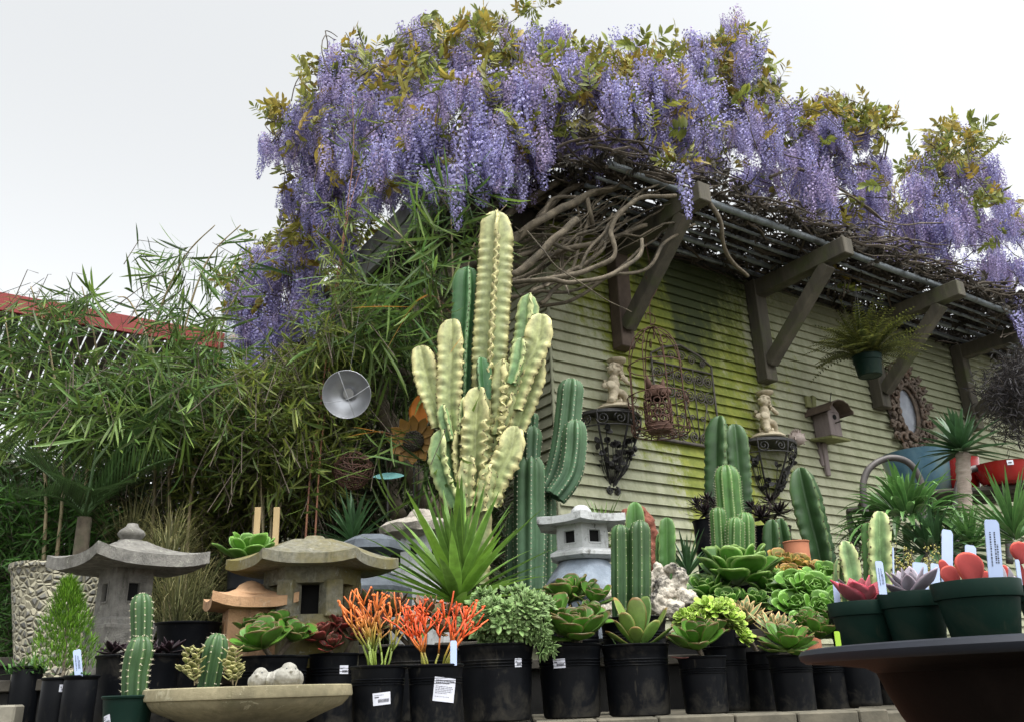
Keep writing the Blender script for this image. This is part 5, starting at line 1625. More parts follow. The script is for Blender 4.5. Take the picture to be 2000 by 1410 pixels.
# --- pot 5: kalanchoe
r, c, R, b0, H = potted('large black pot with upright pink edged paddle leaves, mid front row', 'potted succulent', 1174, 1305, 1258, 0, 2.80, ground=BT, taper=.88, group=GP, lip=.008)
m = MB()
for (x, y, L_, w, az, el, cu) in ((1240, 1252, 95, 44, 150, 62, .2), (1250, 1252, 92, 46, 40, 68, .2), (1248, 1245, 78, 40, 250, 82, .1), (1262, 1250, 80, 38, 10, 40, .5), (1235, 1255, 55, 34, 190, 45, .3), (1255, 1258, 62, 38, -50, 35, .4), (1245, 1258, 50, 30, -100, 30, .4), (1268, 1258, 60, 34, -20, 22, .4), (1225, 1258, 52, 30, 200, 20, .4), (1246, 1240, 46, 26, 90, 70, .2), (1236, 1250, 60, 36, -130, 55, .3), (1252, 1250, 58, 34, 80, 60, .3), (1205, 1262, 36, 12, 160, 60, -.3)):
    k = mpp(x, y, 2.8); p = at(x, y, 2.8)
    leaf(m, p, rdir(R_(az), R_(el)), Vector((0, 0, 1)), L_ * k, w * k, .14, 'round', cu, .2, rnd=random.Random(x + az).random())
part(r, 'leaf_rosette', m, MT['kalanchoe'], smooth=True)
# --- pot 6
r, c, R, b0, H = potted('small black pot with dull green spoon leaves and one red tinged fallen leaf', 'potted succulent', 1323, 1417, 1281, 0, 2.78, ground=BT, taper=.86, group=GP)
aeon(r, [(1362, 1258, 2.77, 66, 26, (-.1, -.3)), (1385, 1235, 2.82, 44, 14, (.2, -.1))], 'aeonium_green', 31, wr=.46)
stems(r, c, [at(1362, 1258, 2.77)])
m = MB(); leaf(m, at(1345, 1283, 2.7), Vector((-1, -.1, -.12)), Vector((0, 0, 1)), .055, .02, rnd=1); part(r, 'fallen_leaf', m, MT['variegated_red'], True)
# --- pot behind 7: lime crested
r, c, R, b0, H = potted('black pot with bright lime crested succulent behind the spoon leaf pot', 'potted succulent', 1372, 1456, 1262, 0, 2.98, ground=BT, taper=.86, group=GP)
m = MB(); rn = random.Random(8)
for i in range(64):
    t = rn.random()
    px = 1330 + 130 * t; py = 1208 - 22 * math.sin(t * PI) + rn.uniform(-6, 22) + (34 * max(0, t - .7) / .3)
    p = at(px, py, 2.93 + rn.uniform(-.04, .05)); rosette(m, p, .036 * rn.uniform(.8, 1.2), 13, 'round', .6, .14, 75, 0, .5, .3, Vector(((t - .5) * 1.4, -.7, .8)).normalized(), i, 0, 5, 6)
part(r, 'crest', m, MT['limecrest'], smooth=True)
# --- pot 8: small aeonium right
r, c, R, b0, H = potted('small black pot with long tongue shaped leaves, right part of the front row', 'potted succulent', 1499, 1583, 1278, 0, 2.84, ground=BT - .01, taper=.88, group=GP)
aeon(r, [(1535, 1262, 2.83, 66, 30, (.1, -.25))], 'aeonium_green', 44, wr=.4, el1=-12)
m = MB()
for (az, el, L_) in ((-20, -5, .11), (200, 10, .10), (-150, 0, .09), (10, 25, .11), (-5, 40, .1), (-95, -8, .07)):
    leaf(m, at(1540, 1272, 2.8), rdir(R_(az), R_(el)), Vector((0, 0, 1)), L_, .028, .16, 'spat', .2, .2, rnd=.5)
part(r, 'tongue_leaf', m, MT['kalanchoe'], True)
# --- dark pot behind, and the last pot behind the bowl
r, c, R, b0, H = potted('plain black pot in shadow between two front pots under the variegated rosettes', 'potted succulent', 1440, 1520, 1272, 0, 3.1, ground=BT - .01, taper=.88, group=GP)
aeon(r, [(1448, 1212, 3.08, 58, 46, (-.1, -.5)), (1425, 1225, 3.0, 30, 20, (-.4, -.5))], 'variegated', 51, wr=.34, shape='point', cup=.3)
aeon(r, [(1512, 1232, 2.98, 50, 34, (.2, -.5))], 'variegated', 57, wr=.34, shape='point', cup=.3)
stems(r, c, [at(1448, 1212, 3.08), at(1512, 1232, 2.98)])
r, c, R, b0, H = potted('black pot half hidden behind the brown bowl rim at the right', 'potted succulent', 1566, 1664, 1280, 0, 3.05, ground=BT - .012, taper=.88, group=GP)
aeon(r, [(1600, 1240, 3.05, 54, 26, (.1, -.3)), (1572, 1222, 3.1, 40, 18, (-.3, -.3)), (1625, 1222, 3.1, 40, 18, (.3, -.3))], 'aeonium_green', 61, wr=.42)
# --- left group
r, c, R, b0, H = potted('black pot with flat green rosettes standing behind the two stone birds', 'potted succulent', 466, 602, 1281, 0, 2.72, ground=BT, taper=.88, group=GP, lip=.008)
aeon(r, [(512, 1258, 2.68, 62, 24, (-.1, -.35)), (570, 1245, 2.76, 48, 20, (.3, -.3)), (500, 1228, 2.8, 42, 16, (-.2, -.1)), (545, 1225, 2.82, 46, 16, (.1, -.1))], 'aeonium_green', 71, wr=.58, cup=.2)
stems(r, c, [at(512, 1258, 2.68), at(570, 1245, 2.76)])
r, c, R, b0, H = potted('black pot with dark red rosettes left of the pencil cacti', 'potted succulent', 604, 700, 1276, 0, 2.86, ground=BT, taper=.88, group=GP)
aeon(r, [(630, 1245, 2.82, 42, 24, (-.3, -.4)), (665, 1225, 2.88, 42, 24, (.1, -.4)), (690, 1245, 2.85, 34, 20, (.3, -.4)), (650, 1262, 2.8, 30, 18, (0, -.6)), (700, 1220, 2.9, 36, 20, (.2, -.2))], 'aeonium_red', 81, wr=.5)
stems(r, c, [at(630, 1245, 2.82), at(665, 1225, 2.88), at(690, 1245, 2.85)])
sticker(r, b0, R, H, .88, R_(-52), H - .05, .03, .026, 0)
r, c, R, b0, H = potted('black pot of red edged variegated rosettes behind the pencil cacti', 'potted succulent', 740, 880, 1262, 0, 2.98, ground=BT, taper=.88, group=GP)
aeon(r, [(722, 1180, 3.0, 44, 22, (-.3, -.3)), (770, 1190, 3.0, 44, 22, (0, -.4)), (835, 1195, 3.0, 44, 22, (.1, -.4)), (860, 1230, 2.96, 40, 20, (.3, -.4)), (800, 1230, 2.96, 44, 20, (0, -.5)), (745, 1225, 2.95, 40, 20, (-.2, -.5)), (880, 1200, 3.0, 34, 18, (.3, -.4))], 'variegated_red', 91, wr=.42, shape='point')
stems(r, c, [at(770, 1190, 3.0), at(835, 1195, 3.0), at(722, 1180, 3.0), at(800, 1230, 2.96)])
# tall row of narrow pots at far left with lemon cypress
r, c, R, b0, H = potted('black pot with feathery bright yellow green conifer at the far left', 'potted conifer', 86, 152, 1322, 0, 2.45, name='potted_conifer', ground=BT, taper=.95, ridges=False, rim=.006, H=None)
m = MB(); rn = random.Random(3); ctop = at(135, 1135, 2.6); cb_ = at(125, 1310, 2.6)
for i in range(1900):
    t = rn.random() ** .8; az = rn.uniform(0, 6.3)
    rad_ = (.108 * (1 - t) ** .75 + .006) * math.sqrt(rn.random())
    p = cb_.lerp(ctop, t) + Vector((math.cos(az) * rad_, math.sin(az) * rad_, 0))
    dv = Vector((math.cos(az) * .8, math.sin(az) * .8, 1.1)).normalized()
    for q_ in range(2):
        dd_ = (dv + Vector((rn.uniform(-.5, .5), rn.uniform(-.5, .5), rn.uniform(-.2, .4)))).normalized()
        blade(m, p, dd_, rn.uniform(.014, .03), .0032, bend=.2, seg=2, shape='lance', rnd=0)
for j in range(len(m.a)): m.a[j] = (min(1, m.a[j][0] * .6 + .4 * rn.random()), 0, 0)
part(r, 'foliage', m, MT['lemoncypress'])
m = MB(); tube(m, [c + Vector((0, 0, -.02)), cb_, ctop], [.006, .005, .002], 6); part(r, 'trunk', m, MT['bark'])
sticker(r, b0, R, H, .95, R_(-52), H - .028, .018, .018)
def tallpot(label, x0, x1, yr, d, seed, mat='aeonium_black'):
    r, c, R, b0, H = potted(label, 'potted plant', x0, x1, yr, 0, d, name='potted_plant', ground=BT, taper=.93, ridges=False, rim=.012)
    m = MB(); rn = random.Random(seed)
    for i in range(5):
        rosette(m, c + Vector((rn.uniform(-.7, .7) * R, rn.uniform(-.6, .6) * R, rn.uniform(.0, .02))), R * .55, 16, 'point', .4, .15, 70, 0, .5, .3, None, i + seed)
    part(r, 'rosettes', m, MT[mat], True); return r, c, R, b0, H
r, c, R, b0, H = tallpot('narrow black pot with a white plant tag standing in it, at the left corner', 128, 192, 1318, 2.40, 1, 'foliage_green')
stake(r, at(154, 1322, 2.36), at(150, 1268, 2.36), .02)
tallpot('big plain black pot with dark wilted rosettes behind the column cactus in the green pot', 195, 350, 1279, 2.62, 5)
r, c, R, b0, H = potted('empty tapering black pot standing behind the bird bath, left of the terracotta lantern', 'empty pot', 308, 430, 1216, 0, 2.85, name='empty_pot', ground=BT + .06, taper=.62, ridges=False, rim=.006)
r, c, R, b0, H = potted('low black pot with sparse green weeds at the far left edge', 'potted plant', 28, 84, 1300, 0, 3.0, name='potted_plant', ground=BT, taper=.95, ridges=False, rim=.01)
m = MB(); rn = random.Random(12)
for i in range(60): blade(m, c + Vector((rn.uniform(-.05, .05), rn.uniform(-.05, .05), -.01)), rdir(rn.uniform(0, 6.3), rn.uniform(.0, 1.3)), rn.uniform(.03, .09), .010, bend=.9, seg=4, shape='lance', rnd=rn.random())
part(r, 'leaves', m, MT['foliage_green'])
c = at(10, 1376, 2.9); c.z = BT
r = thing('concrete_block', 'small grey concrete block at the bottom left edge', 'block', c)
m = MB(); box(m, c + Vector((0, 0, .045)), .09, .09, .09, Matrix.Rotation(.2, 3, 'Z'), bev=.006); part(r, 'block', m, MT['concrete'])
# cactus in green pot
r, c, R, b0, H = potted('dark green plastic pot with a two segment column cactus at lower left', 'potted cactus', 205, 300, 1357, 0, 2.05, name='potted_cactus', mat='greenpot', ground=BT - .03, taper=.8, ridges=False, rim=.024, group=None)
m = MB(); sp = MB()
cactus(m, sp, [at(262, 1368, 2.05), at(265, 1310, 2.05), at(273, 1270, 2.05), at(276, 1240, 2.05)], 27 * mpp(265, 1300, 2.05), 8, .22, 1.0, spine=.007, sp_step=.011, seed=3)
cactus(m, sp, [at(276, 1262, 2.06), at(277, 1220, 2.06), at(277, 1158, 2.06)], 22 * mpp(270, 1200, 2.05), 8, .2, 1.0, spine=.004, sp_step=.011, seed=4)
part(r, 'stem', m, MT['cactus'], True); part(r, 'spines', sp, MT['spine'])['kind'] = 'stuff'
sticker(r, b0, R, H, .8, R_(-118), H - .05, .022, .022, .25)
# cactus + variegated jade behind bath
r, c, R, b0, H = potted('short leaning column cactus with cream jade sprigs behind the bird bath', 'potted cactus', 372, 455, 1345, 0, 2.48, name='potted_cactus', ground=BT, taper=.85)
m = MB(); sp = MB()
cactus(m, sp, [at(405, 1350, 2.48), at(412, 1310, 2.48), at(420, 1270, 2.48), at(427, 1236, 2.48)], 25 * mpp(415, 1300, 2.48), 8, .25, 1.0, spine=.008, sp_step=.013, seed=6)
part(r, 'stem', m, MT['cactus'], True); part(r, 'spines', sp, MT['spine'])['kind'] = 'stuff'
m = MB(); rn = random.Random(2); st = MB()
for (bx, by, tx, ty) in ((385, 1335, 362, 1268), (385, 1335, 352, 1305), (380, 1338, 372, 1290), (455, 1338, 452, 1275), (455, 1338, 442, 1292), (460, 1338, 466, 1300), (385, 1335, 385, 1270), (450, 1330, 462, 1268)):
    a, b = at(bx, by, 2.42), at(tx, ty, 2.42); tube(st, [a, (a + b) / 2 + Vector((.004, 0, 0)), b], .0016, 5)
    for i in range(11):
        t = .25 + .075 * i; p = a.lerp(b, t) + Vector((rn.uniform(-.006, .006), rn.uniform(-.01, .01), 0))
        for s in range(2):
            az = i * 1.57 + s * PI; leaf(m, p, rdir(az, .5), Vector((0, 0, 1)), .021, .016, .3, 'round', .3, .1, seg=5, nc=6, rnd=rn.random())
part(r, 'jade_leaves', m, MT['jade'], True); part(r, 'jade_stems', st, MT['culm'])
# ================================================================== TALL CACTI, SPURGES, YUCCAS
def cact(label, cat, d, cols, mat, base, name='cactus', potw=None, potx=None, pot_rim=None, spmat='spine', z0=None, **kw):
    """cols: (path [(x,y)], radius px, options)"""
    c = at(base[0], base[1], d); 
    z0 = T2 if z0 is None else z0
    root = thing(name, label, cat, Vector((c.x, d, z0)))
    if potw:
        R = potw / 2 * mpp(base[0], base[1], d); m = MB(); s = MB()
        top = at(base[0], pot_rim, d).z
        potmesh(m, s, Vector((c.x, d, z0)), R, max(.08, top - z0), .84)
        part(root, 'pot', m, MT['blackpot'], 'auto'); part(root, 'soil', s, MT['soil'])
    for i, (path, r, o) in enumerate(cols):
        m = MB(); sp = MB(); k = mpp(path[0][0], path[0][1], d)
        dd = d + o.get('dd', 0)
        opt = dict(ribs=7, depth=.28, seed=i + int(base[0])); opt.update(kw); opt.update({a: b for a, b in o.items() if a not in ('dd', 'mat')})
        cactus(m, sp, [at(x, y, dd) for x, y in path], r * k, **opt)
        part(root, 'stem', m, MT[o.get('mat', mat)], smooth=True)
        if sp.v: part(root, 'spines', sp, MT[spmat])['kind'] = 'stuff'
    return root
V_ = dict(ribs=3, depth=.8, sharp=4.2, per=14, wave=.13, wfreq=120, teeth=.06, dome=1.9, areo=.0036, sp_step=.016, spine=.005, spn=2, base_taper=.75)
cact('huge cream and yellow ruffled candelabra spurge, tallest plant in front of the shed', 'spurge', 4.25, [
    ([(925, 1140), (926, 1050), (930, 975)], 40, dict(mat='varieg')),
    ([(950, 800), (955, 720), (962, 600), (968, 500), (970, 413)], 37, dict(ribs=4, face=.1, dd=.02, mat='varieg')),
    ([(903, 820), (905, 700), (912, 600), (914, 522)], 32, dict(mat='greenfin', ribs=4, face=.2, dd=.07, wave=.02, depth=.6)),
    ([(885, 850), (880, 790), (882, 720), (883, 624)], 30, dict(face=.9, dd=-.06)),
    ([(862, 835), (850, 790), (835, 745), (820, 676)], 29, dict(face=1.1, dd=-.03)),
    ([(1005, 790), (1018, 700), (1030, 640), (1034, 574)], 28, dict(face=.2, dd=.04, mat='varpale')),
    ([(1000, 800), (1022, 730), (1050, 670), (1057, 614)], 32, dict(face=1.0, dd=-.03)),
    ([(1008, 840), (1025, 790), (1040, 740), (1048, 690)], 28, dict(face=1.2, dd=0)),
    ([(895, 985), (872, 935), (862, 885), (864, 838)], 29, dict(face=.3, dd=-.08, mat='varpale')),
    ([(905, 975), (898, 925), (895, 880), (900, 832)], 24, dict(dd=-.05)),
    ([(935, 990), (930, 900), (932, 830), (936, 756)], 36, dict(face=.6, dd=-.08, ribs=4, wave=.22)),
    ([(960, 985), (972, 900), (978, 840), (982, 770), (983, 702)], 30, dict(face=0.1, dd=-.04, wave=.26, teeth=.1)),
    ([(950, 985), (972, 935), (998, 880), (1006, 832)], 33, dict(face=1.0, dd=-.1, wave=.2)),
    ([(945, 780), (942, 735), (940, 698)], 19, dict(mat='greenfin', dd=-.06, wave=.05)),
    ([(905, 850), (908, 800), (912, 775)], 16, dict(mat='varpale', dd=-.08)),
    ([(915, 990), (914, 940), (918, 890)], 22, dict(face=.7, dd=-.12, wave=.24)),
    ([(970, 850), (990, 800), (1000, 765)], 18, dict(face=.2, dd=-.06, wave=.24)),
    ([(1000, 750), (1015, 700), (1018, 660)], 18, dict(face=.5, dd=-.08, mat='varpale')),
    ([(880, 860), (868, 815), (866, 790)], 15, dict(face=.3, dd=-.1, mat='varpale')),
    ([(945, 1000), (950, 950), (958, 905)], 22, dict(face=.2, dd=-.14, wave=.26)),
], 'varieg', (925, 1140), name='candelabra_spurge', spmat='darkspine', **V_)
cact('blue green column cactus with two curved arms, against the shed corner', 'cactus', 4.5, [
    ([(1035, 1160), (1036, 1050), (1036, 960), (1037, 890)], 35, dict(ribs=7)),
    ([(1037, 905), (1038, 870), (1040, 832)], 21, dict(ribs=6, dd=-.01)),
    ([(1040, 845), (1042, 825), (1043, 806)], 10, dict(ribs=5)),
    ([(1068, 1160), (1066, 1060), (1066, 965)], 22, dict(ribs=6, dd=.08)),
    ([(1070, 965), (1090, 925), (1105, 860), (1117, 740)], 28, dict(dd=.02, depth=.38)),
    ([(1085, 970), (1112, 930), (1122, 880), (1124, 820)], 26, dict(dd=-.06, depth=.38)),
    ([(1005, 1160), (1004, 1060), (1008, 1000)], 18, dict(dd=.1)),
], 'cactusblue', (1040, 1160), depth=.32, sharp=1.2, sp_step=.024, spine=.007, spn=3, areo=.0035)
cact('pair of straight bright green ribbed columns in one pot, right of the white lantern', 'cactus', 3.2, [
    ([(1212, 1210), (1212, 1120), (1211, 1024)], 20, dict(ribs=7)),
    ([(1250, 1212), (1251, 1120), (1250, 1016)], 22, dict(ribs=7, dd=-.02)),
], 'cactus', (1236, 1212), potw=130, pot_rim=1206, z0=BT + .07, depth=.24, sp_step=.018, spine=.002, spn=1, areo=.0018)
cact('small light green paddle like spurge behind the knobbly white rock', 'spurge', 3.9, [
    ([(1300, 1150), (1302, 1100), (1302, 1010)], 19, dict(face=1.0, ribs=3)), ([(1292, 1140), (1290, 1090), (1291, 1040)], 11, dict(ribs=3, dd=.03))],
    'cactusbright', (1300, 1150), name='spurge', spmat='darkspine', depth=.74, sharp=3.2, per=12, dome=1.9, wave=.05, wfreq=90, teeth=.05, sp_step=.02, spine=.003, spn=2)
cact('tip of a pointed green spurge between the white lantern roof and the driftwood', 'spurge', 4.0, [
    ([(1240, 1120), (1240, 1050), (1240, 980)], 22, dict(face=1.0, ribs=3)),], 'cactusbright', (1240, 1120), name='spurge', spmat='darkspine', depth=.74, sharp=3, per=12, dome=2.2, sp_step=.03, spine=.003, spn=2)
cact('tall dark green three winged cactus against the mossy patch of the wall', 'cactus', 5.0, [
    ([(1408, 1080), (1406, 980), (1405, 900), (1406, 812)], 30, dict(face=.2, ribs=3)), ([(1444, 1080), (1444, 980), (1440, 900), (1434, 828)], 27, dict(face=1.0, ribs=3, dd=.04))],
    'cactus', (1425, 1080), spmat='darkspine', depth=.72, sharp=3.2, per=12, dome=1.9, wave=.05, wfreq=75, teeth=.05, areo=.0035, sp_step=.03, spine=.004, spn=2, z0=T1, potw=95, pot_rim=1082)
cact('spiny many ribbed green column cluster in front of the tall three winged cactus', 'cactus', 4.4, [
    ([(1434, 1120), (1430, 1050), (1424, 980), (1418, 908)], 27, dict(ribs=9)), ([(1455, 1120), (1455, 1060), (1454, 1000)], 20, dict(ribs=9, dd=-.04)),
    ([(1410, 1120), (1406, 1060), (1402, 990)], 17, dict(ribs=8, dd=-.03)), ([(1436, 1110), (1436, 1060), (1437, 1010)], 18, dict(ribs=9, dd=-.09))],
    'cactusbright', (1432, 1120), depth=.22, sp_step=.012, spine=.009, spn=4, z0=T1)
cact('short paired dark green spurge stems beside the terracotta pot', 'spurge', 4.4, [
    ([(1510, 1110), (1510, 1060), (1508, 1014)], 21, dict(face=.4, ribs=3)), ([(1532, 1110), (1532, 1060), (1524, 1012)], 20, dict(face=.4, ribs=3, dd=.02))],
    'cactus', (1520, 1110), name='spurge', spmat='darkspine', depth=.72, sharp=3.2, per=12, dome=1.9, wave=.05, wfreq=75, teeth=.05, areo=.0035, sp_step=.02, spine=.003, spn=2, z0=T1)
cact('big leaning dark green winged cactus right of the second wall shelf', 'cactus', 4.5, [
    ([(1612, 1150), (1602, 1080), (1582, 1000), (1562, 913)], 36, dict(face=.3, ribs=4)),], 'cactus', (1612, 1150), spmat='darkspine', depth=.7, sharp=3.2, per=12, dome=1.9, wave=.05, wfreq=75, teeth=.05, areo=.0035, sp_step=.03, spine=.004, spn=2, z0=T1)
cact('small pale variegated spurge at the left behind the green potted row in the bowl', 'spurge', 3.0, [
    ([(1668, 1180), (1662, 1120), (1648, 1056)], 21, dict(face=1.0, )), ([(1645, 1180), (1640, 1130), (1640, 1090)], 15, dict(dd=.03))], 'varpale', (1655, 1180), name='spurge', spmat='darkspine', z0=BT, potw=80, pot_rim=1190, **{**V_, 'wave': .08})
cact('thicker pale variegated spurge column right of the smaller pale one', 'spurge', 3.1, [
    ([(1722, 1200), (1720, 1120), (1718, 1060), (1718, 998)], 29, dict(face=.5, ribs=4)), ([(1700, 1190), (1700, 1110), (1694, 1020)], 14, dict(dd=.08, mat='cactusbright'))], 'varpale', (1715, 1200), name='spurge', spmat='darkspine', z0=BT, potw=90, pot_rim=1200, **{**V_, 'wave': .1})
MT_ = MT
def yucca(label, cat, px, py, d, n, L_, wd, mat, seed, el0=88, el1=-5, bend=.35, name='yucca', trunk=None, z0=None, spread=.02, potw=None):
    c = at(px, py, d); rn = random.Random(seed)
    root = thing(name, label, cat, Vector((c.x, c.y, T2 if z0 is None else z0)))
    if trunk:
        t = MB(); p0 = at(trunk[0], trunk[1], d); k = mpp(px, py, d) * trunk[2]
        pts = [p0.lerp(c, i / 22) for i in range(23)]
        tube(t, pts, [k * (1.06 if i % 2 else .94) for i in range(23)], 12, rib=.15); part(root, 'trunk', t, MT['palmtrunk'], True)
    m = MB()
    for i in range(n):
        a = (i + .5) / n; az = i * 2.39996 + rn.uniform(-.25, .25); el = R_(el0 + (el1 - el0) * a + rn.uniform(-7, 7))
        b = c + Vector((math.cos(az), math.sin(az), 0)) * spread * a + Vector((0, 0, L_ * .22 * (1 - a)))
        blade(m, b, rdir(az, el), L_ * rn.uniform(.8, 1.08) * (1 - .25 * (a < .12)), wd * rn.uniform(.85, 1.1), bend=bend * rn.uniform(.2, 1.8), fold=.32, seg=6, rnd=rn.random(), droopv=DOWN)
    part(root, 'leaf_rosette', m, MT[mat]); return root, c
MT['palmtrunk'] = surf('ringed_trunk', (.22, .17, .14), (.4, .33, .28), 20, .8, .7, .004, stretch=(1, 1, 4))
MT['yucca'].name = 'yucca_leaf'
r, c = yucca('large bright green sword leaved yucca at the foot of the cream candelabra spurge', 'yucca', 893, 1195, 3.25, 84, .42, .046, 'yucca', 1, el1=-12, bend=.25, z0=T1)
yucca('dark green strap leaved plant behind the blue grey lantern roof', 'yucca', 688, 1065, 4.1, 40, .24, .026, 'yuccadark', 2, z0=T2)
yucca('small dark bladed plant between the white rock and the black rosette pot', 'yucca', 1345, 1130, 4.1, 34, .22, .020, 'yuccadark', 3, z0=T1)
yucca('spiky leaves showing just above the white lantern roof', 'yucca', 1180, 1060, 4.2, 26, .22, .012, 'yucca', 4, z0=T2)
yucca('stout ringed trunk dracaena with leafy head in front of the red pots', 'dracaena', 1880, 885, 3.9, 62, .21, .034, 'yuccadark', 5, name='dracaena', trunk=(1888, 1040, 13), z0=T1, el1=-15, spread=.02, bend=.2)
yucca('lush arching green dracaena spilling in front of the blue bowl pot', 'dracaena', 1780, 1010, 3.7, 110, .25, .020, 'foliage_strap', 6, name='dracaena', z0=T1, el1=-30, bend=1.6, spread=.06) if False else None
MT['foliage_strap'] = leafm('strap_leaf_green', (.06, .15, .04), (.11, .23, .06), edge=(.14, .27, .08), vary=(.5, 1.4), rough=.38, trans=.2)
yucca('lush arching green dracaena spilling in front of the blue bowl pot', 'dracaena', 1775, 1020, 3.7, 170, .23, .030, 'foliage_strap', 6, name='dracaena', z0=T1, el1=-30, bend=1.5, spread=.17)
yucca('lower mass of arching straps right of the pale spurge column', 'dracaena', 1825, 1090, 3.5, 120, .20, .024, 'yuccadark', 7, name='dracaena', z0=T1, el1=-30, bend=1.3, spread=.14)
yucca('dark strap leaved plant left of the pale spurge column by the hoop bench', 'dracaena', 1700, 1080, 3.8, 60, .17, .013, 'yuccadark', 8, name='dracaena', z0=T1, el1=-20, bend=1.0, spread=.04)
yucca('upright green bladed plant at the far right edge above the bowl', 'yucca', 1985, 1060, 3.2, 60, .25, .020, 'foliage_strap', 9, z0=T1, el1=0, bend=.5)
yucca('grey green bladed plant behind the tallest plant tag', 'yucca', 1900, 1070, 3.4, 50, .17, .017, 'foliage_strap', 10, z0=T1, el1=0, bend=.5)
# tiny yellow berried shrub behind tags
c = at(1795, 1120, 3.2); rt = thing('berry_shrub', 'twiggy shrub dotted with tiny yellow berries behind the plant tags', 'shrub', Vector((c.x, c.y, T1)))
m = MB(); b = MB(); rn = random.Random(5)
for i in range(46):
    p = at(1795 + rn.uniform(-60, 70), 1130, 3.2 + rn.uniform(-.1, .1)); q_ = p + Vector((rn.uniform(-.04, .04), rn.uniform(-.04, .04), rn.uniform(.05, .13)))
    tube(m, [p, (p + q_) / 2 + Vector((rn.uniform(-.01, .01), 0, 0)), q_], .0012, 4)
    for j in range(6): ell(b, p.lerp(q_, rn.uniform(.3, 1)) + Vector((rn.uniform(-.008, .008), rn.uniform(-.008, .008), 0)), .003, .003, .003, seg=6, rings=4)
MT['berry'] = surf('yellow_berry', (.3, .28, .06), (.45, .4, .12), 10, .5, 0)
part(rt, 'twigs', m, MT['twig']); part(rt, 'berries', b, MT['berry'], True)['kind'] = 'stuff'; rt.children[0]['kind'] = 'stuff'
# ------------------------------------------------------------------ mid ground rosettes
def plantthing(name, label, cat, c, z0): return thing(name, label, cat, Vector((c.x, c.y, z0)))
def bush(label, heads, mat, seed, d, base, z0=T1, potw=None, rim=None, **kw):
    c = at(base[0], base[1], d); root = plantthing('aeonium', label, 'aeonium', c, z0)
    if potw:
        R = potw / 2 * mpp(base[0], base[1], d); m = MB(); s = MB(); top = at(base[0], rim, d).z
        potmesh(m, s, Vector((c.x, d, z0)), R, max(.07, top - z0), .84); part(root, 'pot', m, MT['blackpot'], 'auto'); part(root, 'soil', s, MT['soil'])
        c = Vector((c.x, d, top))
    aeon(root, heads, mat, seed, **kw)
    stems(root, c, [at(h[0], h[1], h[2]) for h in heads], .007)
    return root
bush('pale green open rosette in a hidden planter behind the terracotta and mossy lanterns', [(490, 1090, 3.7, 66, 26, (0, -.25))], 'aeonium_light', 101, 3.7, (490, 1110), potw=90, rim=1106, z0=T1, wr=.5, el1=10)
bush('big glossy dark green rosette cluster in front of the black rosette pots', [(1438, 1130, 3.5, 92, 44, (0, -.25)), (1385, 1160, 3.45, 56, 26, (-.3, -.4)), (1490, 1150, 3.45, 52, 24, (.2, -.4)), (1420, 1185, 3.35, 52, 24, (-.1, -.6)), (1470, 1180, 3.35, 44, 20, (.2, -.6))], 'aeonium_lime', 111, 3.5, (1438, 1190), wr=.5, el1=2)
bush('bright green stacked rosettes filling the right middle of the display', [(1590, 1165, 3.3, 56, 30, (0, -.8)), (1550, 1150, 3.35, 46, 26, (-.3, -.7)), (1625, 1150, 3.35, 44, 26, (.3, -.8)), (1600, 1200, 3.2, 46, 26, (.1, -.9)), (1555, 1190, 3.25, 42, 24, (-.2, -.8)), (1575, 1225, 3.15, 40, 22, (0, -.9)), (1635, 1190, 3.2, 42, 22, (.3, -.8)), (1530, 1180, 3.3, 36, 20, (-.5, -.6)), (1610, 1130, 3.4, 40, 22, (.1, -.5))], 'aeonium_light', 121, 3.3, (1590, 1230), wr=.58, el1=0)
bush('bronze orange tinted rosettes under the terracotta pot', [(1528, 1102, 3.7, 36, 20, (0, -.6)), (1560, 1108, 3.7, 36, 20, (.1, -.6)), (1595, 1118, 3.65, 32, 20, (.2, -.6)), (1540, 1128, 3.6, 36, 20, (-.1, -.7)), (1578, 1135, 3.55, 30, 18, (0, -.7)), (1500, 1120, 3.6, 30, 18, (-.2, -.6))], 'aeonium_bronze', 131, 3.65, (1555, 1150), wr=.6, el1=5)
bush('green rosettes behind the arched foot of the white lantern', [(1110, 1168, 3.15, 60, 26, (-.1, -.3)), (1160, 1175, 3.1, 44, 20, (.2, -.4)), (1070, 1178, 3.15, 36, 18, (-.3, -.3))], 'aeonium_green', 141, 3.15, (1115, 1200), z0=BT, potw=110, rim=1205, wr=.56)
bush('black purple rosettes in a black pot left of the spiny cactus cluster', [(1376, 1000, 4.6, 36, 34, (0, -.2)), (1395, 985, 4.65, 30, 28, (.2, 0)), (1362, 985, 4.65, 28, 28, (-.3, 0)), (1382, 975, 4.7, 28, 26, (0, .2))], 'aeonium_black', 151, 4.6, (1386, 1030), potw=64, rim=1016, shape='sword', wr=.22, el1=-25)
bush('wide black purple rosettes in a black pot below the second wall shelf', [(1488, 1010, 4.7, 42, 36, (-.1, -.2)), (1520, 1000, 4.7, 38, 34, (.2, -.1)), (1470, 990, 4.75, 30, 28, (-.3, 0)), (1505, 980, 4.8, 30, 28, (0, .1))], 'aeonium_black', 161, 4.7, (1503, 1040), potw=84, rim=1030, shape='sword', wr=.22, el1=-25)
c = at(1558, 1085, 4.3); rt = thing('terracotta_pot', 'plain terracotta pot rim showing behind the bronze rosettes', 'pot', Vector((c.x, 4.3, T1)))
m = MB(); s = MB(); R = 25 * mpp(1558, 1060, 4.3); potmesh(m, s, Vector((c.x, 4.3, T1)), R, at(1558, 1057, 4.3).z - T1, .75, ridges=False, rim=.03)
part(rt, 'pot', m, MT['terrapot'] if 'terrapot' in MT else surf('terracotta_pot', (.40, .15, .08), (.5, .2, .11), 10, .85, .3, .002), 'auto'); part(rt, 'soil', s, MT['soil'])
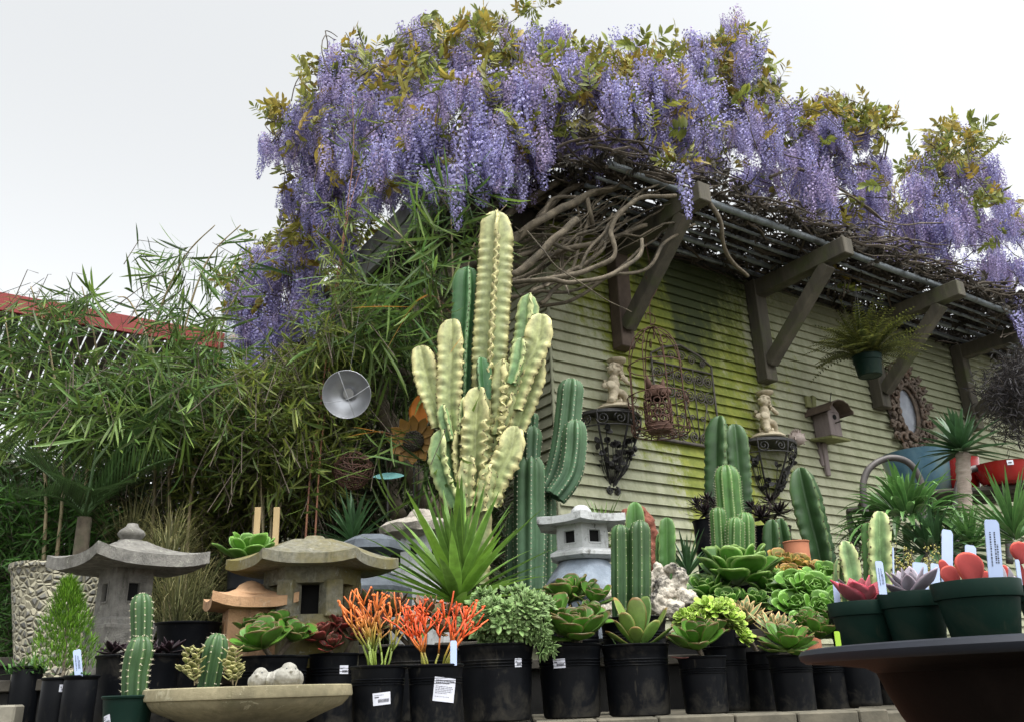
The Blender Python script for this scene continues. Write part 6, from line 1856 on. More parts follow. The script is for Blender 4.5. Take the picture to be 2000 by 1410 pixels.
# ================================================================== ORNAMENTS
def spiral(c, ex, ey, r, turns=1.6, start=0.0, n=22, r_in=.12, sgn=1):
    return [c + (ex * math.cos(start + sgn * 2 * PI * turns * i / n) + ey * math.sin(start + sgn * 2 * PI * turns * i / n)) * (r * (1 - (1 - r_in) * i / n)) for i in range(n + 1)]
ZU = Vector((0, 0, 1))
# --- arched wrought iron panel
pc = wp(1.2, .03, 1.66); rt = thing('iron_panel', 'arched wrought iron scroll panel hanging on the moss stained wall', 'iron panel', pc)
def ip(s, z, o=.035): return wp(.89 + s * .62, o, 1.64 + z * .76)
m = MB(); tb = .0085
tube(m, [ip(0, 0), ip(0, .86)], tb, 6); tube(m, [ip(1, 0), ip(1, .86)], tb, 6); tube(m, [ip(0, 0), ip(1, 0)], .013, 6)
tube(m, [ip(0, .78), ip(1, .78)], tb * .8, 6)
tube(m, [ip(0, .86), ip(.2, .95), ip(.5, 1.02), ip(.8, .95), ip(1, .86)], tb, 6)
part(rt, 'frame', m, MT['greyiron'], True)
m = MB()
for s in (.333, .667): tube(m, [ip(s, 0), ip(s, .78)], .0055, 5)
for s in (.167, .5, .833):
    tube(m, [ip(s - .02, .45), ip(s + .12, .05)], .0045, 5); tube(m, [ip(s + .02, .45), ip(s - .12, .05)], .0045, 5)
part(rt, 'bars', m, MT['greyiron'], True)
for s in (.09, .25, .42, .58, .75, .91):
    for z in (.68, .50):
        m = MB(); part_s = lambda: part(rt, 'scroll', m, MT['greyiron'], True)
        tube(m, spiral(ip(s, z), W, ZU, .053, 2.2, PI / 2, sgn=1 if (s * 12) % 2 < 1 else -1), .0058, 5); part_s()
    m = MB(); tube(m, spiral(ip(s, .27), W, ZU, .026, 1.4, 0), .005, 5); part(rt, 'scroll', m, MT['greyiron'], True); m = MB()
    tube(m, spiral(ip(s, .075), W, ZU, .046, 1.9, -PI / 2, sgn=-1), .0055, 5); part(rt, 'scroll', m, MT['greyiron'], True)
for s, z, r_ in ((.15, .86, .03), (.33, .88, .042), (.5, .9, .045), (.67, .88, .042), (.85, .86, .03)):
    m = MB(); tube(m, spiral(ip(s, z), W, ZU, r_, 1.8, 0), .005, 5); part(rt, 'scroll', m, MT['greyiron'], True)
# --- wall shelves with roses and cherubs
def shelf(label, s0, z0, R, zt, seed):
    c = wp(s0, 0, z0); rt = thing('wall_shelf', label, 'wall shelf', c, 0, 'iron wall shelves carrying cherub statues')
    def q_(a, r, z): return wp(s0, 0, z) + W * (r * math.cos(a)) + N * (r * math.sin(a) * .95)
    m = MB(); n = 20
    V = [q_(PI * i / n, R, z0) for i in range(n + 1)] + [q_(PI * i / n, R, z0 - .018) for i in range(n + 1)]
    V += [wp(s0, .002, z0), wp(s0, .002, z0 - .018)]
    F_ = [(i, i + 1, n + 2 + i, n + 1 + i) for i in range(n)] + [(2 * n + 2, i + 1, i) for i in range(n)] + [(2 * n + 3, n + 1 + i, n + 2 + i) for i in range(n)]
    m.add(V, F_)
    V = []
    part(rt, 'shelf_top', m, MT['iron'])
    m = MB()
    for a in (0, PI * .2, PI * .5, PI * .8, PI):
        tube(m, smooth_path([q_(a, R, z0), q_(a, R * .93, z0 - .1), q_(a, R * .55, (z0 + zt) / 2 - .04), q_(a, R * .12, zt + .03), q_(a, .012, zt)]), .0075, 6)
    tube(m, [q_(PI * i / n, R, z0 - .02) for i in range(n + 1)], .007, 6); tube(m, [q_(PI * i / n, R * .95, z0 - .105) for i in range(n + 1)], .005, 6)
    part(rt, 'frame', m, MT['iron'], True)
    m = MB(); rn = random.Random(seed)
    for i in range(6):
        a = PI * (i + .5) / 6; c1 = q_(a, R * .97, z0 - .062); ex = (W * -math.sin(a) + N * math.cos(a))
        m = MB(); tube(m, spiral(c1, ex, ZU, .045, 1.7, 0, sgn=1 if i % 2 else -1), .005, 5); part(rt, 'scroll', m, MT['iron'], True)
    m = MB()
    for sg in (-1, 1): tube(m, spiral(wp(s0 + sg * .03, .02, zt - .015), W * sg, ZU, .028, 1.4, PI / 2, sgn=-1), .0065, 6)
    tube(m, spiral(wp(s0, .05, zt - .02), N, ZU, .025, 1.4, PI / 2, sgn=-1), .0065, 6)
    part(rt, 'foot_scroll', m, MT['iron'], True)
    for i in range(26):
        a = PI * rn.uniform(.06, .94); t = rn.uniform(.12, .85); z = z0 - .1 + (zt + .06 - z0 + .1) * t
        r_ = R * (.93 - .75 * t) * rn.uniform(.9, 1.1); p = q_(a, r_, z); out = (W * math.cos(a) + N * math.sin(a))
        st = MB(); tube(st, smooth_path([q_(a, R * .1, zt + .04), q_(a, r_ * .7, (z + zt) / 2), p]), .0028, 5)
        fl = MB()
        if i % 3: 
            for k in range(3): leaf(fl, p, (out * .4 + rdir(rn.uniform(0, 6.3), rn.uniform(-.5, 1))).normalized(), out, .055, .04, .06, 'point', .4, .3, seg=5, nc=6)
        else:
            for k in range(9):
                x, y = frame(out); aa = k * 2.4; leaf(fl, p, (out * (1.1 - k * .09) + x * math.cos(aa) + y * math.sin(aa)).normalized(), out, .034, .038, .08, 'round', .9, .3, seg=5, nc=6)
        st.merge(fl); part(rt, 'rose_stem', st, MT['iron'], True)
    return rt
shelf('black iron rose shelf under the left cherub, left of the arched iron panel', .45, 1.74, .24, 1.24, 1)
shelf('black iron rose shelf under the right cherub, between the winged cacti', 2.01, 1.735, .27, 1.26, 2)
def cherub(label, s0, z0, H, off=.12, flip=1):
    c = wp(s0, off, z0 + .01); rt = thing('cherub_statue', label, 'statue', c, 0, 'pale cherub statues holding up a basin')
    m = MB(); u = H
    X = (W * .86 + N * -.5).normalized() * flip     # faces sideways towards the right
    Y = (N * .86 + W * .5).normalized()
    def P_(x, y, z): return X * (x * u * 1.45) + Y * (y * u * 1.45) + ZU * (z * u)
    b = MB(); lathe(b, [(0, 0), (.31 * u, 0), (.33 * u, .02 * u), (.32 * u, .045 * u), (.28 * u, .06 * u), (.27 * u, .085 * u), (0, .09 * u)], 28); b.build('plinth', MT['statue'], rt, 'auto')
    m = MB()
    tube(m, smooth_path([P_(-.22, .04, .10), P_(-.14, .03, .16), P_(-.02, .0, .30)]), [.035 * u, .05 * u, .05 * u, .055 * u, .06 * u, .065 * u, .07 * u, .07 * u, .075 * u, .075 * u, .08 * u, .08 * u, .08 * u], 10)
    tube(m, smooth_path([P_(.16, .06, .10), P_(.17, .08, .22), P_(.10, .08, .33), P_(.02, .02, .36)]), .06 * u, 10)
    tube(m, smooth_path([P_(.08, -.08, .10), P_(.12, -.06, .24), P_(.02, -.02, .34)]), .055 * u, 10)
    ell(m, P_(0, 0, .38), .10 * u, .10 * u, .12 * u); ell(m, P_(.015, 0, .49), .105 * u, .1 * u, .11 * u); ell(m, P_(.02, 0, .57), .09 * u, .11 * u, .08 * u)
    ell(m, P_(.03, .0, .60), .05 * u, .05 * u, .06 * u)
    hd = P_(.015, .02, .74); ell(m, hd, .10 * u, .10 * u, .115 * u); ell(m, hd + P_(.09, .04, -.03), .035 * u, .035 * u, .045 * u); ell(m, hd + P_(.11, .05, .0), .015 * u, .015 * u, .02 * u)
    rn = random.Random(3)
    for i in range(46):
        d_ = rdir(rn.uniform(0, 6.3), rn.uniform(-.4, 1.5)); x_ = d_ * .105 * u
        if x_.dot(X) > .055 * u: continue
        ell(m, hd + x_, .03 * u, .03 * u, .026 * u, seg=8, rings=6)
    for sg in (-1, 1):
        tube(m, smooth_path([P_(.02, .1 * sg, .58), P_(.12, .14 * sg, .52), P_(.20, .09 * sg, .60), P_(.20, .05 * sg, .74), P_(.18, .05 * sg, .86)]), .036 * u, 9)
        ell(m, P_(.19, .05 * sg, .88), .035 * u, .035 * u, .03 * u)
    for i in range(16): ell(m, P_(.2 + rn.uniform(-.04, .06), rn.uniform(-.08, .1), .58 + rn.uniform(0, .26)), .03 * u, .03 * u, .03 * u, seg=8, rings=6)
    ell(m, P_(-.16, .03, .40), .085 * u, .03 * u, .07 * u, Matrix.Rotation(.5, 3, 'Y')); ell(m, P_(-.12, -.05, .42), .07 * u, .03 * u, .06 * u)
    for i in range(14): ell(m, P_(rn.uniform(-.08, .14), rn.uniform(-.1, .1), .14 + rn.uniform(0, .18)), .035 * u, .03 * u, .05 * u, seg=8, rings=6)
    remesh(m, 'figure', MT['statue'], rt, u * .0115, 1, .0012, 60)
    b = MB(); lathe(b, [(0, 0), (.05 * u, 0), (.06 * u, .015 * u), (.10 * u, .03 * u), (.15 * u, .055 * u), (.165 * u, .085 * u), (.165 * u, .10 * u), (.14 * u, .10 * u), (.12 * u, .085 * u), (0, .075 * u)], 26, P_(.13, .02, .87)); b.build('basin', MT['statue'], rt, 'auto')
    return rt
cherub('cream cherub holding a basin on the left iron shelf, beside the hanging cage', .43, 1.74, .41)
cherub('cream cherub holding a basin on the right iron shelf, beside the birdhouse', 1.95, 1.735, .42)
# shell on the right shelf
c = wp(2.28, .13, 1.76); rt = thing('sea_shell', 'spiky pale conch shell at the right end of the right iron shelf', 'shell', c); m = MB()
ell(m, Vector((0, 0, .03)), .07, .06, .055); rn = random.Random(2)
for i in range(24):
    d_ = rdir(rn.uniform(0, 6.3), rn.uniform(-.6, 1.4)); tube(m, [d_ * .04 + Vector((0, 0, .03)), d_ * .085 + Vector((0, 0, .03))], [.014, .003], 6)
MT['shell'] = surf('shell', (.28, .22, .2), (.4, .34, .3), 20, .7, .5, .003)
remesh(m, 'shell', MT['shell'], rt, .004, 1)
# --- hanging cage with owl lantern
off = .42; cc = onwall(1292, 850, off); zt_ = onwall(1270, 640, off).z; R = .185; z0 = cc.z + .02; z1 = zt_
c = Vector((cc.x, cc.y, z0)); rt = thing('hanging_cage', 'rusty wire cage with domed top hanging below the first timber bracket', 'cage', c); m = MB()
n = 8; H = z1 - z0
for k in range(n):
    a = 2 * PI * k / n + .2; o = Vector((math.cos(a), math.sin(a), 0)); p = [c + o * R, c + o * R * .99 + ZU * H * .3, c + o * R * .98 + ZU * H * .62]
    for i in range(1, 9): p.append(c + o * (R * .98 * math.cos(PI / 2 * i / 8)) + ZU * (H * .62 + H * .38 * math.sin(PI / 2 * i / 8)))
    tube(m, p, .004, 5)
part(rt, 'wires', m, MT['rust'], True); m = MB()
for r_, z in ((R, 0), (R * 1.1, H * .32), (R * .98, H * .62), (R * .6, 0)):
    m = MB(); tube(m, [c + rdir(2 * PI * i / 28, 0) * r_ + ZU * z for i in range(28)], .004, 5, closed=True); part(rt, 'ring', m, MT['rust'], True)
m = MB()
for k in range(6):
    a = PI * k / 6; o = rdir(a, 0); tube(m, [c - o * R, c + o * R], .0035, 5)
part(rt, 'floor_wires', m, MT['rust'], True); m = MB()
for k in range(12):
    m = MB(); a = 2 * PI * k / 12; o = rdir(a, 0); t = rdir(a + PI / 2, 0)
    tube(m, spiral(c + o * R * 1.07 + ZU * H * .27, t, ZU, .036, 1.6, PI / 2, sgn=1 if k % 2 else -1), .003, 5)
    part(rt, 'scroll', m, MT['rust'], True); m = MB()
    tube(m, spiral(c + o * R * 1.02 + ZU * .035, t, ZU, .032, 1.5, -PI / 2, sgn=1 if k % 2 else -1), .003, 5); part(rt, 'scroll', m, MT['rust'], True)
for k in range(4):
    m = MB(); a = PI / 2 * k; o = rdir(a, 0); tube(m, spiral(c + o * R * .45 + ZU * H * .88, o, ZU, .045, 1.5, 0), .0032, 5); part(rt, 'scroll', m, MT['rust'], True)
m = MB()
top = c + ZU * H; hk = onwall(1268, 500, off)
tube(m, spiral(top + ZU * .07, W, ZU, .045, .8, -PI / 2, r_in=.9), .0035, 5)
tube(m, smooth_path([top + ZU * .01, top + ZU * .1, onwall(1270, 590, off), onwall(1283, 565, off), onwall(1284, 545, off), onwall(1272, 530, off), onwall(1262, 545, off), onwall(1268, 515, off), onwall(1262, 480, off), onwall(1262, 450, off)]), .0035, 5)
part(rt, 'hook', m, MT['rust'], True)
ow = thing('owl_lantern', 'rusty pierced metal owl lantern sitting inside the hanging cage', 'owl lantern', c + W * -.01)
b = MB(); H2 = .29; ow.scale = (1.2, 1.2, 1.15)
lathe(b, [(0, 0), (.062, 0), (.068, .012), (.072, .03), (.07, .05)], 20, Vector((0, 0, 0))); b.build('base', MT['rust'], ow, 'auto')
b = MB(); lathe(b, [(.06, .20), (.067, .205), (.066, .24), (.055, .265), (.03, .278), (0, .28)], 20)
for sg in (-1, 1): tube(b, [Vector((0, 0, 0)) + X_ for X_ in ((W * .045 * sg + ZU * .255), (W * .055 * sg + ZU * .30), (W * .062 * sg + ZU * .335))], [.022, .014, .002], 8)
for sg in (-1, 1): ell(b, W * .028 * sg + N * .062 + ZU * .225, .02, .02, .02)
tube(b, [N * .06 + ZU * .215, N * .085 + ZU * .195], [.012, .002], 6)
b.build('head', MT['rust'], ow, True)
b = MB()
for j in range(4):
    z = .065 + .035 * j
    for k in range(9):
        a = 2 * PI * (k + .5 * (j % 2)) / 9; o = rdir(a, 0); t = rdir(a + PI / 2, 0)
        tube(b, [o * .071 + ZU * z + t * .019 * math.cos(q2) + ZU * .019 * math.sin(q2) for q2 in [2 * PI * i / 10 for i in range(10)]], .0045, 5, closed=True)
b.build('pierced_body', MT['rust'], ow, True)
# --- birdhouse
c = wp(2.72, .0, 1.66); rt = thing('birdhouse', 'rustic grey birdhouse with curled bark roof on the wall', 'birdhouse', c)
def bh(s, o, z): return W * s + N * o + ZU * z
m = MB(); beam(m, bh(0, .02, -.02), bh(-.02, .02, .56), .07, .03, up=N); part_ = m; m.build('back_board', MT['birdwood'] if 'birdwood' in MT else MT['wood'], rt)
MT['birdwood'] = surf('grey_birdhouse_wood', (.13, .105, .10), (.24, .2, .19), 12, .9, .7, .005, stretch=(1, 1, .2)); MT['mossboard'] = surf('mossy_board', (.12, .13, .05), (.22, .22, .10), 14, .9, .6, .004)
m = MB(); Rm = Matrix((W, N, ZU)).transposed(); box(m, bh(.01, .11, .30), .15, .15, .20, Rm, bev=.004)
V = [bh(-.065, .185, .4), bh(.085, .185, .4), bh(.01, .185, .47), bh(-.065, .04, .4), bh(.085, .04, .4), bh(.01, .04, .47)]
m.add(V, [(0, 1, 2), (5, 4, 3), (0, 2, 5, 3), (1, 4, 5, 2)]); m.build('box', MT['birdwood'], rt)
m = MB(); lathe(m, [(0, 0), (.022, 0), (.022, .004), (0, .004)], 18, bh(.012, .186, .36), rot=N.to_track_quat('Z', 'Y').to_matrix()); m.build('entrance_hole_dark', MT['black'], rt)  # flat black disc paints the dark inside of the hole
m = MB(); tube(m, [bh(.012, .18, .31), bh(.012, .25, .31)], .006, 6); m.build('perch', MT['darkwood'], rt)
m = MB(); nn = 14
V = []
for s2 in (0, 1):
    for i in range(nn + 1):
        a = PI * (.02 + .96 * i / nn); r_ = .15 + .01 * noise.noise(Vector((i * .5, 0, 0)))
        for o in (.01, .27 + .02 * noise.noise(Vector((i * .8, 3, 0)))): V.append(bh(.01 + math.cos(a) * (r_ - s2 * .012), o, .375 + math.sin(a) * (r_ - s2 * .012) * .75))
F_ = []
for i in range(nn):
    F_.append((2 * i, 2 * i + 2, 2 * i + 3, 2 * i + 1)); b0_ = 2 * (nn + 1); F_.append((b0_ + 2 * i, b0_ + 2 * i + 1, b0_ + 2 * i + 3, b0_ + 2 * i + 2)); F_.append((2 * i + 1, 2 * i + 3, b0_ + 2 * i + 3, b0_ + 2 * i + 1))
m.add(V, F_); m.build('bark_roof', MT['redwood'], rt)
m = MB(); box(m, bh(.0, .12, .18), .24, .22, .022, Rm @ Matrix.Rotation(-.12, 3, 'X'), bev=.004); m.build('platform', MT['mossboard'], rt)
m = MB(); beam(m, bh(.0, .05, .17), bh(.02, .03, -.10), .05, .03, up=N); m.build('stake', MT['birdwood'], rt)
m = MB(); box(m, bh(-.09, .03, .52), .06, .03, .1, Rm, bev=.004); box(m, bh(-.02, .03, .53), .05, .03, .11, Rm @ Matrix.Rotation(.2, 3, 'Y'), bev=.004); m.build('gable_piece', MT['mossboard'], rt)
m = MB(); tube(m, [bh(.05, .12, .45), bh(.09, .14, .60)], .004, 5); m.build('wire', MT['iron'], rt)
# --- ornate oval mirror
s0, z0, a_, b_ = 4.04, 2.30, .32, .43
c = wp(s0, .02, z0); rt = thing('ornate_mirror', 'oval mirror in a brown carved scroll frame between the third and fourth brackets', 'mirror', c)
MT['carved'] = surf('carved_brown', (.065, .048, .036), (.17, .13, .10), 16, .7, .5, .003, stain=(.14, .075, .045), stain_scale=7)
MT['mirrorglass'] = surf('old_mirror', (.16, .17, .2), (.26, .28, .31), 9, .3, .1, .001, metal=.5)
def mo(s, o, z): return W * s + N * o + ZU * z
m = MB(); n = 40; ai, bi = a_ * .42, b_ * .52
m.add([mo(math.cos(2 * PI * i / n) * ai, .02, math.sin(2 * PI * i / n) * bi) for i in range(n)], [tuple(range(n - 1, -1, -1))]); m.build('glass', MT['mirrorglass'], rt)
m = MB()
for k_, rr in ((1.0, .014), (1.13, .010), (1.25, .012)): tube(m, [mo(math.cos(2 * PI * i / n) * ai * k_, .03, math.sin(2 * PI * i / n) * bi * (k_ if k_ == 1 else k_ * .95)) for i in range(n)], rr, 7, closed=True)
m.build('inner_rim', MT['redwoodf'] if 'redwoodf' in MT else MT['carved'], rt, True)
m = MB()
V = []; F_ = []
for j in (0, 1):
    for i in range(n):
        a = 2 * PI * i / n; k_ = (1.2, 1.0)[j]
        sx, sz_ = (ai * k_, bi * k_) if j == 0 else (a_ * .9, b_ * .88)
        V.append(mo(math.cos(a) * sx, .015, math.sin(a) * sz_))
m.add(V, [(i, (i + 1) % n, n + (i + 1) % n, n + i) for i in range(n)])
m.build('back_plate', MT['carved'], rt)
m = MB(); rn = random.Random(6)
for i in range(58):
    a = 2 * PI * i / 58 + rn.uniform(-.05, .05); row = i % 3
    k_ = (.62, .80, .97)[row]; p = mo(math.cos(a) * a_ * k_ * 1.05, .03 + .02 * (1 - row * .4), math.sin(a) * b_ * k_ * 1.05)
    rad_ = .045 * rn.uniform(.8, 1.2)
    pts = spiral(p, W * math.cos(a) + ZU * math.sin(a), ZU * math.cos(a) - W * math.sin(a), rad_, 1.2, rn.uniform(0, 1), 14, .2, rn.choice((-1, 1)))
    pts = [q2 + N * (.025 * j / 14) for j, q2 in enumerate(pts)]
    tube(m, pts, [.006 + .011 * math.sin(PI * min(1, (j + 1) / 15)) for j in range(15)], 6)
    if row == 2:
        for e in (-.4, .4): leaf(m, p, (W * math.cos(a + e) + ZU * math.sin(a + e) + N * .3).normalized(), N, .075, .045, .4, 'point', .9, .3, seg=5, nc=6)
for i in range(9):
    e = -.9 + 1.8 * i / 8; leaf(m, mo(0, .03, b_ * .82), (W * math.sin(e) + ZU * math.cos(e) + N * .3).normalized(), N, .13, .05, .4, 'point', .9, .3, seg=5, nc=6); leaf(m, mo(0, .03, -b_ * .82), (W * math.sin(e) - ZU * math.cos(e) + N * .3).normalized(), N, .11, .05, .4, 'point', .9, .3, seg=5, nc=6)
m.build('carving', MT['carved'], rt, True)
# --- hanging fern basket
c = at(1700, 735, 6.45); rt = thing('hanging_fern', 'fern in a dark plastic pot hanging from the third timber bracket', 'hanging plant', c)
m = MB(); s = MB(); potmesh(m, s, Vector((0, 0, 0)), .112, .17, .8, ridges=False, rim=.05); m.build('pot', MT['greenpot'], rt, 'auto'); s.build('soil', MT['soil'], rt)
m = MB()
for k in range(3):
    a = 2 * PI * k / 3; tube(m, [rdir(a, 0) * .11 + ZU * .165, Vector((.02, 0, .8))], .002, 4)
m.build('hanger', MT['iron'], rt)
MT['fern'] = leafm('fern_frond', (.055, .075, .02), (.16, .16, .03), vary=(.4, 1.5), rough=.6, trans=.3)
m = MB(); rn = random.Random(4)
for i in range(130):
    az = rn.uniform(0, 6.3); el = rn.uniform(.3, 1.5); p = Vector((math.cos(az) * .05, math.sin(az) * .05, .16)); d_ = rdir(az, el); L_ = rn.uniform(.3, .52); pts = [p]
    for j in range(9): pts.append(pts[-1] + d_ * L_ / 9); d_ = (d_ + DOWN * .12 * rn.uniform(.5, 1.6)).normalized()
    tube(m, pts, .0012, 3)
    for j in range(1, 10):
        tg = (pts[j] - pts[j - 1]).normalized(); sd = tg.cross(ZU).normalized()
        for h in (0, .5):
            for sg in (-1, 1): blade(m, pts[j - 1].lerp(pts[j], h), sd * sg + tg * .3, .06 * math.sin(PI * (.12 + .8 * (j + h) / 10)), .012, bend=.3, seg=2, shape='lance')
m.build('fronds', MT['fern'], rt)
# dark hanging growth and post at the far right
c = at(1985, 760, 7.3); rt = thing('climber', 'dark tangled climber hanging at the far right end of the wall', 'climber', c); rn = random.Random(9); tf = []
for i in range(1100):
    p = at(1975 + rn.gauss(8, 26), 765 + rn.gauss(0, 34), 7.3 + rn.uniform(-.4, .3)); tf.append((rn.randrange(5), tfm(p, rdir(rn.uniform(0, 6.3), rn.uniform(-1.5, .6)), rn.uniform(0, 6), rn.uniform(.5, 1.0))))
scatter('foliage', BVS, tf, [MT['climberleaf'] if 'climberleaf' in MT else MT['bamboodark'], MT['twig']], rt)
# --- metal reflector dish, sunflower, wire ball, leaf
d = 4.0; c = at(677, 770, d); rt = thing('reflector_dish', 'round silvery metal reflector bowl with crossed wires hung in the bamboo', 'reflector', c)
MT['alu'] = surf('brushed_aluminium', (.34, .35, .37), (.5, .51, .54), 5, .38, .1, .001, metal=.75)
rd = (Vector((.05, -1, -.42))).normalized().to_track_quat('Z', 'Y').to_matrix(); R = 47 * mpp(677, 770, d)
m = MB(); lathe(m, [(R, 0), (R * .99, -.002), (R * .86, -.03), (R * .6, -.062), (R * .3, -.08), (.026, -.084), (.026, -.06), (0, -.06)], 40, rot=rd); m.build('bowl', MT['alu'], rt, 'auto')
m = MB(); tube(m, [rd @ Vector((math.cos(2 * PI * i / 40) * R, math.sin(2 * PI * i / 40) * R, 0)) for i in range(40)], .0018, 6, closed=True)
for a in (1.9, .35): tube(m, smooth_path([rd @ Vector((math.cos(a) * R, math.sin(a) * R, 0)), rd @ Vector((.01, -.02, .02)), rd @ Vector((-math.cos(a) * R, -math.sin(a) * R, 0))]), .0016, 5)
m.build('wires', MT['alu'], rt, True)
m = MB(); tube(m, [rd @ Vector((0, R * .5, -.07)), Vector((.03, .1, .5))], .0015, 4); m.build('hanger', MT['iron'], rt)
d = 4.45; c = at(808, 862, d); rt = thing('metal_sunflower', 'rusty yellow metal sunflower ornament beside the twisted wisteria trunk', 'garden ornament', c); k = mpp(808, 862, d) * .85
MT['yellowmetal'] = surf('weathered_yellow_paint', (.18, .09, .015), (.26, .14, .025), 9, .6, .3, .002, stain=(.09, .045, .02), stain_scale=8); MT['orangemetal'] = surf('orange_paint', (.5, .15, .015), (.6, .2, .02), 8, .6, .2, .001)
MT['tealmetal'] = surf('teal_patina', (.05, .16, .16), (.12, .28, .27), 10, .6, .3, .002)
for i in range(12):
    a = 2 * PI * i / 12; m = MB(); leaf(m, rdir(0, 0) * 0 + Vector((math.cos(a) * 20 * k, 0, math.sin(a) * 20 * k)), Vector((math.cos(a), -.25, math.sin(a))), Vector((0, -1, 0)), 44 * k, 26 * k, .08, 'point', .5, .3); m.build('petal', MT['yellowmetal'], rt, True)
m = MB(); ell(m, (0, -.01, 0), 25 * k, .02, 25 * k); rn = random.Random(1)
for i in range(70):
    r_ = 23 * k * math.sqrt(i / 70); a = i * 2.4; ell(m, (math.cos(a) * r_, -.028, math.sin(a) * r_), .005, .007, .005, seg=6, rings=4)
m.build('seed_disc', MT['darkwood'], rt, True); m = MB(); tube(m, [Vector((0, .02, 0)), Vector((0, .05, -1.0))], .006, 6); m.build('rod', MT['iron'], rt)
d = 4.55; c = at(818, 800, d); rt = thing('metal_petal', 'flat orange metal leaf shape just above the metal sunflower', 'garden ornament', c); m = MB(); leaf(m, Vector((0, 0, -.1)), Vector((.1, 0, 1)), Vector((0, -1, 0)), .2, .13, .06, 'point', .2, .1); m.build('leaf_plate', MT['orangemetal'], rt, True)
m = MB(); tube(m, [Vector((0, .01, -.09)), Vector((0, .03, -.95))], .004, 5); m.build('rod', MT['iron'], rt)
d = 4.3; c = at(758, 930, d); rt = thing('metal_leaf', 'teal painted metal leaf beside the wisteria trunk', 'garden ornament', c); m = MB(); leaf(m, Vector((-.075, 0, 0)), Vector((1, 0, -.06)), Vector((0, -.8, .6)), .16, .055, .07, 'lance', .2, .3); m.build('leaf_plate', MT['tealmetal'], rt, True)
m = MB(); tube(m, [Vector((0, .0, 0)), Vector((0, .03, -.6))], .004, 5); m.build('rod', MT['iron'], rt)
d = 4.4; c = at(690, 918, d); rt = thing('wire_ball', 'loose ball of rusty vine wire left of the teal metal leaf', 'garden ornament', c); m = MB(); rn = random.Random(8)
for i in range(22):
    q_ = Quaternion(Vector((rn.uniform(-1, 1), rn.uniform(-1, 1), rn.uniform(-1, 1))).normalized(), rn.uniform(0, 3)); r_ = .10 * rn.uniform(.85, 1.1)
    tube(m, [q_ @ Vector((math.cos(2 * PI * j / 18) * r_, math.sin(2 * PI * j / 18) * r_, rn.uniform(-.006, .006))) for j in range(18)], .0028, 4, closed=True)
m.build('wire', MT['rust'], rt, True)
for lb, x in (('left pale wooden stake standing in the bamboo canes', 504), ('right pale wooden stake standing in the bamboo canes', 541)):
    MT['palewood'] = MT.get('palewood') or surf('pale_wood', (.4, .29, .14), (.5, .37, .2), 12, .7, .3, .002, stretch=(1, 1, .15))
    a = at(x, 1060, 4.2); b2 = at(x, 990, 4.2); rt = thing('wooden_stake', lb, 'stake', Vector((a.x, a.y, T2 - .1)), 0, 'wooden stakes in the bamboo'); m = MB(); beam(m, Vector((0, 0, 0)), b2 - rt.location, .03, .012, up=Vector((0, 1, 0)), bev=.002); m.build('stake', MT['palewood'], rt)
# --- hoop ended bench with glazed pots
c = at(1850, 1000, 4.55); rt = thing('hoop_bench', 'dark metal bench with arched hoop ends holding the glazed pots', 'bench', Vector((c.x, c.y, T1)))
def hp(x, y, d=4.55): return at(x, y, d)
MT['tubemetal'] = surf('brown_tube_metal', (.05, .045, .045), (.1, .09, .085), 12, .5, .2, .001, metal=.3)
for pts in ([(1697, 1100), (1690, 1000), (1686, 945), (1700, 912), (1735, 894), (1770, 900), (1792, 925), (1802, 965), (1805, 1090)], ):
    m = MB(); tube(m, smooth_path([hp(x, y, 4.36) for x, y in pts]), .017, 10); part(rt, 'hoop_end', m, MT['tubemetal'], True)
m = MB(); tube(m, smooth_path([hp(x, y, 4.35) for x, y in [(1868, 1100), (1866, 1000), (1876, 935), (1905, 914), (1940, 925), (1960, 955), (1968, 1010), (1972, 1100)]]), .017, 10); part(rt, 'hoop_end', m, MT['tubemetal'], True)
zs = hp(1800, 978, 4.62).z
m = MB()
for dy in (-.12, 0, .12): beam(m, Vector((hp(1690, 965).x, 4.66 + dy * 1.6, zs)), Vector((hp(2060, 965).x, 4.45 + dy, zs)), .10, .025)
part(rt, 'seat', m, MT['darkwood'])
m = MB()
for x_, y_ in ((hp(1695, 965).x, 4.62), (hp(2050, 965).x, 4.32), (hp(2050, 965).x, 4.56), (hp(1695, 965).x, 4.86)): beam(m, Vector((x_, y_, T1)), Vector((x_, y_, zs - .013)), .03, .03, up=Vector((0, 1, 0)))
part(rt, 'leg', m, MT['tubemetal'])
MT['blueglaze'] = surf('blue_glaze', (.035, .09, .14), (.10, .19, .24), 7, .3, .2, .002, stain=(.16, .2, .16), stain_scale=5, coat=.5); MT['redglaze'] = surf('red_glaze', (.22, .006, .006), (.3, .010, .009), 5, .25, .1, .001, coat=.6)
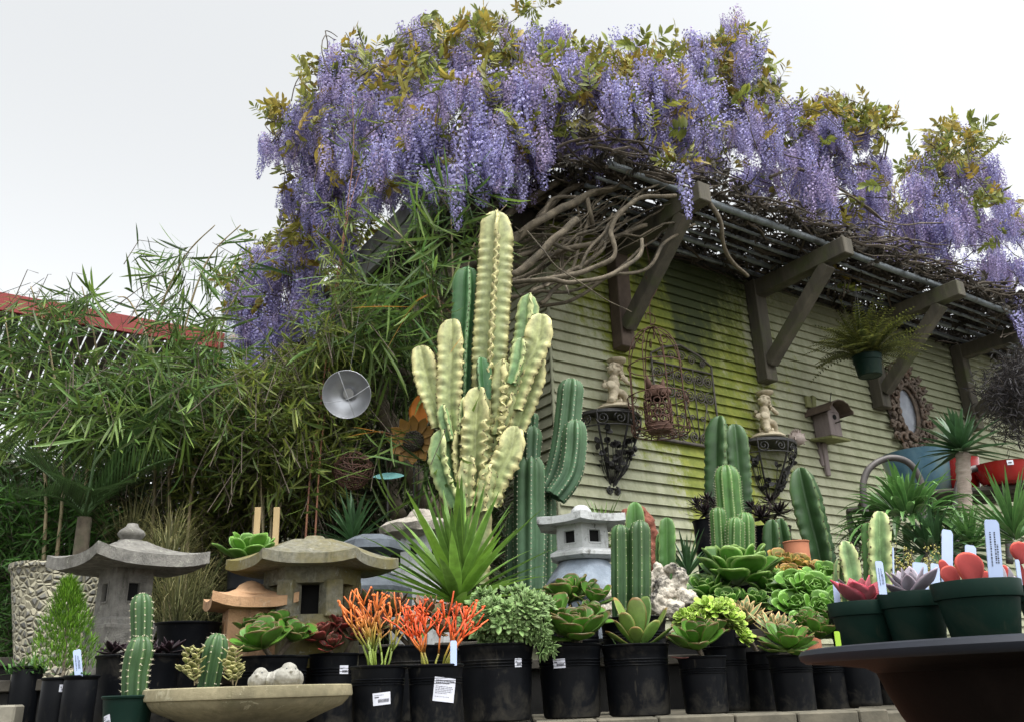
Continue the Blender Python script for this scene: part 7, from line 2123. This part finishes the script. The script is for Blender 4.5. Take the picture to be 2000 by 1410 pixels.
def glaze(label, x0, x1, yr, d, H, mat, tap, lab=None):
    c = at((x0 + x1) / 2, yr, d); R = (x1 - x0) / 2 * mpp((x0 + x1) / 2, yr, d); z0 = zs + .014
    H = c.z - z0; root = thing('glazed_pot', label, 'pot', Vector((c.x, c.y, z0))); o = Vector((0, 0, 0))
    m = MB(); lathe(m, [(0, 0), (R * tap * .9, 0), (R * tap, .01)] + [(R * (tap + (1 - tap) * (t ** .42)), H * t) for t in (.06, .15, .3, .5, .7, .88)] + [(R, H * .95), (R * 1.02, H), (R * .97, H), (R * .93, H * .9), (R * .8, H * .5)], 44, o); m.build('pot', MT[mat], root, 'auto')
    s = MB(); lathe(s, [(0, H * .8), (R * .9, H * .8)], 24, o); s.build('soil', MT['soil'], root)
    if lab:
        m = MB(); az = R_(lab[0]); 
        V = [rdir(az + u, 0) * (R * 1.0 + .003) + ZU * (H * lab[1] + v) for u in (-.11, .11) for v in (-.012, .012)]
        m.add(V, [(0, 2, 3, 1)]); l_ = m.build('price_label', MT['labelpaper'], root)
        m = MB(); V = [rdir(az + u, 0) * (R * 1.0 + .004) + ZU * (H * lab[1] + v) for u in (-.07, .05) for v in (-.004, .002)]; m.add(V, [(0, 2, 3, 1)]); m.build('print', MT['ink'], l_)
    return root
glaze('wide mottled blue glazed bowl pot on the hoop ended bench', 1724, 1864, 888, 4.62, .2, 'blueglaze', .5)
glaze('red glazed pot directly behind the ringed dracaena trunk', 1842, 1908, 898, 4.5, .2, 'redglaze', .6, (-95, .86))
glaze('wide red glazed pot with white label at the right edge', 1904, 2004, 908, 4.35, .2, 'redglaze', .6, (-100, .84))
# ================================================================== BIG BOWL with small green pots (near right)
dC = 1.20
zr = EYE + .034
CBx = at(2040, 1250, dC).x; CBc = Vector((CBx, dC, 0)); RB = .305
MT['brownbowl'] = surf('brown_glazed_bowl', (.005, .0035, .003), (.010, .007, .006), 6, .55, .3, .002, stain=(.014, .01, .008), stain_scale=3, spec=.05)
MT['bowlrim'] = surf('blue_black_rim', (.005, .007, .012), (.010, .013, .022), 6, .6, .1, .001)
rt = thing('bowl_planter', 'very large dark brown bowl with flared rim at the near right, carrying small green pots', 'bowl', Vector((CBx, dC, zr - .185)))
m = MB(); lathe(m, [(0, zr - .185), (.07, zr - .185), (.10, zr - .175), (.14, zr - .148), (.17, zr - .115), (.19, zr - .082), (.204, zr - .050), (.212, zr - .028), (.225, zr - .021), (RB - .01, zr - .012)], 72, CBc)
part(rt, 'bowl', m, MT['brownbowl'], 'auto')
m = MB(); lathe(m, [(RB - .01, zr - .0125), (RB - .002, zr - .013), (RB + .004, zr - .009), (RB + .006, zr - .003), (RB + .002, zr + .003), (RB - .008, zr + .005), (RB - .018, zr + .003), (RB - .03, zr - .002), (.25, zr - .006)], 72, CBc); part(rt, 'rim', m, MT['bowlrim'], 'auto')
m = MB(); lathe(m, [(0, zr - .004), (.255, zr - .0055)], 40, CBc); part(rt, 'gravel', m, MT['soil'])
st = thing('pedestal', 'dark stand hidden under the large brown bowl', 'stand', Vector((CBx, dC, 0)))
m = MB(); lathe(m, [(0, 0), (.2, 0), (.2, .03), (.07, .08), (.07, zr - .25), (.12, zr - .188), (0, zr - .188)], 30, CBc); part(st, 'column', m, MT['darkwood'], 'auto')
def gpot(label, x0, x1, yr, yb, d):
    xm = (x0 + x1) / 2; k = mpp(xm, yr, d); R = (x1 - x0) / 2 * k; top = at(xm, yr, d); z0 = zr - .003
    root = thing('potted_succulent', label, 'potted succulent', Vector((top.x, d, z0)), 0, 'small green pots in the big brown bowl'); c = Vector((top.x, d, z0)); H = top.z - z0
    m = MB(); rb = R * .72
    lathe(m, [(0, .002), (rb * .9, .002), (rb * .92, 0), (rb, .003), (R * .90, H * .72), (R * .915, H * .722), (R * .97, H * .73), (R * .975, H * .74), (R * 1.0, H * .985), (R * .99, H), (R * .965, H), (R * .95, H * .94), (R * .8, H * .5)], 48, c)
    part(root, 'pot', m, MT['greenpot'], 'auto'); s = MB(); lathe(s, [(0, H * .93), (R * .96, H * .93)], 24, c); part(root, 'soil', s, MT['soil'])
    m = MB()
    for az in (-110, -60): 
        a = R_(az); m.add([c + rdir(a + u, 0) * (rb + .0015 + v * .25) + ZU * (.001 + v) for u, v in ((-.16, 0), (.16, 0), (.12, .006), (-.12, .006))], [(0, 1, 2, 3)])
    part(root, 'drain_slots_dark', m, MT['black'])  # flat black quads paint the shade of the slots
    return root, Vector((top.x, d, top.z - .006)), R
g, c, R = gpot('leftmost green pot in the brown bowl, holding a pink red tipped rosette', 1618, 1748, 1176, 0, 1.22)
m = MB(); rosette(m, c, R * 1.0, 15, 'point', .62, .14, 80, 12, .5, .3, Vector((0, -.1, 1)), 3, r2=0) if False else rosette(m, c, R * 1.1, 16, 'point', .75, .14, 82, 22, .5, .3, Vector((0, -.1, 1)), 3); part(g, 'rosette', m, MT['pinkagave'], True)
m = MB(); rosette(m, c + Vector((.01, .03, 0)), R * 1.0, 9, 'point', .4, .14, 85, 45, .3, .3, Vector((.1, 0, 1)), 5); part(g, 'back_rosette', m, MT['purplegrey'], True)
stake(g, at(1636, 1180, 1.26), at(1632, 1135, 1.26), .0085, text=False)
stake(g, at(1640, 1275, 1.17), at(1634, 1232, 1.17), .007, 'taglime', False)
g, c, R = gpot('second green pot in the brown bowl, holding a pale ghostly grey rosette', 1716, 1842, 1157, 0, 1.17)
m = MB(); rosette(m, c, R * 1.25, 15, 'point', .58, .2, 84, 18, .4, .25, Vector((0, -.05, 1)), 4); part(g, 'rosette', m, MT['ghost'], True)
stake(g, at(1725, 1160, 1.12), at(1716, 1095, 1.12), .0095)
stake(g, at(1800, 1160, 1.22), at(1796, 1098, 1.22), .020, text=False); stake(g, at(1828, 1160, 1.24), at(1826, 1100, 1.24), .012, text=False)
stake(g, at(1746, 1160, 1.25), at(1744, 1068, 1.25), .002, text=False)
g, c, R = gpot('largest green pot in the brown bowl, with fleshy red heart leaves and tall tag', 1822, 1984, 1136, 0, 1.07)
for (x, y, w_, h_, lean, dd) in ((1900, 1134, 58, 56, 0, 0), (1868, 1138, 40, 36, -.35, .015), (1858, 1134, 22, 44, -.2, .02), (1946, 1140, 20, 44, .65, -.005), (1925, 1140, 40, 26, .2, .02)):
    m = MB(); k = mpp(x, y, 1.06); leaf(m, at(x, y + 8, 1.06 + dd), Vector((lean, -.05, 1)).normalized(), Vector((0, -1, .2)), (h_ + 8) * k, w_ * k, .35, 'round', -.2, .1, nc=12); part(g, 'leaf', m, MT['redheart'], True)
m = MB(); leaf(m, at(1962, 1142, 1.05), Vector((-.15, 0, 1)), Vector((0, -1, .2)), .03, .014, .4, 'point', .1, .1); leaf(m, at(1972, 1142, 1.07), Vector((.1, 0, 1)), Vector((0, -1, .2)), .022, .012, .4, 'point', .1, .1); part(g, 'grey_leaf', m, MT['ghost'], True)
stake(g, at(1850, 1142, 1.10), at(1850, 1034, 1.10), .0135, text=False); stake(g, at(1898, 1142, 1.11), at(1895, 1064, 1.11), .0135, text=False)
stake(g, at(1946, 1136, 1.04), at(1936, 1014, 1.03), .0168)
g, c, R = gpot('green pot cut by the right edge, with dusty rosette and a red flower', 1984, 2090, 1142, 0, 1.15)
m = MB(); rosette(m, c + Vector((-.02, 0, 0)), R * .9, 13, 'point', .5, .2, 84, 8, .4, .25, Vector((0, -.05, 1)), 9); part(g, 'rosette', m, MT['ghost'], True)
m = MB(); leaf(m, at(2000, 1100, 1.12), Vector((-.15, 0, 1)), Vector((0, -1, .2)), .028, .026, .4, 'round', .1, .1); leaf(m, at(2000, 1142, 1.12), Vector((0, 0, 1)), Vector((0, -1, .2)), .03, .01, .4, 'point', .1, .1); part(g, 'red_flower', m, MT['redheart'], True)
stake(g, at(1993, 1142, 1.1), at(1986, 1092, 1.1), .005, text=False)
bpy.context.view_layer.update()
